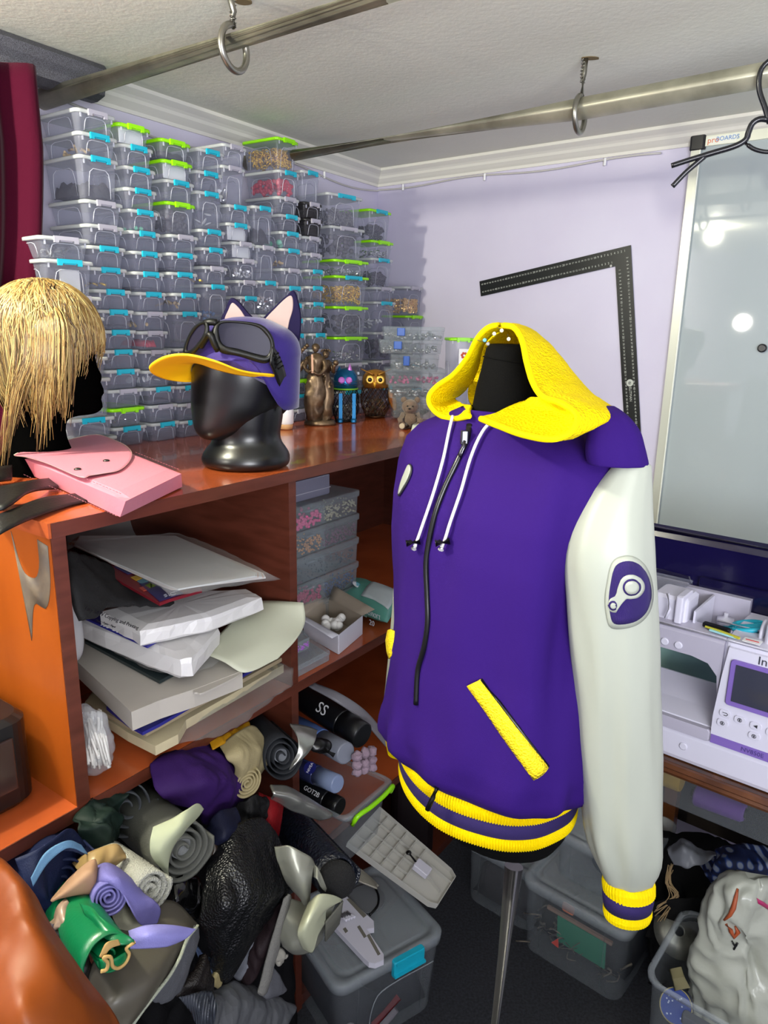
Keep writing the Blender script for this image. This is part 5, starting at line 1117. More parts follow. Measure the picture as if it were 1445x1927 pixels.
solo('plastic_sleeve', MB().drape([[PZ(150, 1310, .878), PZ(330, 1240, .878), PZ(548, 1228, .905)], [PZ(190, 1345, .885), PZ(400, 1300, .90), PZ(552, 1262, .900)], [PZ(235, 1372, .885), PZ(400, 1345, .890), PZ(552, 1284, .872)], [PZ(285, 1400, .872), PZ(410, 1385, .868), PZ(546, 1292, .868)]], 34, 20, .0012, .006, 45), m_sleeve, 'crumpled clear plastic sleeve at the very bottom of the paper stack', 'plastic sleeve')
solo('paper_sheet', flat([(158, 1325), (175, 1300), (400, 1190), (555, 1222), (556, 1238), (350, 1355), (335, 1382), (292, 1404), (240, 1378)], .904, .018), m_kraft, 'cream papers with torn edges near the bottom of the stack', 'paper')
solo('envelope', flat([(160, 1320), (200, 1280), (400, 1195), (548, 1215), (552, 1226), (275, 1378), (250, 1370)], .918, .008), M('tan_edge', '9b8c70', .7), 'tan large envelope above the torn cream papers', 'envelope')
bf = thing('folder', 'dark blue folder with white lettering sticking out of the stack', 'folder', PZ(400, 1290, .93)); part(bf, 'cover', flat([(200, 1330), (300, 1240), (470, 1205), (545, 1212), (470, 1262), (300, 1362), (268, 1378), (240, 1362)], .932, .006), m_blue, True)
ma = axes(PZ(383, 1305, .9325), PZ(470, 1258, .9325) - PZ(300, 1350, .9325), PZ(360, 1260, .9325) - PZ(400, 1320, .9325), V((0, 0, 1)))
part(bf, 'lettering', text_mb('inksystem', .022, ma), m_white, True)
solo('paper_sheet', flat([(220, 1320), (260, 1290), (365, 1285), (370, 1292), (300, 1345), (268, 1362)], .937, .002), m_paper, 'white sheet slipping out on top of the dark blue folder', 'paper')
ev = thing('envelope_box', 'grey-white flat cardboard mailer lying across the stack', 'mailer', PZ(250, 1300, .94))
part(ev, 'mailer', flat([(145, 1245), (247, 1340), (300, 1318), (365, 1297), (456, 1262), (400, 1205), (300, 1185), (145, 1195)], .985, .034), m_env, True)
part(ev, 'flap', flat([(365, 1297), (372, 1303), (385, 1302), (442, 1274), (454, 1262), (440, 1240), (400, 1250)], .984, .003, True), m_env, True)
solo('notepad', flat([(160, 1206), (195, 1190), (335, 1262), (300, 1281)], .993, .006), M('dark_green_pad', '1f2a2c', .4), 'dark green pad lying on the grey mailer', 'pad')
solo('plastic_sleeve', MB().drape([[PZ(170, 1180, 1.0), PZ(300, 1190, 1.0), PZ(430, 1215, .995)], [PZ(165, 1200, 1.0), PZ(290, 1235, 1.005), PZ(415, 1240, 1.0)], [PZ(180, 1212, .995), PZ(320, 1270, .998), PZ(400, 1256, .995)]], 24, 12, .001, .004, 40), m_sleeve, 'clear plastic sleeve between the dark pad and the paper packs', 'plastic sleeve')
def pack(outline, z, th, name, label, seed):
    mb = MB(); o = []
    for i in range(len(outline)):
        a, b = outline[i], outline[(i + 1) % len(outline)]
        for k in range(5): o.append((a[0] + (b[0] - a[0]) * k / 5, a[1] + (b[1] - a[1]) * k / 5))
    up = [PZ(x, y, z) for x, y in o]; c = sum(up, V((0, 0, 0))) / len(up)
    def rg(f, dz, w): return [c + (p - c) * f + V((0, 0, dz)) + noise.noise_vector(p * 55 + V((seed, dz * 90, 0))) * w for p in up]
    mb.loft([rg(.93, -th, .001), rg(1, -th * .85, .003), rg(1.0, -th * .3, .004), rg(.985, -.003, .002), rg(.8, .002, .0012), rg(.45, .003, .001), rg(.05, .004, 0)], smooth=False)
    t = thing(name, label, 'paper pack', PZ(outline[0][0], outline[0][1], z - th)); part(t, 'wrapper', mb, m_pack, True); return t
p1 = pack([(146, 1165), (275, 1218), (338, 1240), (362, 1236), (412, 1180), (400, 1166), (300, 1130), (170, 1130)], 1.045, .040, 'paper_pack', 'white wrapped ream with a blue printed band, lower of the two in the stack', 1)
part(p1, 'printed_band', flat([(150, 1158), (170, 1152), (205, 1150), (322, 1190), (277, 1216)], 1.0525, .004), m_blue, True)
ma = axes(PZ(212, 1182, 1.0535), PZ(255, 1203, 1.0535) - PZ(180, 1170, 1.0535), PZ(240, 1160, 1.05) - PZ(215, 1182, 1.05), V((0, 0, 1))); part(p1, 'lettering', text_mb('400  500', .020, ma, shear=.3), m_white, True)
p2 = pack([(188, 1148), (262, 1186), (330, 1172), (398, 1158), (495, 1122), (465, 1106), (330, 1110), (235, 1128)], 1.085, .032, 'paper_pack', 'torn white wrapped ream with black printing, upper of the two in the stack', 4)
ma = axes(PT(215, 1161, .012), PT(247, 1172, .012) - PT(190, 1150, .012), PT(212, 1148, .012) - PT(215, 1161, .012)); ma.translation = ma.translation + V((0, -.006, .0))
part(p2, 'lettering', text_mb('Easy B&W Copying and Printing', .0085, ma), m_blackp, True)
part(p2, 'lettering', text_mb('Paper \u2022 Papier \u2022 Papel', .0045, ma @ Matrix.Translation(V((-.008, -.011, 0)))), m_blackp, True)
solo('black_cloth', MB().drape(PTs([[(128, 1040, .10), (160, 1050, .16), (220, 1070, .22), (300, 1100, .24)], [(132, 1090, .05), (165, 1090, .08), (220, 1110, .11), (320, 1128, .13)], [(140, 1140, .03), (175, 1130, .05), (230, 1130, .07), (330, 1135, .10)], [(152, 1165, .02), (185, 1158, .03), (205, 1142, .05), (300, 1140, .09)]]), 26, 18, .01, .006, 30), m_black, 'crumpled black cloth stuffed under the top paper stack', 'cloth')
cf_ = thing('colour_folder', 'red folder with coloured squares under the topmost papers', 'folder', PZ(250, 1090, 1.14))
part(cf_, 'cover', flat([(124, 1036), (300, 1135), (318, 1128), (380, 1110), (330, 1030), (160, 1020)], 1.152, .005), M('folder_red', '6e1420', .4), True)
for i, (c, o) in enumerate((('1e1c55', [(262, 1098), (300, 1131), (345, 1116), (300, 1092)]), ('c29a2a', [(246, 1086), (256, 1092), (268, 1088), (258, 1082)]), ('5b8a9a', [(258, 1093), (267, 1099), (279, 1094), (270, 1088)]), ('7f9a28', [(272, 1101), (283, 1107), (294, 1102), (283, 1096)]), ('2a2a66', [(215, 1066), (240, 1080), (256, 1076), (232, 1062)]), ('a04030', [(262, 1106), (270, 1112), (282, 1108), (274, 1101)]))):
    part(cf_, 'colour_square', flat(o, 1.1532, .001), M('sq_' + c, c, .4), True)
ma = axes(PZ(318, 1119, 1.1538), PZ(345, 1112, 1.15) - PZ(300, 1124, 1.15), PZ(318, 1105, 1.15) - PZ(318, 1120, 1.15), V((0, 0, 1))); part(cf_, 'lettering', text_mb('SIC', .016, ma, shear=.3), M('letter_grey', '9a9aa8', .5), True)
for i in range(7):
    d = i * 2.2; solo('paper_sheet', flat([(128 + d, 1022 + d * .3), (308 + d, 1103), (322 + d, 1108), (500 - d * 1.5, 1086 - d * .2), (495 - d, 1078), (330, 1008), (150, 1008)], 1.157 + i * .0032, .0026), M('paper_pinkish', 'c4aa9c', .6) if i in (1, 4) else m_paper, f"{['lowest', 'second', 'third', 'fourth', 'fifth', 'sixth', 'topmost'][i]} sheet in the topmost stack of papers under the cabinet top", 'paper')
solo('plastic_sleeve', MB().drape([[PZ(126, 1018, 1.182), PZ(240, 1010, 1.184), PZ(335, 1003, 1.184)], [PZ(200, 1052, 1.184), PZ(330, 1048, 1.186), PZ(430, 1040, 1.184)], [PZ(300, 1104, 1.182), PZ(400, 1095, 1.183), PZ(502, 1076, 1.18)], [PZ(322, 1122, 1.168), PZ(430, 1105, 1.168), PZ(528, 1090, 1.160)]], 34, 18, .0008, .0025, 50), m_sleeve, 'clear plastic sleeve covering the topmost papers', 'plastic sleeve')
solo('paper_sheet', MB().drape(PTs([[(478, 1131, .08), (520, 1131, .02), (571, 1134, -.03)], [(440, 1165, .06), (510, 1170, -.01), (574, 1170, -.045)], [(405, 1200, .05), (480, 1215, -.03), (556, 1205, -.065)], [(362, 1222, .06), (420, 1245, -.02), (460, 1266, -.055), (522, 1240, -.07)]]), 26, 18, .0012), m_gsheet, 'large pale grey-green sheet curling out of the shelf over the divider', 'paper')
solo('card_sheet', MB().drape(PTs([[(122, 962, .52), (220, 958, .52), (316, 955, .52)], [(124, 1000, .50), (220, 1000, .50), (316, 1005, .50)], [(128, 1040, .46), (220, 1045, .44), (330, 1030, .46)]]), 16, 8, .002), M('back_card', '8d8a84', .6), 'grey card standing at the back above the papers', 'card')
solo('foam_form', rowloft([(1035, 96, 122), (1045, 96, 132), (1075, 98, 142), (1110, 100, 148), (1150, 104, 150), (1175, 106, 154), (1205, 108, 157), (1228, 110, 155), (1240, 112, 150)], 1.14, .8, sub=24), M('pale_foam', 'a9a8a8', .6), 'pale rounded form squeezed between the side panel and the papers', 'form')
tg = thing('cable_bag', 'clear plastic bag full of white cords in the lower corner of the shelf', 'bag', PZ(185, 1450, ZM))
cd_ = MB(); rg = random.Random(3)
for i in range(34):
    x0, x1 = rg.uniform(150, 190), rg.uniform(166, 208); cd_.tube(catmull([PY(x0, 1335 + rg.uniform(0, 20), 1.07 + rg.uniform(0, .03)), PY((x0 + x1) / 2 + rg.uniform(-6, 6), 1385, 1.04 + rg.uniform(0, .03)), PY(x1, 1425 + rg.uniform(0, 22), 1.03 + rg.uniform(0, .03))], 9), .0026, 5)
part(tg, 'cords', cd_, M('cord_white', 'cfcdc8', .5), True, kind='stuff')
bgm = rowloft([(1326, 148, 168), (1340, 142, 190), (1365, 144, 206), (1395, 150, 214), (1425, 158, 214), (1440, 164, 208), (1454, 166, 190)], 1.055, .5, sub=30)
bgm.v = [p + noise.noise_vector(p * 60) * .005 for p in bgm.v]; part(tg, 'bag_film', bgm, M('bag_film', 'cfcfd2', .1, clear=.75, bump=(30, .8)), True)

# ---------------------------------------------------------------- printer on the left shelf
q0 = PZ(76, 1497, ZM + .004); ql = q0 - V((C0.x, C0.y, 0)); ps, pt = ql.dot(cu_), ql.dot(cb_)
zt1 = PP(84, 1328, L(0, pt, 0), cb_).z
pr_ = thing('printer', 'black office printer in the left compartment with a rounded control panel', 'printer', mat4=MC @ Matrix.Translation(V((ps - .19, pt, ZM + .002))))
hp = zt1 - ZM
part(pr_, 'body', MB().rbox((0, .16, hp / 2), (.38, .32, hp), .03, bev=.01, n=6), m_blackp)
part(pr_, 'control_panel', MB().rbox((-.055, .12, hp + .020), (.24, .26, .04), .05, bev=.006, n=8), M('printer_brown_black', '1b1614', .3))
part(pr_, 'ink_window', MB().rbox((.12, -.001, hp * .52), (.075, .006, .085), .003, bev=.001), M('ink_window', '3a2a26', .15))
part(pr_, 'ink_window', MB().rbox((.02, -.001, hp * .50), (.095, .006, .075), .003, bev=.001), M('ink_window_grey', '26222a', .15))
part(pr_, 'panel_label', MB().box((-.005, .035, hp + .0405), (.030, .006, .0008)), m_white)
part(pr_, 'panel_symbol', MB().tube([V((-.018 + .006 * math.cos(a), .055 + .006 * math.sin(a), hp + .0408)) for a in [pi * i / 2 for i in range(4)]], .0007, 4, closed=True).tube([V((-.021, .055, hp + .0408)), V((-.015, .055, hp + .0408))], .0006, 4), M('symbol_teal', '5ab0b4', .4))

# ---------------------------------------------------------------- right compartment: bead boxes, carton, wipes
def bz_(px, py, t): p = PT(px, py, t); l = p - V((C0.x, C0.y, 0)); return l.dot(cu_), p.z
TS = .17
rowsb = [(938, 'upper', ('gold', 'pink', 'champagne')), (984, 'second', ('silver', 'orange', 'plum')), (1031, 'third', ('black', 'black', 'black')), (1079, 'fourth', ('rose gold', 'magenta', 'navy')), (1124, 'lowest', ('grey', 'grey', 'grey'))]
bc_ = {'gold': 'a08a4c', 'pink': 'e0508c', 'champagne': 'b5ac8c', 'silver': 'a9abb2', 'orange': 'c98a50', 'plum': '6d3550', 'black': '2b2e38', 'rose gold': 'b08a66', 'magenta': 'b02258', 'navy': '2a3468', 'grey': '77757a'}
sR_, _ = bz_(679, 950, TS); zz = [bz_(620, r[0], TS)[1] for r in rowsb]; zz.append(max(ZM + .001, zz[-1] - .052))
wbx = sR_ - .520; cs_ = .520 + wbx / 2
for i, (y, nm, cols) in enumerate(rowsb):
    z0, z1 = zz[i + 1] + .0006, zz[i]; h = z1 - z0; t = thing('bead_box', f'clear bead box with {", ".join(dict.fromkeys(cols))} beads, {nm} of the shelf stack', 'bead box', mat4=MC @ Matrix.Translation(V((cs_, TS, z0))), group='bead boxes stacked in the right compartment')
    D_ = .13; tr_ = MB(); tr_.loft([[V((x, y_ + D_ / 2, z)) for x, y_ in rr(wbx * k, D_ * k, .008, 3)] for k, z in ((.93, 0), (.96, .003), (.97, h * .78))], caps=(True, False))
    for k in (-1, 1): tr_.box((k * wbx * .17, D_ / 2, h * .38), (.0015, D_ * .92, h * .72))
    part(t, 'tray', tr_, m_org); ld = MB(); ld.loft([[V((x, y_ + D_ / 2, z)) for x, y_ in rr(wbx - e, D_ - e, .010, 4)] for e, z in ((.002, h * .74), (0, h * .76), (0, h * .97), (.006, h))]); part(t, 'lid', ld, m_org)
    part(t, 'latch', MB().rbox((.01, -.003, h * .76), (.030, .006, .004), .001), m_org)
    for k, cn in enumerate(cols):
        if k and cols[k] == cols[0]: continue
        mb = MB(); rg = random.Random(i * 5 + k); full = cols[0] == cols[1]
        for j in range(150 if not full else 180):
            r_ = .0026 if cn not in ('grey', 'pink', 'magenta') else .0042
            xw = wbx * (.30 if not full else .9); x = (k - 1) * wbx * .32 * (0 if full else 1) + (rg.random() - .5) * xw; yv = .006 if rg.random() < .65 else rg.random() * D_ * .5; z = .004 + rg.random() * h * .56
            mb.ball(MC @ V((cs_ + x, TS + yv + r_, z0 + z)), r_, 6, 4)
        solo('bead', mb, M('beads_' + cn.replace(' ', '_'), bc_[cn], .12, .3 if cn in ('gold', 'silver', 'rose gold') else 0, coat=.4), f'{cn} beads in the {nm} bead box of the stack', 'beads', kind='stuff')
s1_, _ = bz_(622, 900, TS + .03); t = thing('bead_box', 'small greyish clear box on top of the bead box stack, right under the cabinet top', 'bead box', mat4=MC @ Matrix.Translation(V(((.518 + s1_) / 2, TS + .03, zz[0] + .001)))); part(t, 'case', MB().rbox((0, .04, .026), (s1_ - .52, .08, .05), .005, bev=.002), M('grey_clear', '8a8aa0', .2, clear=.4)); part(t, 'seam', MB().box((0, -.0005, .018), (s1_ - .52, .001, .002)), m_gclip)
def px_box(name, label, cat, outline, z0, h, mat, parts=None, z=None):
    b = [PZ(x, y, z0) for x, y in outline]; mb = MB().loft([[p for p in b], [p + V((0, 0, h)) for p in b]], smooth=False); return mb, b
# flat clear case at the front
t = thing('clear_case', 'flat clear empty case at the front of the right shelf', 'case', PZ(590, 1260, ZM)); o = [PZ(x, y, ZM + .001) for x, y in ((557, 1276), (619, 1243), (580, 1218), (545, 1240))]
part(t, 'tray', MB().loft([o, [p + V((0, 0, .016)) for p in o]], smooth=False), m_org, True); cc_ = sum(o, V((0, 0, 0))) / 4
part(t, 'lid', MB().loft([[cc_ + (p - cc_) * k + V((0, 0, z)) for p in o] for k, z in ((1.03, .015), (1.04, .016), (1.04, .024), (1.0, .026))], smooth=False), m_org, True)
t = thing('clear_case', 'small clear case with violet beads standing behind the flat empty case', 'case', PZ(570, 1225, ZM + .03)); o = [PZ(x, y, ZM + .0275) for x, y in ((548, 1236), (582, 1219), (570, 1205), (540, 1220))]
part(t, 'tray', MB().loft([o, [p + V((0, 0, .018)) for p in o]], smooth=False), m_org, True); part(t, 'lid', MB().loft([[p + V((0, 0, z)) for p in o] for z in (.018, .026)], smooth=False), m_org, True)
vb_ = MB(); rg = random.Random(9)
for j in range(60): vb_.ball(o[0].lerp(o[1], .2 + .75 * rg.random()) + (o[3] - o[0]) * .1 * rg.random() + V((0, 0, .004 + .012 * rg.random())), .0018, 6, 4)
solo('bead', vb_, M('beads_violet', 'a85ac0', .2), 'violet beads in the small clear case', 'beads', kind='stuff')
# carton
cA, cB, cC = PZ(637, 1231, ZM + .001), PZ(681, 1193, ZM + .001), PZ(572, 1194, ZM + .001); cD = cB + cC - cA; hC = .048
m_cart = M('grey_card_inside', '9b8f80', .7); m_cartw = M('white_card_print', 'c9c8d2', .5)
ca = thing('carton', 'small open white carton with printed sides and folded-out flaps', 'carton', cA); up = V((0, 0, 1))
def wall(a, b, h, th=.0015): 
    n = (b - a).cross(up).normalized() * th; return MB().loft([[a, b, b + n, a + n], [a + up * h, b + up * h, b + n + up * h, a + n + up * h]], smooth=False)
for a, b, mt in ((cA, cB, m_cartw), (cC, cA, m_cartw), (cB, cD, m_cart), (cD, cC, m_cart)): part(ca, 'wall', wall(a, b, hC), mt, True)
part(ca, 'bottom', MB().loft([[cA, cB, cD, cC], [p + up * .001 for p in (cA, cB, cD, cC)]], smooth=False), m_cart, True)
T_c = [p + up * hC for p in (cA, cB, cD, cC)]
part(ca, 'flap', MB().drape([[T_c[1], T_c[2]], [T_c[1] + V((.030, .012, .012)), T_c[2] + V((.012, .02, .030))]], 6, 4, .0015), m_cart, True)
part(ca, 'flap', MB().drape([[T_c[3], T_c[0]], [T_c[3] + V((-.012, -.018, .004)), T_c[0] + V((-.014, -.016, -.002))]], 6, 4, .0015), m_cartw, True)
part(ca, 'flap', MB().drape([[T_c[2], T_c[3]], [T_c[2] + V((-.02, .0, .018)), T_c[3] + V((-.022, -.004, .014))]], 6, 4, .0015), m_cart, True)
mt_ = axes((cA + cC) / 2 + up * .030, cA - cC, up); mt_ = mt_ @ Matrix.Translation(V((0, 0, .0012)))
tx = MB()
for k, s_ in enumerate(('THREAD CUTTING BLADE', 'MODEL 20-30', 'PCS 100 SIZE 16')): text_mb(s_, .0065, mt_ @ Matrix.Translation(V((0, .008 - k * .010, 0))), .0002, tx)
part(ca, 'printing', tx, M('ink_dark', '3a3640', .6), True)
mt_ = axes((cA + cB) / 2 + up * .024, cB - cA, up) @ Matrix.Translation(V((0, 0, .0012)))
tx = MB(); text_mb('777', .016, mt_ @ Matrix.Rotation(pi / 2, 4, 'Z'), .0002, tx); text_mb('CE', .007, mt_ @ Matrix.Translation(V((.016, -.004, 0))), .0002, tx); text_mb('||||||||', .007, mt_ @ Matrix.Translation(V((-.012, -.016, 0))), .0002, tx); part(ca, 'printing', tx, m_blackp, True)
cot = MB(); cm0 = (cA + cB + cC + cD) / 4 + up * .03
for k in range(14): cot.ball(cm0 + V((rg.uniform(-.02, .02), rg.uniform(-.02, .02), rg.uniform(-.008, .008))), .011, 8, 6)
solo('cotton_pad', cot, M('cotton', 'e4e2de', .8), 'white cotton pads heaped inside the small open carton', 'cotton pads')
# wipes
m_wip = M('wipes_green', '5fa394', .3, bump=(14, .5)); W = [PZ(x, y, ZM + .001) for x, y in ((628, 1148), (728, 1192), (760, 1140), (668, 1105))]
wp = thing('wet_wipes', 'green and white pack of wet wipes lying beside the open carton', 'wipes pack', W[0]); g1 = []; g2 = []
for i in range(15):
    a, b = [], []
    for j in range(19):
        u, v = j / 18, i / 14; base = bil(W[0], W[1], W[2], W[3], u, v); k = (math.sin(pi * u) ** .35) * (math.sin(pi * v) ** .45) if 0 < u < 1 and 0 < v < 1 else 0; wv = noise.noise_vector(base * 40) * .004
        a.append(base + V((0, 0, .028 + .030 * k)) + wv * k); b.append(base + V((0, 0, .028 - .027 * k)))
    g1.append(a); g2.append(b)
mbw = MB(); mbw.sheet(g1, .001); mbw.sheet(g2, .001); part(wp, 'wrapper', mbw, m_wip, True)
tp = MB(); gg_ = [[g1[i][j] + V((0, 0, .0018)) for j in range(8, 18)] for i in range(3, 14)]; tp.sheet(gg_, .001); part(wp, 'resealable_label', tp, M('wipes_white', 'c6d2d4', .35, bump=(14, .5)), True)
fm = axes(W[0].lerp(W[1], .55) + V((0, 0, .030)), W[1] - W[0], V((0, 0, 1)))
nrm = (fm.to_3x3() @ V((0, 0, 1))); sgn = 1 if nrm.dot(EYE - fm.translation) > 0 else -1
fm = fm @ Matrix.Translation(V((0, 0, .0)))
part(wp, 'lettering', text_mb('\u0421\u0415\u0420\u0412\u0415\u0422\u041a\u0418 \u0412\u041e\u041b\u041e\u0413\u0406', .014, fm @ Matrix.Translation(V((.006, .006, .006)))), m_white, True)
part(wp, 'lettering', text_mb('\u0434\u0438\u0442\u044f\u0447\u0456', .008, fm @ Matrix.Translation(V((.01, -.006, .005)))), M('wipes_pale', 'a8d0c6', .4), True)
part(wp, 'lettering', text_mb('20', .020, fm @ Matrix.Translation(V((.040, -.018, .004)))), m_white, True)
zt_q = g1[6][5]; mz = Matrix.Translation(zt_q + V((0, 0, .004))) @ Matrix.Rotation(YAWC + .4, 4, 'Z') @ Matrix.Rotation(.5, 4, 'X')
part(wp, 'age_mark', MB().lathe([(.014, 0), (.014, .001)], 20, mz @ Matrix.Translation(V((0, 0, -.001)))), m_white, True); part(wp, 'age_mark', text_mb('0+', .020, mz @ Matrix.Rotation(pi, 4, 'Z') @ Matrix.Translation(V((0, 0, .0015)))), m_tealh, True)
# ---------------------------------------------------------------- fabric rolls in and before the cabinet
def roll(name, pf, pb, r, mat, label, cat='fabric roll', turns=4, flat_=1.0, rot=0, th=.0025, gap=.6, core=None, n=120, wob=.0, inmat=None, group=None, seed=1):
    d = (pb - pf); L_ = d.length; x, y = frame(d); x, y = x * math.cos(rot) + y * math.sin(rot), y * math.cos(rot) - x * math.sin(rot)
    sp = []
    for i in range(n + 1):
        f = i / n; a = 2 * pi * turns * f; rad = r * (.14 + .86 * f) * (1 + .05 * noise.noise(V((math.cos(a), math.sin(a), seed + f * 3)))); sp.append((rad * math.cos(a), rad * flat_ * math.sin(a)))
    gr_ = []
    for k in range(9):
        q = k / 8; c = pf + d * q; gr_.append([c + x * (u * (1 + wob * noise.noise(V((u * 20, v * 20, q * 2 + seed))))) + y * v + d.normalized() * (.004 * noise.noise(V((u * 40, v * 40, seed))) if k == 0 else 0) for u, v in sp])
    t = thing(name, label, cat, pf, group=group); part(t, 'rolled_cloth', MB().sheet(gr_, th), mat, True)
    if core is not None:
        part(t, 'cloth_end', MB().tube([pf + d.normalized() * .012, pf + d * .3], r * .35, 12), core, True)
    return t
def cloth(name, rows, mat, label, cat='fabric', nu=30, nv=18, th=.003, wob=.004, wsc=25, group=None, plane='t', ridge=None):
    g = PTs(rows) if plane == 't' else PYs(rows)
    return solo(name, MB().drape(g, int(nu * 1.6), int(nv * 1.6), th, wob, wsc, ridge=(wob * 1.1 if ridge is None else ridge)), mat, label, cat, group)
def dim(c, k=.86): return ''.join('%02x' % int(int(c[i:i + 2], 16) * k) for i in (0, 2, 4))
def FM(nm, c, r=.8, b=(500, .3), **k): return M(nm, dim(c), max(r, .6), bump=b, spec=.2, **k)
GH = 'fabric rolls piled in the cabinet'
# dark mass behind, so nothing hangs in the air
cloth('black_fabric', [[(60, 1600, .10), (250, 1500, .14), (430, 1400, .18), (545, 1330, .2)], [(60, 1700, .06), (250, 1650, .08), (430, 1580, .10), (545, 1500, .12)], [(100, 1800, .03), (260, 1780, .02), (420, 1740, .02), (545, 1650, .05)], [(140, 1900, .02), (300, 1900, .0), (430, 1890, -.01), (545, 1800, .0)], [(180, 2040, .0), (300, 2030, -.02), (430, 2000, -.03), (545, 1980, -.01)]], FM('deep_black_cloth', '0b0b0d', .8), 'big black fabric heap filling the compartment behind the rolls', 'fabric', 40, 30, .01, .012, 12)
roll('fabric_roll', PT(118, 1662, -.10), PT(40, 1560, .22), .054, FM('navy_cloth', '141f42', .6), 'thick navy blue fabric roll right under the shelf at the left', group=GH, flat_=.92, turns=4, th=.003, rot=.5)
cloth('fabric_strip', [[(58, 1652, -.115), (85, 1605, -.115), (125, 1582, -.112), (152, 1590, -.105)], [(62, 1668, -.118), (92, 1622, -.120), (128, 1596, -.118), (165, 1608, -.108)]], FM('pale_blue_cloth', '6f9cc4', .5), 'pale blue edge strip folded around the navy roll', 'fabric', 24, 4, .002, .0, 1)
cloth('fabric', [[(28, 1618, -.08), (70, 1598, -.09), (130, 1560, -.07), (160, 1590, -.07)], [(50, 1680, -.10), (70, 1665, -.11), (90, 1690, -.11), (110, 1715, -.10)], [(90, 1735, -.09), (98, 1735, -.10), (110, 1730, -.10), (135, 1700, -.09)]], FM('navy_cloth', '141f42'), 'navy fabric hanging below the thick navy roll', wob=.003)
cloth('fabric', [[(135, 1535, -.01), (160, 1515, .0), (190, 1498, .01), (222, 1485, .01)], [(140, 1560, -.03), (165, 1555, -.035), (195, 1540, -.03), (224, 1515, -.01)], [(150, 1585, -.04), (175, 1590, -.05), (205, 1570, -.045), (220, 1545, -.02)], [(170, 1600, -.03), (185, 1605, -.04), (200, 1592, -.04), (215, 1580, -.02)]], FM('bottle_green_satin', '12241e', .3, (40, .4)), 'crumpled dark green satin between the navy and grey rolls', wob=.012, wsc=45)
roll('fabric_roll', PT(240, 1520, .0), PT(200, 1470, .25), .050, FM('heather_grey', '4f5258', .8), 'heather grey fabric roll behind the big grey one', group=GH, turns=3)
roll('fabric_roll', PT(347, 1600, -.13), PT(228, 1500, .12), .051, FM('grey_backed_cloth', '5d5e58', .65, (300, .3)), 'big grey fabric roll with frayed white spiral end', group=GH, turns=4, th=.004, core=FM('grey_fray', '8a8c8c', .9, (600, 1)))
cloth('fabric_flap', [[(288, 1556, -.150), (325, 1540, -.158), (352, 1523, -.165), (372, 1512, -.162), (383, 1522, -.155)], [(282, 1585, -.158), (312, 1572, -.170), (340, 1556, -.175), (362, 1540, -.165), (374, 1535, -.155)], [(285, 1610, -.160), (304, 1603, -.172), (325, 1586, -.172), (340, 1572, -.165), (350, 1560, -.158)], [(318, 1650, -.150), (316, 1632, -.160), (320, 1606, -.162), (330, 1586, -.158), (345, 1568, -.150)]], FM('pale_olive_vinyl', 'b4b99a', .4, (20, .05)), 'pale olive vinyl flap peeling off the big grey roll', wob=0, th=.002)
cloth('fabric', [[(280, 1440, -.0), (330, 1410, .01), (380, 1402, .01), (415, 1415, .01)], [(285, 1470, -.03), (345, 1445, -.05), (405, 1430, -.04), (455, 1465, -.02)], [(300, 1500, -.05), (350, 1500, -.08), (400, 1470, -.08), (460, 1480, -.04)], [(350, 1512, -.04), (375, 1520, -.07), (420, 1520, -.06), (445, 1515, -.03)], [(375, 1520, -.03), (385, 1550, -.05), (405, 1545, -.05), (430, 1520, -.03)]], FM('deep_purple_cotton', '35165a', .7), 'folded deep purple cotton bundle under the shelf edge', wob=.007, wsc=28, th=.005)
cloth('fabric', [[(395, 1398, -.0), (430, 1378, .0), (466, 1360, .01)], [(400, 1412, -.02), (435, 1392, -.02), (470, 1372, -.01)]], FM('mustard_cloth', 'c28a10', .6), 'mustard yellow fabric strip peeking out under the shelf', nu=12, nv=6)
cloth('fabric', [[(412, 1405, -.01), (440, 1385, -.02), (468, 1368, -.01), (485, 1378, .0)], [(425, 1425, -.05), (450, 1415, -.06), (480, 1405, -.05), (500, 1398, -.02)], [(440, 1445, -.05), (455, 1445, -.065), (480, 1440, -.06), (500, 1430, -.03)], [(440, 1490, -.03), (450, 1480, -.05), (475, 1470, -.05), (492, 1455, -.02)]], FM('sand_cotton', 'b3a47c', .65), 'folded sand-coloured cotton bundle beside the purple one', wob=.004, wsc=30, th=.006)
roll('fabric_roll', PT(466, 1475, -.07), PT(430, 1410, .1), .030, FM('sand_cotton', 'b3a47c', .65), 'flat sand-coloured roll with its spiral end facing out', group=GH, turns=4, flat_=.75, rot=.9)
roll('fabric_roll', PT(532, 1425, -.08), PT(455, 1350, .16), .040, FM('charcoal_leatherette', '2b2d31', .5, (300, .2)), 'charcoal roll with grey lining ending beside the divider', group=GH, turns=4, flat_=1.2, rot=.3, core=FM('grey_lining', '7d8186', .8))
m_silvf = M('silver_foil_cloth', 'a9aaa4', .3, .75, bump=(6, .1))
cloth('fabric', [[(545, 1362, -.05), (570, 1366, -.06), (597, 1375, -.07)], [(560, 1400, -.09), (575, 1405, -.10), (590, 1400, -.10)], [(545, 1450, -.09), (555, 1440, -.10), (568, 1428, -.10)]], m_silvf, 'stiff silver fabric corner standing in front of the divider', nu=16, nv=12, wob=.003)
cloth('fabric', [[(508, 1478, -.10), (540, 1480, -.11), (575, 1500, -.12), (625, 1530, -.14)], [(512, 1492, -.12), (545, 1500, -.135), (580, 1515, -.14), (622, 1536, -.145)], [(510, 1502, -.10), (540, 1520, -.12), (575, 1535, -.13), (600, 1542, -.13)]], m_silvf, 'shiny silver foil tube poking out below the charcoal roll', nu=20, nv=12, wob=.002, th=.004)
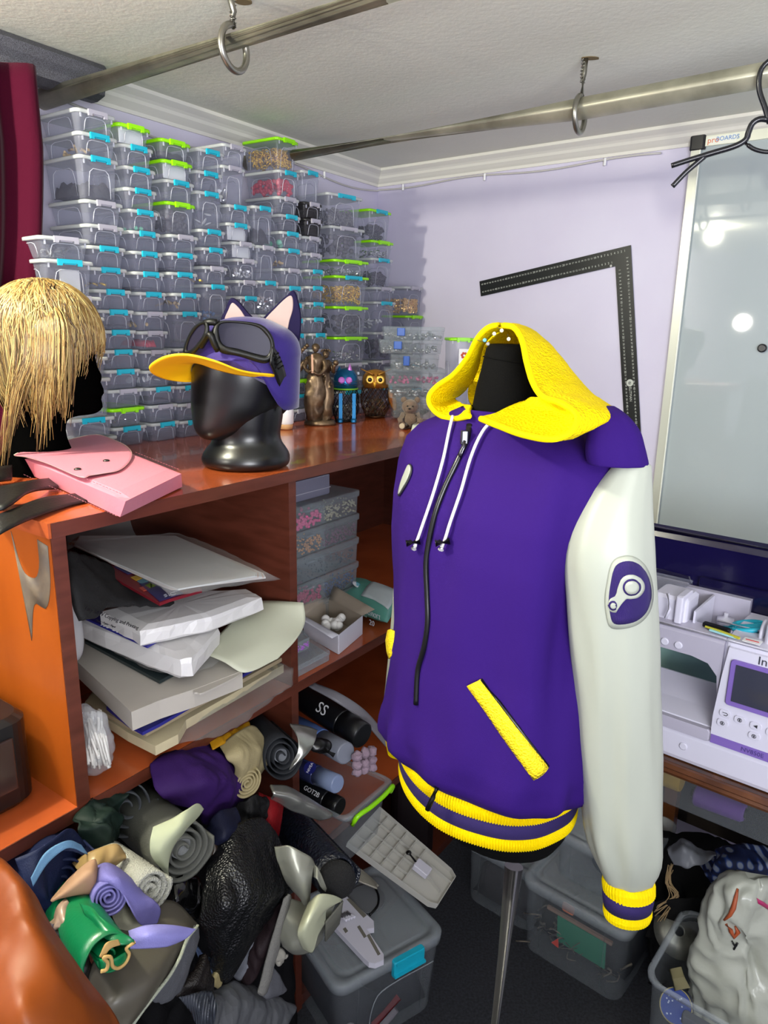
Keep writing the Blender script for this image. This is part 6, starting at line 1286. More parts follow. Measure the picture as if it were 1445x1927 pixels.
cloth('fabric', [[(486, 1492, -.06), (512, 1500, -.08), (534, 1516, -.09)], [(490, 1530, -.08), (510, 1540, -.10), (528, 1550, -.10)], [(500, 1570, -.09), (510, 1585, -.10), (517, 1598, -.10)]], FM('red_cloth', '8a0c16', .7), 'small wedge of red fabric above the black leather', nu=14, nv=12, wob=.003)
cloth('fabric', [[(440, 1520, -.06), (470, 1500, -.08), (498, 1498, -.08)], [(448, 1545, -.08), (475, 1530, -.09), (500, 1525, -.09)], [(455, 1560, -.08), (480, 1550, -.09), (498, 1540, -.09)]], FM('black_gauze', '131314', .6), 'thin black folded gauze between the sand cotton and red wedge', wob=.006, wsc=60)
cloth('fabric', [[(388, 1560, -.08), (410, 1530, -.10), (440, 1520, -.10)], [(400, 1590, -.12), (425, 1570, -.14), (452, 1545, -.12)], [(412, 1598, -.11), (430, 1592, -.13), (445, 1575, -.12)]], FM('midnight_blue', '12162e', .5), 'dark midnight blue fold below the purple bundle', wob=.004)
m_bl = M('black_grain_leather', '0d0e0f', .32, bump=(260, .9, 'voronoi'))
cloth('leather_hide', [[(400, 1600, -.12), (440, 1560, -.13), (490, 1540, -.12), (512, 1560, -.12)], [(382, 1660, -.15), (430, 1630, -.18), (500, 1610, -.17), (530, 1605, -.15)], [(375, 1720, -.17), (420, 1700, -.21), (500, 1680, -.21), (552, 1665, -.17)], [(385, 1770, -.17), (420, 1765, -.20), (470, 1735, -.20), (520, 1705, -.17)], [(395, 1820, -.16), (425, 1850, -.18), (455, 1810, -.18), (475, 1745, -.16)]], m_bl, 'big black grained leather hide hanging out over the rolls', nu=34, nv=34, wob=.006, wsc=14, th=.003)
cloth('leather_strip', [[(290, 1680, -.10), (330, 1650, -.12), (370, 1650, -.12), (385, 1690, -.11)], [(300, 1720, -.12), (330, 1690, -.14), (365, 1690, -.14), (375, 1730, -.13)], [(330, 1730, -.11), (345, 1725, -.13), (358, 1735, -.13), (368, 1745, -.12)]], M('black_patent', '0a0a0b', .12), 'glossy black curled strip left of the black hide', nu=20, nv=12, wob=.006, wsc=40)
cloth('fabric', [[(385, 1590, -.10), (400, 1585, -.12), (415, 1600, -.12)], [(388, 1620, -.12), (402, 1615, -.13), (420, 1625, -.13)], [(392, 1645, -.12), (405, 1648, -.13), (412, 1640, -.12)]], M('brown_satin', '2e231a', .3, bump=(20, .4)), 'small dark brown satin fold beside the big grey roll', nu=14, nv=10, wob=.006, wsc=60)
m_snake = M('blue_snake_leather', '101521', .3, bump=(180, 1.0, 'voronoi'))
rl = roll('leather_roll', PT(636, 1650, -.26), PT(535, 1535, -.02), .043, m_snake, 'dark blue snakeskin-look leather roll with furry black end', 'leather roll', turns=3, group=GH, th=.004)
part(rl, 'fur_end', MB().ball(PT(634, 1655, -.265), .034, 16, 12, (1, .7, 1.1)), M('black_fur', '060608', .95, bump=(300, 1)), True)
m_sg = M('silver_grey_leatherette', '8c8d80', .34, .35, bump=(6, .05))
cloth('leatherette', [[(518, 1592, -.20), (545, 1592, -.23), (580, 1610, -.25), (592, 1626, -.25)], [(524, 1620, -.21), (548, 1630, -.24), (572, 1650, -.26), (588, 1640, -.26)], [(540, 1660, -.22), (560, 1670, -.25), (578, 1690, -.26), (584, 1680, -.25)], [(552, 1675, -.22), (565, 1690, -.24), (575, 1705, -.25), (582, 1700, -.25)]], m_sg, 'silver-grey leatherette fold with a sharp bent corner', nu=24, nv=20, wob=.002, th=.002)
cloth('leatherette', [[(590, 1625, -.25), (597, 1632, -.26), (608, 1655, -.27), (614, 1672, -.27)], [(590, 1650, -.26), (597, 1655, -.27), (604, 1670, -.27), (612, 1678, -.27)]], m_sg, 'narrow bent end of the silver-grey leatherette', nu=14, nv=6, wob=0, th=.002)
cloth('leatherette', [[(548, 1690, -.20), (580, 1700, -.22), (605, 1685, -.24), (640, 1690, -.26)], [(535, 1730, -.21), (565, 1740, -.24), (590, 1730, -.26), (632, 1700, -.27)], [(528, 1765, -.21), (552, 1780, -.24), (578, 1770, -.26), (615, 1735, -.27)], [(532, 1780, -.20), (555, 1796, -.23), (585, 1790, -.25), (608, 1765, -.25)]], m_sg, 'broad silver-grey leatherette loop over the clear floor bin', nu=30, nv=20, wob=.002, th=.002)
cloth('leatherette', [[(580, 1700, -.27), (600, 1683, -.285), (625, 1684, -.29), (645, 1693, -.285)], [(562, 1745, -.28), (578, 1735, -.295), (600, 1712, -.295), (640, 1696, -.29)], [(560, 1760, -.28), (575, 1765, -.29), (592, 1740, -.295), (615, 1710, -.285)], [(570, 1785, -.27), (587, 1792, -.28), (598, 1760, -.29), (612, 1735, -.28)]], M('pale_silver_leatherette', 'b9bc9f', .3, .2), 'pale shiny leatherette band curling over the silver-grey loop', nu=26, nv=18, wob=0, th=.002)
cloth('leatherette', [[(645, 1695, -.29), (642, 1715, -.29), (638, 1738, -.28)], [(612, 1735, -.285), (612, 1755, -.285), (612, 1772, -.275)]], FM('leatherette_inside', '66665c', .5), 'dark inner side of the curled leatherette band', nu=12, nv=8, wob=0)
cloth('felt', [[(488, 1745, -.15), (510, 1715, -.17), (542, 1680, -.19)], [(470, 1800, -.16), (495, 1775, -.18), (535, 1720, -.20)], [(455, 1850, -.15), (470, 1850, -.17), (512, 1790, -.19)]], FM('plum_brown_leather', '2a1f22', .5), 'plum brown leather strip behind the pale felt edge', nu=18, nv=14)
cloth('felt', [[(533, 1690, -.205), (543, 1682, -.21), (546, 1686, -.205)], [(518, 1740, -.205), (528, 1736, -.21), (533, 1738, -.205)], [(502, 1800, -.20), (512, 1798, -.205), (518, 1800, -.20)], [(484, 1866, -.19), (493, 1872, -.195), (500, 1866, -.19)]], FM('pale_felt', '8b8a84', .9, (400, 1)), 'long pale grey felt edge running down beside the silver leatherette', nu=8, nv=24, wob=.001, th=.006)
cloth('felt', [[(470, 1720, -.13), (480, 1735, -.15), (482, 1770, -.15)], [(455, 1790, -.14), (470, 1800, -.16), (478, 1805, -.16)], [(436, 1835, -.13), (450, 1845, -.15), (462, 1838, -.15)]], FM('blue_grey_felt', '7b7e88', .9), 'blue-grey felt piece under the black leather hide', nu=14, nv=14)
cloth('felt', [[(505, 1815, -.17), (520, 1830, -.18), (535, 1862, -.17)], [(495, 1845, -.18), (512, 1860, -.19), (530, 1866, -.18)], [(484, 1868, -.18), (500, 1878, -.19), (520, 1872, -.18)]], FM('mid_grey_felt', '63656a', .9), 'curled mid-grey felt corner near the bottom of the pile', nu=14, nv=10)
cloth('glove', [[(512, 1780, -.18), (525, 1785, -.19), (536, 1798, -.19)], [(510, 1800, -.18), (525, 1812, -.19), (533, 1806, -.19)]], FM('white_knit', 'a9a69a', .8), 'white ribbed knit piece under the silver-grey loop', nu=12, nv=8, wob=.005, wsc=90, th=.008)
cloth('fabric', [[(396, 1868, -.16), (440, 1850, -.15), (485, 1862, -.15), (552, 1893, -.15)], [(392, 1900, -.20), (440, 1890, -.19), (500, 1900, -.18), (545, 1915, -.17)], [(388, 1950, -.21), (440, 1950, -.20), (500, 1950, -.19), (530, 1950, -.18)]], M('quilted_grey', '55575a', .5, bump=(60, 1.0, 'voronoi')), 'grey quilted fabric at the bottom of the pile', nu=30, nv=14, wob=.004, wsc=30, th=.006)
cloth('fabric', [[(365, 1770, -.13), (380, 1790, -.15), (392, 1800, -.15)], [(376, 1810, -.15), (390, 1822, -.16), (410, 1835, -.16)], [(385, 1830, -.15), (395, 1835, -.16), (402, 1840, -.16)]], FM('steel_blue', '56688a', .6), 'steel blue scrap beside the yellow one at the bottom', nu=12, nv=10)
cloth('fabric', [[(400, 1828, -.16), (408, 1822, -.17), (417, 1832, -.17)], [(388, 1842, -.17), (402, 1846, -.175), (416, 1850, -.17)], [(392, 1850, -.17), (402, 1856, -.175), (410, 1858, -.17)]], FM('pale_yellow', 'a5966a', .6), 'pale yellow scrap at the bottom of the pile', nu=10, nv=8)
cloth('fabric', [[(372, 1800, -.17), (385, 1795, -.18), (400, 1850, -.18)], [(345, 1850, -.19), (370, 1850, -.20), (398, 1870, -.19)], [(330, 1875, -.19), (365, 1872, -.20), (398, 1868, -.19)]], M('black_glitter', '1a1512', .35, bump=(400, 1)), 'black speckled fabric wedge beside the big grey-brown hide', nu=14, nv=12)
cloth('mesh_fabric', [[(335, 1872, -.21), (365, 1868, -.22), (398, 1865, -.21)], [(355, 1900, -.22), (375, 1905, -.23), (402, 1895, -.22)], [(370, 1935, -.22), (385, 1940, -.225), (395, 1930, -.22)]], M('grey_mesh', '3c4048', .3, bump=(90, 1, 'waveX')), 'grey ribbed translucent mesh at the bottom of the pile', nu=18, nv=12)
# left side cluster
cloth('fabric', [[(135, 1625, -.09), (175, 1600, -.11), (215, 1588, -.12), (232, 1605, -.12)], [(150, 1640, -.11), (185, 1625, -.13), (210, 1620, -.13), (236, 1612, -.13)], [(185, 1648, -.11), (200, 1640, -.13), (215, 1632, -.13), (236, 1616, -.12)]], M('gold_tan_leatherette', '93794c', .35, bump=(10, .1)), 'golden tan leatherette fold right of the navy roll', nu=20, nv=12, wob=.003)
cloth('fabric', [[(100, 1690, -.12), (135, 1650, -.13), (175, 1618, -.14), (182, 1630, -.14)], [(98, 1695, -.13), (135, 1670, -.15), (172, 1645, -.16), (184, 1655, -.15)], [(110, 1688, -.13), (140, 1684, -.15), (170, 1684, -.16), (185, 1686, -.15)]], FM('skin_tan', 'b58f70', .55, (100, .1)), 'skin-tan fabric tip hanging over the green roll', nu=20, nv=12, wob=.002)
cloth('fabric', [[(90, 1740, -.13), (105, 1710, -.14), (125, 1690, -.14)], [(104, 1745, -.15), (120, 1725, -.16), (132, 1700, -.15)], [(112, 1752, -.14), (122, 1742, -.15), (134, 1715, -.15)]], M('satin_taupe', '8a7462', .3), 'taupe satin fold between the navy cloth and green roll', nu=14, nv=12, wob=.007, wsc=60)
roll('towel_roll', PT(285, 1675, -.19), PT(180, 1600, -.02), .031, M('white_terry', '9b9b90', .9, bump=(380, 1, 'voronoi')), 'white terry towel roll under the big grey roll', 'fabric roll', turns=3, group=GH, th=.005)
roll('fabric_roll', PT(205, 1690, -.19), PT(165, 1625, -.04), .024, FM('lilac_cloth', '7b76b8', .6), 'flattened lilac fabric roll beside the white towel', turns=4, flat_=1.0, rot=.8, group=GH)
cloth('fabric', [[(168, 1640, -.12), (195, 1625, -.14), (218, 1632, -.15), (255, 1660, -.17)], [(180, 1665, -.16), (200, 1652, -.18), (222, 1655, -.19), (268, 1680, -.19)], [(215, 1660, -.18), (228, 1680, -.20), (255, 1710, -.21), (300, 1708, -.21)], [(224, 1665, -.18), (242, 1705, -.21), (265, 1740, -.22), (296, 1738, -.21)]], FM('lilac_cloth', '8f8bd0', .5), 'lilac fabric band draped over the rolls', nu=24, nv=18, wob=.002, th=.002)
cloth('fabric', [[(200, 1700, -.15), (225, 1690, -.17), (250, 1720, -.18)], [(215, 1735, -.18), (240, 1735, -.20), (268, 1742, -.20)], [(228, 1755, -.18), (245, 1755, -.19), (262, 1748, -.19)]], FM('cream_cloth', 'aaa890', .6), 'cream fabric showing between the lilac bands', nu=14, nv=12)
cloth('fabric', [[(242, 1752, -.24), (275, 1742, -.26), (320, 1741, -.27), (368, 1748, -.27)], [(244, 1765, -.25), (280, 1760, -.275), (322, 1762, -.28), (350, 1765, -.275)], [(240, 1785, -.25), (275, 1784, -.27), (312, 1781, -.275), (330, 1775, -.27)]], FM('lilac_vinyl', '9592d6', .35), 'flat lilac vinyl tongue lying on the grey-brown hide', nu=24, nv=10, wob=.0, th=.002)
m_grn = M('emerald_leather', '05653a', .3, bump=(200, .15)); m_grb = M('tan_suede_edge', 'b08f55', .8)
gr1 = roll('leather_roll', PT(208, 1800, -.27), PT(128, 1690, -.10), .034, m_grn, 'emerald green leather roll with tan suede edges', 'leather roll', turns=1.6, group=GH, th=.002)
part(gr1, 'suede_inside', MB().drape(PTs([[(187, 1800, -.280), (200, 1775, -.282), (222, 1768, -.280)], [(196, 1802, -.282), (206, 1786, -.284), (226, 1778, -.281)]]), 16, 4, .002), m_grb, True)
part(gr1, 'outer_flap', MB().drape(PTs([[(150, 1700, -.18), (170, 1705, -.20), (195, 1730, -.24), (232, 1758, -.27)], [(160, 1720, -.20), (180, 1730, -.23), (205, 1755, -.26), (250, 1768, -.285)], [(168, 1730, -.20), (190, 1760, -.25), (225, 1778, -.28), (254, 1775, -.285)]]), 20, 12, .002), m_grn, True)
part(gr1, 'scalloped_edge', MB().tube(catmull([PT(x, y, t) for x, y, t in ((254, 1773, -.286), (238, 1784, -.284), (243, 1796, -.284), (236, 1812, -.285), (222, 1822, -.286), (212, 1818, -.287), (210, 1806, -.288), (206, 1800, -.288), (195, 1802, -.286), (203, 1812, -.286), (200, 1825, -.285), (190, 1828, -.283))], 50), .0022, 6), m_grb, True)
part(gr1, 'lower_fold', MB().drape(PTs([[(170, 1790, -.24), (190, 1805, -.27), (212, 1806, -.284), (238, 1790, -.282)], [(176, 1805, -.24), (194, 1828, -.275), (214, 1822, -.285), (240, 1808, -.283)]]), 18, 5, .002), m_grn, True)
m_hide = M('grey_brown_hide', '4a463c', .42, bump=(30, .1)); m_sued = M('grey_suede', '4b4d52', .95, bump=(400, 1))
hd_ = thing('leather_hide', 'wide grey-brown leather hide with a pale frayed edge and grey suede underside', 'leather hide', PT(300, 1850, -.2))
part(hd_, 'hide', MB().drape(PTs([[(200, 1740, -.17), (290, 1700, -.18), (330, 1700, -.19), (370, 1740, -.21)], [(190, 1780, -.19), (260, 1770, -.22), (320, 1770, -.24), (365, 1752, -.23)], [(165, 1830, -.20), (220, 1840, -.25), (290, 1830, -.27), (338, 1805, -.25)], [(170, 1880, -.21), (210, 1890, -.27), (265, 1880, -.28), (305, 1860, -.26)], [(190, 1960, -.22), (210, 1960, -.27), (230, 1950, -.28), (245, 1935, -.26)]]), 36, 30, .003, .003, 14), m_hide, True)
part(hd_, 'suede_side', MB().drape(PTs([[(366, 1742, -.235), (374, 1748, -.225), (374, 1765, -.215)], [(338, 1800, -.255), (352, 1812, -.245), (358, 1815, -.23)], [(300, 1862, -.265), (320, 1872, -.25), (345, 1855, -.235)], [(282, 1880, -.268), (300, 1888, -.255), (325, 1880, -.24)]]), 14, 22, .003, .002, 60), m_sued, True)
part(hd_, 'frayed_edge', MB().tube(catmull([PT(x, y, t) for x, y, t in ((372, 1742, -.240), (352, 1768, -.250), (338, 1803, -.260), (318, 1838, -.268), (298, 1864, -.272), (270, 1900, -.272), (244, 1937, -.27))], 40), .0025, 6), M('fray_pale', '8f9484', .9, bump=(500, 1)), True)
cloth('fabric', [[(110, 1750, -.16), (125, 1740, -.17), (135, 1760, -.17)], [(120, 1800, -.18), (140, 1800, -.19), (160, 1815, -.19)], [(150, 1850, -.19), (160, 1840, -.20), (172, 1842, -.20)]], M('dark_patent', '121210', .25), 'dark glossy scrap between the green roll and orange hide', nu=14, nv=14, wob=.008, wsc=50)
cloth('fabric', [[(60, 1740, -.10), (85, 1735, -.14), (112, 1740, -.15)], [(80, 1770, -.13), (100, 1770, -.16), (118, 1765, -.16)], [(100, 1800, -.14), (112, 1795, -.17), (120, 1775, -.165)]], FM('mauve_grey', '6a6268', .6), 'mauve grey scrap tucked beside the orange hide', nu=14, nv=10, wob=.006, wsc=60)
m_or = M('orange_leather', '7c3a05', .5, var=('652c03', 4), bump=(8, .15), spec=.3)
cloth('leather_hide', [[(-80, 1600, -.18), (-30, 1605, -.22), (0, 1618, -.24), (14, 1630, -.25)], [(-80, 1680, -.22), (-20, 1680, -.28), (30, 1670, -.31), (58, 1680, -.30)], [(-80, 1760, -.25), (0, 1770, -.33), (60, 1760, -.36), (100, 1755, -.33)], [(-80, 1840, -.28), (20, 1850, -.38), (100, 1840, -.40), (155, 1835, -.36)], [(-80, 1920, -.30), (40, 1920, -.42), (140, 1910, -.42), (205, 1895, -.38)], [(-80, 1990, -.30), (40, 1990, -.43), (160, 1985, -.43), (240, 1970, -.38)]], m_or, 'large smooth orange leather hide bulging at the lower left', nu=40, nv=40, wob=.004, wsc=7, th=.004, ridge=.003)
# ---------------------------------------------------------------- bins, bottles and loose plastic parts
m_bin = M('bin_plastic', 'a9b0b4', .2, clear=.84); m_binl = M('bin_lid', 'a7aeb2', .25, clear=.60)
m_plw = M('white_abs', 'b5b3aa', .5); m_plw2 = M('white_abs_cool', 'cac8d2', .45)
def bin_(name, label, m4, wd, dp, h, lid=True, taper=.90, rimc=None, cat='storage bin', r=.03):
    t = thing(name, label, cat, mat4=m4); b = MB()
    def rg(k, z, e=0): return [V((x + wd / 2, y + dp / 2, z)) for x, y in rr(wd * k - e, dp * k - e, r, 6)]
    b.loft([rg(taper - .02, .001), rg(taper, .006), rg(.985, h - .03), rg(.985, h - .006)], caps=(True, False))
    o = [V((x, 0, z)) for x, z in ()]
    for s in (.2, .8): b.tube([V((wd * (s if s < .5 else s), dp * (1 - taper) / 2 * .8 - .001, h * .12)), V((wd * s, .004, h * .85))], .0012, 5)
    part(t, 'body', b, m_bin)
    if lid:
        l = MB(); l.loft([rg(1.0, h - .028), rg(1.02, h - .027), rg(1.03, h - .004), rg(1.0, h), rg(.90, h), rg(.89, h - .006), rg(.80, h - .006), rg(.79, h - .002)]); part(t, 'lid', l, m_binl)
    else:
        part(t, 'rim', MB().loft([rg(.985, h - .012), rg(1.03, h - .012), rg(1.035, h - .002), rg(1.01, h + .002), rg(.98, h - .002)], caps=(False, False)), m_binl)
    return t
# clear bin on the floor before the shelves
ZL = .225; qa, qb = PZ(836, 1752, ZL), PZ(634, 1862, ZL); ux = (qa - qb); wd_ = ux.length; ux.normalize(); uy = V((-ux.y, ux.x, 0))
MB1 = axes(V((qb.x, qb.y, .0)), ux, uy, V((0, 0, 1))); b1 = bin_('storage_bin', 'clear lidded storage bin with a teal handle on the floor by the shelves', MB1, wd_, .27, ZL)
part(b1, 'handle_clip', MB().rbox((wd_ * .63, -.006, ZL - .022), (.085, .014, .044), .004, bev=.003).box((wd_ * .63, -.014, ZL - .006), (.075, .006, .006)).box((wd_ * .63, -.014, ZL - .036), (.085, .006, .006)), m_teal)
part(b1, 'front_emboss', MB().tube(catmull([V((wd_ * .30, .008, .03)), V((wd_ * .32, .004, .11)), V((wd_ * .40, .001, .15)), V((wd_ * .9, .0, .155))], 20), .0015, 5), m_binl)
g = [[MB1 @ V((.03 + (wd_ - .06) * j / 14, .025 + .22 * i / 12, .02 + .13 * (.6 + .4 * noise.noise(V((i * .4, j * .4, 1)))) * (0.15 if j in (0, 14) or i in (0, 12) else 1))) for j in range(15)] for i in range(13)]
solo('dark_clothes', MB().sheet(g, .006), FM('navy_black_cloth', '14161f', .85), 'dark clothes filling the clear floor bin', 'clothes')
sk = thing('sock_toy', 'white and red knitted piece visible at the bottom of the clear floor bin', 'toy', MB1 @ V((.08, .02, .01)))
part(sk, 'knit', MB().tube(catmull([MB1 @ V(p) for p in ((.045, .018, .075), (.055, .020, .03), (.10, .020, .02), (.15, .022, .035), (.17, .022, .050))], 20), [.012] * 8 + [.014] * 6 + [.010] * 6, 10), FM('dusty_white_knit', '8f858a', .8), True)
part(sk, 'red_band', MB().tube([MB1 @ V((.105, .016, .045)), MB1 @ V((.175, .016, .085))], .008, 8), FM('red_knit', '9a2f35', .7), True)
# ribbed white panel leaning over it
gp = thing('ribbed_panel', 'white plastic panel with square ribs leaning between the clear floor bin and the shelf', 'plastic panel', PZ(820, 1705, .25))
G4 = [PZ(652, 1590, .345), PZ(712, 1524, .345), PZ(857, 1650, .262), PZ(818, 1712, .252)]
gn = (G4[1] - G4[0]).cross(G4[3] - G4[0]).normalized(); gn = gn if gn.z > 0 else -gn
sh_ = MB().loft([[bil(*G4, u, v) - gn * .006 for u, v in ((0, 0), (1, 0), (1, .93), (.92, 1), (.08, 1), (0, .93))], [bil(*G4, u, v) for u, v in ((0, 0), (1, 0), (1, .93), (.92, 1), (.08, 1), (0, .93))]], smooth=False); part(gp, 'plate', sh_, m_plw, True)
rb = MB()
def rib(u0, v0, u1, v1, hgt=.010, w_=.0018):
    a, b = bil(*G4, u0, v0), bil(*G4, u1, v1); s = (b - a).cross(gn).normalized() * w_ / 2; rb.loft([[a - s, a + s, a + s + gn * hgt, a - s + gn * hgt], [b - s, b + s, b + s + gn * hgt, b - s + gn * hgt]], smooth=False)
for k in range(0, 5): rib(k / 4, 0, k / 4, .93 if k in (0, 4) else .62, .012 if k in (0, 4) else .008)
for k in range(0, 6): rib(0, k * .124, 1, k * .124, .012 if k == 0 else .008)
rib(0, .93, .08, 1, .012); rib(.08, 1, .92, 1, .012); rib(.92, 1, 1, .93, .012); rib(.6, .62, .4, .95); rib(.75, .7, .75, 1); part(gp, 'ribs', rb, m_plw, True)
ft = MB(); c = bil(*G4, .52, .70) + gn * .012; ft.rbox((0, 0, 0), (.030, .042, .016), .004, axes(c, G4[1] - G4[0], G4[3] - G4[0])); part(gp, 'latch_block', ft, m_plw2, True)
part(gp, 'foot_screw', MB().tube([c - (G4[3] - G4[0]).normalized() * .020 + gn * .006, c - (G4[3] - G4[0]).normalized() * .045 + gn * .016], .0025, 8).ball(c - (G4[3] - G4[0]).normalized() * .046 + gn * .017, .0075, 10, 8, (1, 1, .6)), m_blackp, True)
wp2 = thing('plastic_bracket', 'small white plastic bracket with slots lying on the lid of the clear floor bin', 'plastic part', PZ(680, 1750, ZL))
part(wp2, 'plate', flat([(644, 1679), (703, 1733), (704, 1746), (690, 1748), (722, 1796), (722, 1806), (706, 1813), (694, 1811), (684, 1802), (626, 1740), (634, 1725)], ZL + .018, .014), m_plw2, True)
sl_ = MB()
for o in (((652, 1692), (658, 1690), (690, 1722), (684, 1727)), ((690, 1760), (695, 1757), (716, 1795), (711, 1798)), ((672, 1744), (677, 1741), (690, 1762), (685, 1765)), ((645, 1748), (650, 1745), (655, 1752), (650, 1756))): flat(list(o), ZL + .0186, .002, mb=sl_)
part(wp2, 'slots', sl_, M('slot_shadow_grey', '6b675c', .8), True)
hm_ = MB()
for k in range(4): hm_.tube([PZ(638 + k * 5, 1722 - k * 2, ZL + .02), PZ(652 + k * 5, 1732 - k * 2, ZL + .026)], .003, 8)
part(wp2, 'hinge', hm_, m_plw2, True)
cbm = MB(); rg = random.Random(12)
for k in range(9): cbm.tube(catmull([PZ(652 + k * 1.2, 1618 + k * 4, ZL + .04), PZ(672, 1632 + k * 3, ZL + .045), PZ(700 + k, 1655 + k * 2, ZL + .03), PZ(712 - k, 1668, ZL + .02)], 14), .0028, 6)
solo('cable', cbm, M('cable_pale', '8f8a7c', .5), 'bundle of pale grey cables behind the small white bracket', 'cable')
solo('cable', MB().tube(catmull([PZ(702, 1665, ZL + .012), PZ(712, 1685, ZL + .005), PZ(710, 1705, ZL + .005), PZ(696, 1722, ZL + .004)], 18), .0028, 8), m_blackp, 'short thick black cable curving on the clear bin lid', 'cable')
solo('disc', MB().lathe([(.045, 0), (.045, .002)], 28, Matrix.Translation(PZ(690, 1692, ZL + .002))), M('grey_translucent', '77797c', .4, clear=.3), 'grey round translucent disc lying on the clear bin lid', 'disc')
# bottle container on the right shelf
MX = MC @ Matrix.Translation(V((.530, -.115, .4235)))
tb_ = thing('bottle_bin', 'clear bin with a lime handle sticking out of the shelf, full of spray cans', 'storage bin', mat4=MX)
def rgx(k, z): return [V((x + .085, y + .19, z)) for x, y in rr(.17 * k, .38 * k, .018, 5)]
part(tb_, 'body', MB().loft([rgx(.88, .001), rgx(.90, .006), rgx(.98, .140)], caps=(True, False)), m_bin)
part(tb_, 'rim', MB().loft([rgx(.98, .136), rgx(1.04, .137), rgx(1.05, .146), rgx(1.01, .15), rgx(.97, .146)], caps=(False, False)), m_binl)
part(tb_, 'handle', MB().tube(catmull([V((.012, -.010, .128)), V((.018, -.020, .150)), V((.06, -.024, .150)), (.11, -.024, .150), V((.150, -.020, .150)), V((.156, -.010, .128))], 30), .0055, 10), m_lidg)
def can(name, pf, pb, r, mat, label, cap=None, capf=.2, txt=None, tc=None, cat='spray can', tw=0, dome=True, tsize=1.1):
    t = thing(name, label, cat, pf); d = (pb - pf); Ln = d.length; d.normalize(); x, y = frame(d); m4 = Matrix((x, y, d)).transposed().to_4x4(); m4.translation = pf
    # z runs from the cap end (towards the room) back into the shelf
    part(t, 'body', MB().lathe([(r * .96, Ln * capf), (r, Ln * capf + .003), (r, Ln * .98), (r * .92, Ln)], 28, m4), mat, True)
    if cap: part(t, 'cap', MB().lathe([(r * .80, 0), (r * .93, .003), (r * .95, Ln * capf)], 28, m4), cap, True)
    if txt:
        toC = (EYE - (pf + d * Ln * .45)).normalized(); n = (toC - d * toC.dot(d)).normalized(); s = -d
        mm = axes(pf + d * Ln * (capf + .22) + n * (r + .0006), s, n.cross(s), n) @ Matrix.Rotation(tw, 4, 'Z'); part(t, 'lettering', text_mb(txt, r * tsize, mm), tc or m_white, True)
    return t
m_cang = M('can_black', '101114', .3, coat=.3)
can('hair_spray', PT(683, 1385, -.035), PT(560, 1305, .20), .034, m_cang, 'big black hair spray can, uppermost in the bottle bin', M('cap_black', '17181b', .35), .28, 'SS', None, tw=0)
can('hair_spray', PT(651, 1418, -.055), PT(552, 1365, .16), .027, M('can_blue', '5f7fc4', .3, .3), 'light blue spray can with a grey cap below the big black one', M('cap_grey', '7c808c', .35), .42)
dn_ = can('deodorant', PT(636, 1476, -.075), PT(548, 1438, .08), .022, M('can_violet', '3c4370', .25, .4), 'translucent-capped blue deodorant in the bottle bin', M('cap_ice', '93a4c8', .15, clear=.35), .42, None, cat='deodorant')
toC = (EYE - PT(580, 1448, -.03)).normalized(); mmn = axes(PT(583, 1445, -.0) + toC * .030, V((.6, -.62, -.3)), V((0, .3, 1)).cross(V((0, 0, 0))) if False else V((.2, .3, .9)), toC)
part(dn_, 'round_badge', MB().lathe([(.014, 0), (.014, .001)], 24, mmn), M('badge_navy', '141a5c', .3), True); part(dn_, 'lettering', text_mb('NIVEA', .0085, mmn @ Matrix.Rotation(pi * .62, 4, 'Z') @ Matrix.Translation(V((0, 0, .0016)))), m_white, True)
can('hair_styling_bottle', PT(640, 1520, -.07), PT(548, 1468, .08), .024, m_cang, 'matt black styling bottle at the bottom of the bottle bin', M('nozzle_black', '0c0c0d', .3), .25, 'GOT2B', None, cat='bottle', tsize=.6)
pm2 = MB(); pp_ = PT(606, 1404, -.09); pm2.lathe([(.016, -.006), (.017, 0), (.015, .008), (.017, .010), (.014, .020), (.006, .024), (.006, .034)], 20, axes(pp_, V((1, 0, .3)), V((0, 1, 0)), V((-.7, -.3, .4)))); pm2.tube([pp_ + V((.004, -.01, .0)), pp_ + V((.026, -.014, -.012))], .005, 8)
solo('spray_pump', pm2, m_blackp, 'black ribbed spray pump lying on the light blue can', 'pump')
fz = MB()
for k in range(9): fz.ball(PT(672 + (k % 3) * 14, 1452 - (k // 3) * 15 - (k % 3) * 4, -.075) + V((0, 0, rg.uniform(-.004, .004))), .012, 10, 8)
fz.v = [p + noise.noise_vector(p * 130) * .005 for p in fz.v]
solo('fluffy_powder_puff', fz, M('pale_pink_fluff', 'a08a98', .95, bump=(300, 1)), 'pale pink fluffy ball behind the lime handle', 'puff')
solo('plastic_sheet', MB().drape(PTs([[(590, 1285, .12), (640, 1305, .05), (690, 1340, .0), (738, 1400, -.04)], [(580, 1292, .12), (630, 1320, .05), (680, 1355, .0), (726, 1405, -.04)]]), 24, 4, .003), M('lid_pale', '8e8d94', .3, clear=.35), 'long clear plastic lid standing behind the spray cans', 'plastic sheet')
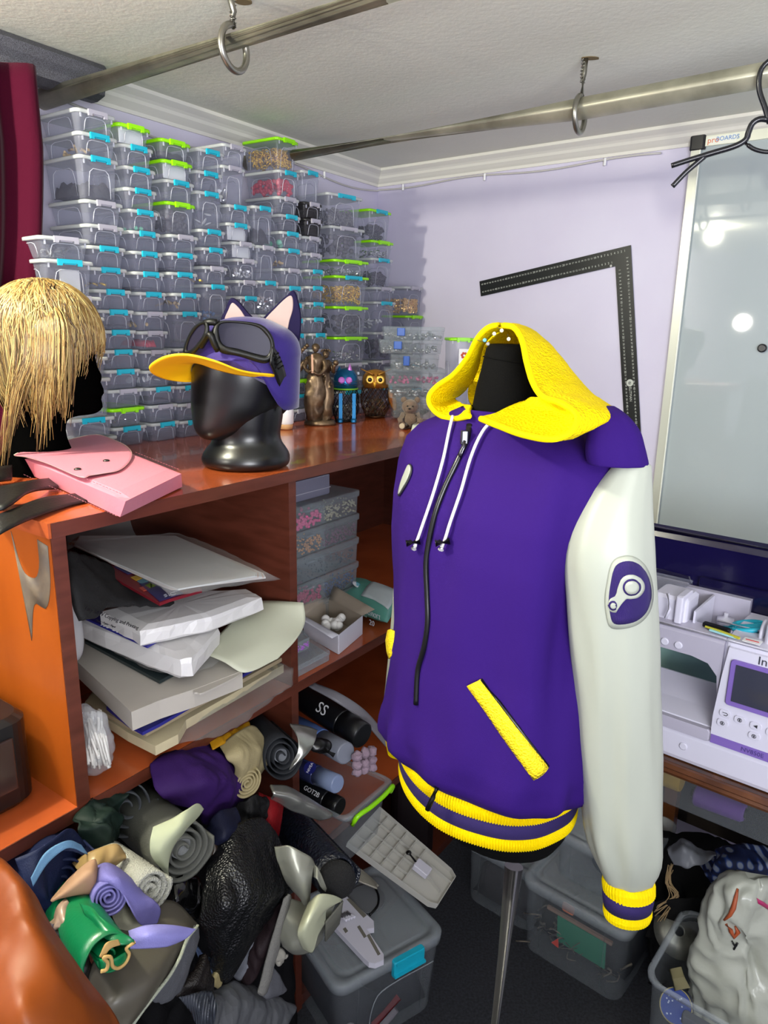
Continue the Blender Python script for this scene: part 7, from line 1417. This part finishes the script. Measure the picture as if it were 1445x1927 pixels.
# ---- right side: bins under the table
fA, fB = PZ(1150, 1895, 0), PZ(985, 1790, 0); uA = (fA - fB).normalized(); vA = V((-uA.y, uA.x, 0)); vA = vA if vA.y > 0 else -vA
MA_ = axes(fB - uA * .02 + vA * -.0, uA, vA, V((0, 0, 1))); wA = (fA - fB).length + .04
ba = bin_('storage_bin', 'large clear lidded bin with a green board inside, under the jacket sleeve', MA_, wA, .30, .225, taper=.93)
cn = thing('green_board', 'green board inside the large clear bin', 'board', MA_ @ V((wA * .55, .05, .04))); part(cn, 'board', MB().box((0, 0, 0), (.13, .004, .085), MA_ @ Matrix.Translation(V((wA * .56, .032, .10))) @ Matrix.Rotation(.12, 4, 'X')), M('board_green', '15785a', .5), True)
part(cn, 'wooden_edge', MB().box((0, 0, 0), (.175, .008, .008), MA_ @ Matrix.Translation(V((wA * .53, .030, .148)))), M('edge_pinkish', '7d6355', .6), True)
solo('price_tag', MB().rbox((0, 0, 0), (.032, .026, .004), .006, MA_ @ Matrix.Translation(V((wA * .42, .028, .178))) @ Matrix.Rotation(pi / 2, 4, 'X')), M('tag_orange', 'c9683c', .6), 'small orange tag inside the large clear bin', 'tag')
solo('triangle_piece', MB().loft([[MA_ @ V((wA * .30 + x, .022 + y, .055 + z)) for x, z in ((0, 0), (.020, -.004), (.016, .022))] for y in (0, .003)], smooth=False), M('coral_red', 'e0402c', .4), 'tiny coral red triangle inside the large clear bin', 'piece')
sc_m = MB()
for k in range(40): a = MA_ @ V((rg.uniform(.02, wA - .02), rg.uniform(.02, .07), rg.uniform(.02, .10))); sc_m.tube(catmull([a, a + V((rg.uniform(-.03, .03), 0, rg.uniform(-.01, .02))), a + V((rg.uniform(-.05, .05), .01, rg.uniform(-.02, .03)))], 6), rg.choice((.001, .002, .003)), 5)
solo('craft_scraps', sc_m, M('mixed_scraps', '6d6355', .6, var=('2d2a28', 60)), 'tangled cords and scraps inside the large clear bin', 'scraps', kind='stuff')
g = [[MA_ @ V((.015 + (wA - .03) * j / 12, .06 + .22 * i / 10, .03 + .13 * (.6 + .5 * noise.noise(V((i * .5, j * .5, 7)))) * (0.1 if j in (0, 12) or i in (0, 10) else 1))) for j in range(13)] for i in range(11)]
solo('dark_clothes', MB().sheet(g, .006), FM('charcoal_cloth', '1b1f24', .85), 'dark cloth heaped in the large clear bin', 'clothes')
fC = PZ(872, 1690, 0); zC = PY(868, 1580, fC.y).z
MCc = axes(fC, dB, -nB, V((0, 0, 1))); zC = min(zC, .27)
bin_('storage_bin', 'darker clear lidded bin behind the chrome pole', MCc, .215, .26, zC, taper=.95)
g = [[MCc @ V((.02 + .175 * j / 10, .02 + .2 * i / 8, .02 + (zC - .08) * (.75 + .3 * noise.noise(V((i * .6, j * .5, 3)))) * (0.1 if j in (0, 10) or i in (0, 8) else 1))) for j in range(11)] for i in range(9)]
solo('dark_clothes', MB().sheet(g, .006), FM('plum_black_cloth', '1f1519', .85), 'dark plum clothes inside the bin behind the chrome pole', 'clothes')
MD = MA_ @ Matrix.Translation(V((.05, .06, .2265))); bin_('storage_bin', 'smaller clear bin stacked on the large one, half hidden by the sleeve', MD, wA * .8, .24, .13, taper=.95)
solo('yarn_ball', MB().ball(MD @ V((wA * .4, .09, .052)), .045, 16, 12), FM('slate_yarn', '3a4450', .9), 'dark slate ball inside the smaller stacked bin', 'yarn')
# shallow drawer box under the table top
bD = thing('drawer_box', 'long shallow clear box of thread spools right under the sewing table edge', 'box', mat4=MS @ Matrix.Translation(V((-.16, .035, -.128))))
part(bD, 'body', MB().loft([[V((x + .33, y + .15, z)) for x, y in rr(.66 * k, .30 * k, .012, 3)] for k, z in ((.97, 0), (.98, .003), (1, .088), (1.0, .094))], caps=(True, False)), m_bin)
part(bD, 'rim', MB().tube([V((x + .33, y + .15, .094)) for x, y in rr(.66, .30, .012, 3)], .0030, 6, closed=True), m_binl)
for x in (-.165, .51): part(tb, 'drawer_runner', MB().box((x, .18, -.083), (.006, .30, .112)), m_tedge)
part(tb, 'drawer_runner', MB().box((.17, .18, -.1315), (.68, .03, .005)), m_tedge)
ys = thing('thread_spool', 'yellow thread spool in the shallow box under the table', 'thread spool', mat4=MS @ Matrix.Translation(V((.005, .075, -.0845))) @ Matrix.Rotation(pi / 2, 4, 'Y'))
part(ys, 'thread', MB().lathe([(.024, -.022), (.026, -.018), (.026, .018), (.024, .022)], 24), M('thread_ochre', 'a8882a', .6, bump=(700, .6, 'waveZ')))
psp = thing('thread_spool', 'shiny purple thread cone lying in the shallow box under the table', 'thread spool', mat4=MS @ Matrix.Translation(V((.10, .070, -.100))) @ Matrix.Rotation(pi / 2, 4, 'Y'))
part(psp, 'thread', MB().lathe([(.020, -.045), (.024, -.04), (.020, .045), (.016, .05)], 24), M('thread_purple', '6a3f94', .3, bump=(700, .6, 'waveZ'))); part(psp, 'core', MB().lathe([(.010, -.052), (.010, .055)], 16), m_blackp)
# open bin at the lower right
qs = PZ(1217, 1838, .33); ME_ = axes(V((qs.x, qs.y, 0)), dB, -nB, V((0, 0, 1)))
be = bin_('storage_bin', 'open clear bin at the lower right holding spools and a metal cone', ME_, .42, .24, .33, lid=False, taper=.92, r=.035)
part(be, 'handle', MB().rbox((.12, -.012, .300), (.085, .018, .020), .005), M('handle_grey', '5c6066', .35))
md = PY(1278, 1752, 1.36); toC = (EYE - md).normalized(); md4 = axes(md, V((1, 0, 0)), V((0, 1, 0)), (toC + V((.05, 0, .15))).normalized())
mt = thing('metal_cone', 'dull steel cone with a hole in the middle leaning in the open bin', 'metal cone', md)
part(mt, 'cone', MB().lathe([(.056, -.014), (.0565, -.012), (.030, -.002), (.0135, .003), (.012, .004), (.0105, .003), (.0105, -.014)], 40, md4, caps=(False, False)), M('dull_steel', '8a8a80', .42, .75, var=('6f7068', 30)), True)
sp1 = thing('thread_spool', 'beige cardboard cone of a thread spool in the open bin under the metal cone', 'thread spool', PY(1278, 1850, 1.24))
part(sp1, 'cone', MB().tube([PY(1270, 1822, 1.26), PY(1284, 1862, 1.23)], [.0135, .0165], 20), M('cardboard_beige', '7b7452', .7), True)
rd = thing('thread_reel', 'blue round reel end with silver stars in the open bin', 'thread reel', PY(1265, 1900, 1.16)); c = PY(1272, 1893, 1.22); toC = (EYE - c).normalized(); m4 = axes(c, V((1, 0, 0)), V((0, 1, 0)), (toC + V((-.2, -.1, -.1))).normalized())
part(rd, 'disc', MB().lathe([(.032, -.03), (.033, 0), (.0335, .001), (.031, .002)], 32, m4), M('reel_blue', '27408a', .3), True); part(rd, 'rim', MB().tube([m4 @ V((.033 * math.cos(a), .033 * math.sin(a), .002)) for a in [2 * pi * i / 30 for i in range(30)]], .0012, 6, closed=True), M('pale_gold', 'a89c6a', .4, .6), True)
st = MB()
for k in range(14): a = rg.uniform(0, 6.28); q = rg.uniform(.01, .028); st.box((q * math.cos(a), q * math.sin(a), .0026), (.0028, .0028, .0006), m4, )
part(rd, 'stars', st, M('star_silver', 'b8c4d8', .3), True)
# carrier bag
bgm = rowloft([(1648, 1400, 1440), (1660, 1372, 1470), (1690, 1345, 1500), (1740, 1330, 1530), (1800, 1318, 1550), (1860, 1302, 1570), (1920, 1296, 1580), (1985, 1300, 1570)], 1.27, .55, sub=60, n=72)
bgm.v = [p + noise.noise_vector(V((p.x * 14, p.y * 14, p.z * 7))) * .030 + (V((p.x - PY(1430, 1800, 1.27).x, p.y - 1.27, 0)).normalized() * (.012 - .030 * abs(noise.noise(V((p.x * 30 + p.z * 6, p.y * 30, p.z * 14)))))) + noise.noise_vector(V((p.x * 70, p.y * 70, p.z * 40))) * .005 for p in bgm.v]; bvb = bvh_of(bgm)
zmin = min(p.z for p in bgm.v)
cb2 = thing('carrier_bag', 'crumpled white plastic carrier bag with orange print at the lower right', 'plastic bag', V((PY(1420, 1900, 1.27).x, 1.27, zmin))); part(cb2, 'bag', bgm, M('bag_white', 'b9bcae', .22, clear=.12, bump=(40, .6)), True)
part(cb2, 'orange_print', MB().tube([hit(x, y, bvb, .002) for x, y in ((1388, 1672), (1385, 1690), (1380, 1708), (1374, 1722), (1362, 1730))], [.002, .004, .005, .004, .002], 6).tube([hit(x, y, bvb, .002) for x, y in ((1366, 1738), (1374, 1750), (1380, 1762), (1388, 1752), (1384, 1742))], [.003, .005, .004, .005, .002], 6), M('orange_ink', 'a85028', .5), True)
part(cb2, 'pink_stripe', MB().sheet([[hit(x, y, bvb, .003) for x, y in ((1423, 1690), (1435, 1697), (1448, 1704), (1465, 1712))], [hit(x, y, bvb, .003) for x, y in ((1425, 1699), (1436, 1706), (1448, 1713), (1465, 1721))]], .001), M('pink_ink', 'b02a62', .4), True)
solo('hook_fastener', MB().tube(catmull([hit(x, y, bvb, .004) for x, y in ((1376, 1768), (1382, 1778), (1386, 1772), (1380, 1784))], 14), .002, 6), m_blackp, 'tiny dark metal hook lying on the carrier bag', 'hook')
# cloth heap behind the open bin
m_pl = M('blue_plaid', '1c3f86', .7); nt = m_pl.node_tree; tc = nt.nodes.new('ShaderNodeTexCoord'); w1_ = nt.nodes.new('ShaderNodeTexWave'); w2_ = nt.nodes.new('ShaderNodeTexWave'); w1_.bands_direction = 'X'; w2_.bands_direction = 'Z'
for w_ in (w1_, w2_): w_.inputs['Scale'].default_value = 14; w_.inputs['Distortion'].default_value = .5; nt.links.new(tc.outputs['Object'], w_.inputs[0])
mm_ = nt.nodes.new('ShaderNodeMath'); mm_.operation = 'MULTIPLY'; nt.links.new(w1_.outputs[1], mm_.inputs[0]); nt.links.new(w2_.outputs[1], mm_.inputs[1]); rp = nt.nodes.new('ShaderNodeValToRGB'); e = rp.color_ramp.elements; e[0].position = .15; e[0].color = (*srgb('16234c'), 1); e[1].position = .62; e[1].color = (*srgb('9aa6bc'), 1); k_ = e.new(.35); k_.color = (*srgb('1c4494'), 1)
nt.links.new(mm_.outputs[0], rp.inputs[0]); nt.links.new(rp.outputs[0], nt.nodes['Principled BSDF'].inputs['Base Color'])
def clothY(rows, mat, label, **k): return cloth('fabric', rows, mat, label, plane='y', **k)
clothY([[(1225, 1560, 1.62), (1300, 1570, 1.60), (1400, 1590, 1.58), (1500, 1610, 1.56)], [(1220, 1680, 1.52), (1300, 1680, 1.50), (1400, 1690, 1.48), (1500, 1700, 1.46)], [(1215, 1790, 1.50), (1300, 1790, 1.48), (1400, 1790, 1.46), (1500, 1790, 1.44)], [(1210, 1900, 1.52), (1300, 1960, 1.50), (1400, 1960, 1.48), (1500, 1960, 1.46)]], FM('black_matt_cloth', '0a0a0b', .85), 'black cloth heap under the table behind the open bin', nu=30, nv=24, th=.01, wob=.02, wsc=14)
clothY([[(1320, 1625, 1.50), (1350, 1600, 1.49), (1400, 1590, 1.48), (1460, 1600, 1.46)], [(1330, 1650, 1.43), (1365, 1630, 1.42), (1410, 1625, 1.41), (1460, 1635, 1.40)], [(1350, 1672, 1.42), (1370, 1668, 1.40), (1400, 1660, 1.39), (1460, 1660, 1.39)]], m_pl, 'blue and white plaid cloth under the sewing table', nu=26, nv=16, wob=.010, wsc=35)
clothY([[(1258, 1600, 1.47), (1285, 1580, 1.46), (1320, 1600, 1.46), (1348, 1604, 1.45)], [(1258, 1608, 1.44), (1285, 1600, 1.42), (1320, 1615, 1.42), (1345, 1612, 1.43)], [(1270, 1628, 1.42), (1295, 1635, 1.40), (1318, 1628, 1.40), (1335, 1618, 1.42)]], M('grey_organza', '7f8288', .4, clear=.35), 'sheer grey ribbon lying left of the plaid cloth', nu=20, nv=12, wob=.005, wsc=40)
tw_ = MB()
for k in range(12): tw_.tube(catmull([PY(1262 + rg.uniform(-6, 6), 1632 + rg.uniform(-8, 8), 1.42), PY(1258 + rg.uniform(-8, 10), 1662, 1.40), PY(1272 + rg.uniform(-14, 6), 1684 + rg.uniform(-6, 6), 1.38), PY(1236 + rg.uniform(-6, 8), 1700 + rg.uniform(0, 50), 1.38)], 16), .0011, 5)
solo('jute_twine', tw_, M('jute', '8a7350', .8), 'tangled jute twine between the large clear bin and the steel cone', 'twine')
clothY([[(1225, 1700, 1.40), (1260, 1690, 1.38), (1310, 1690, 1.38), (1350, 1700, 1.38)], [(1215, 1760, 1.40), (1260, 1770, 1.39), (1310, 1770, 1.39), (1340, 1770, 1.38)]], FM('black_fur_cloth', '0d0d0d', .95), 'black fuzzy cloth right behind the steel cone', nu=16, nv=8, wob=.006)
# red-dark box and dark stand seen between the ribbed panel and the pole
db = PZ(800, 1640, 0.0); solo('dark_bag', MB().rbox((db.x - .04, db.y + .12, .14), (.13, .16, .27), .03, bev=.02), M('dark_maroon_case', '160a0d', .5), 'dark maroon case on the floor behind the ribbed white panel', 'case')
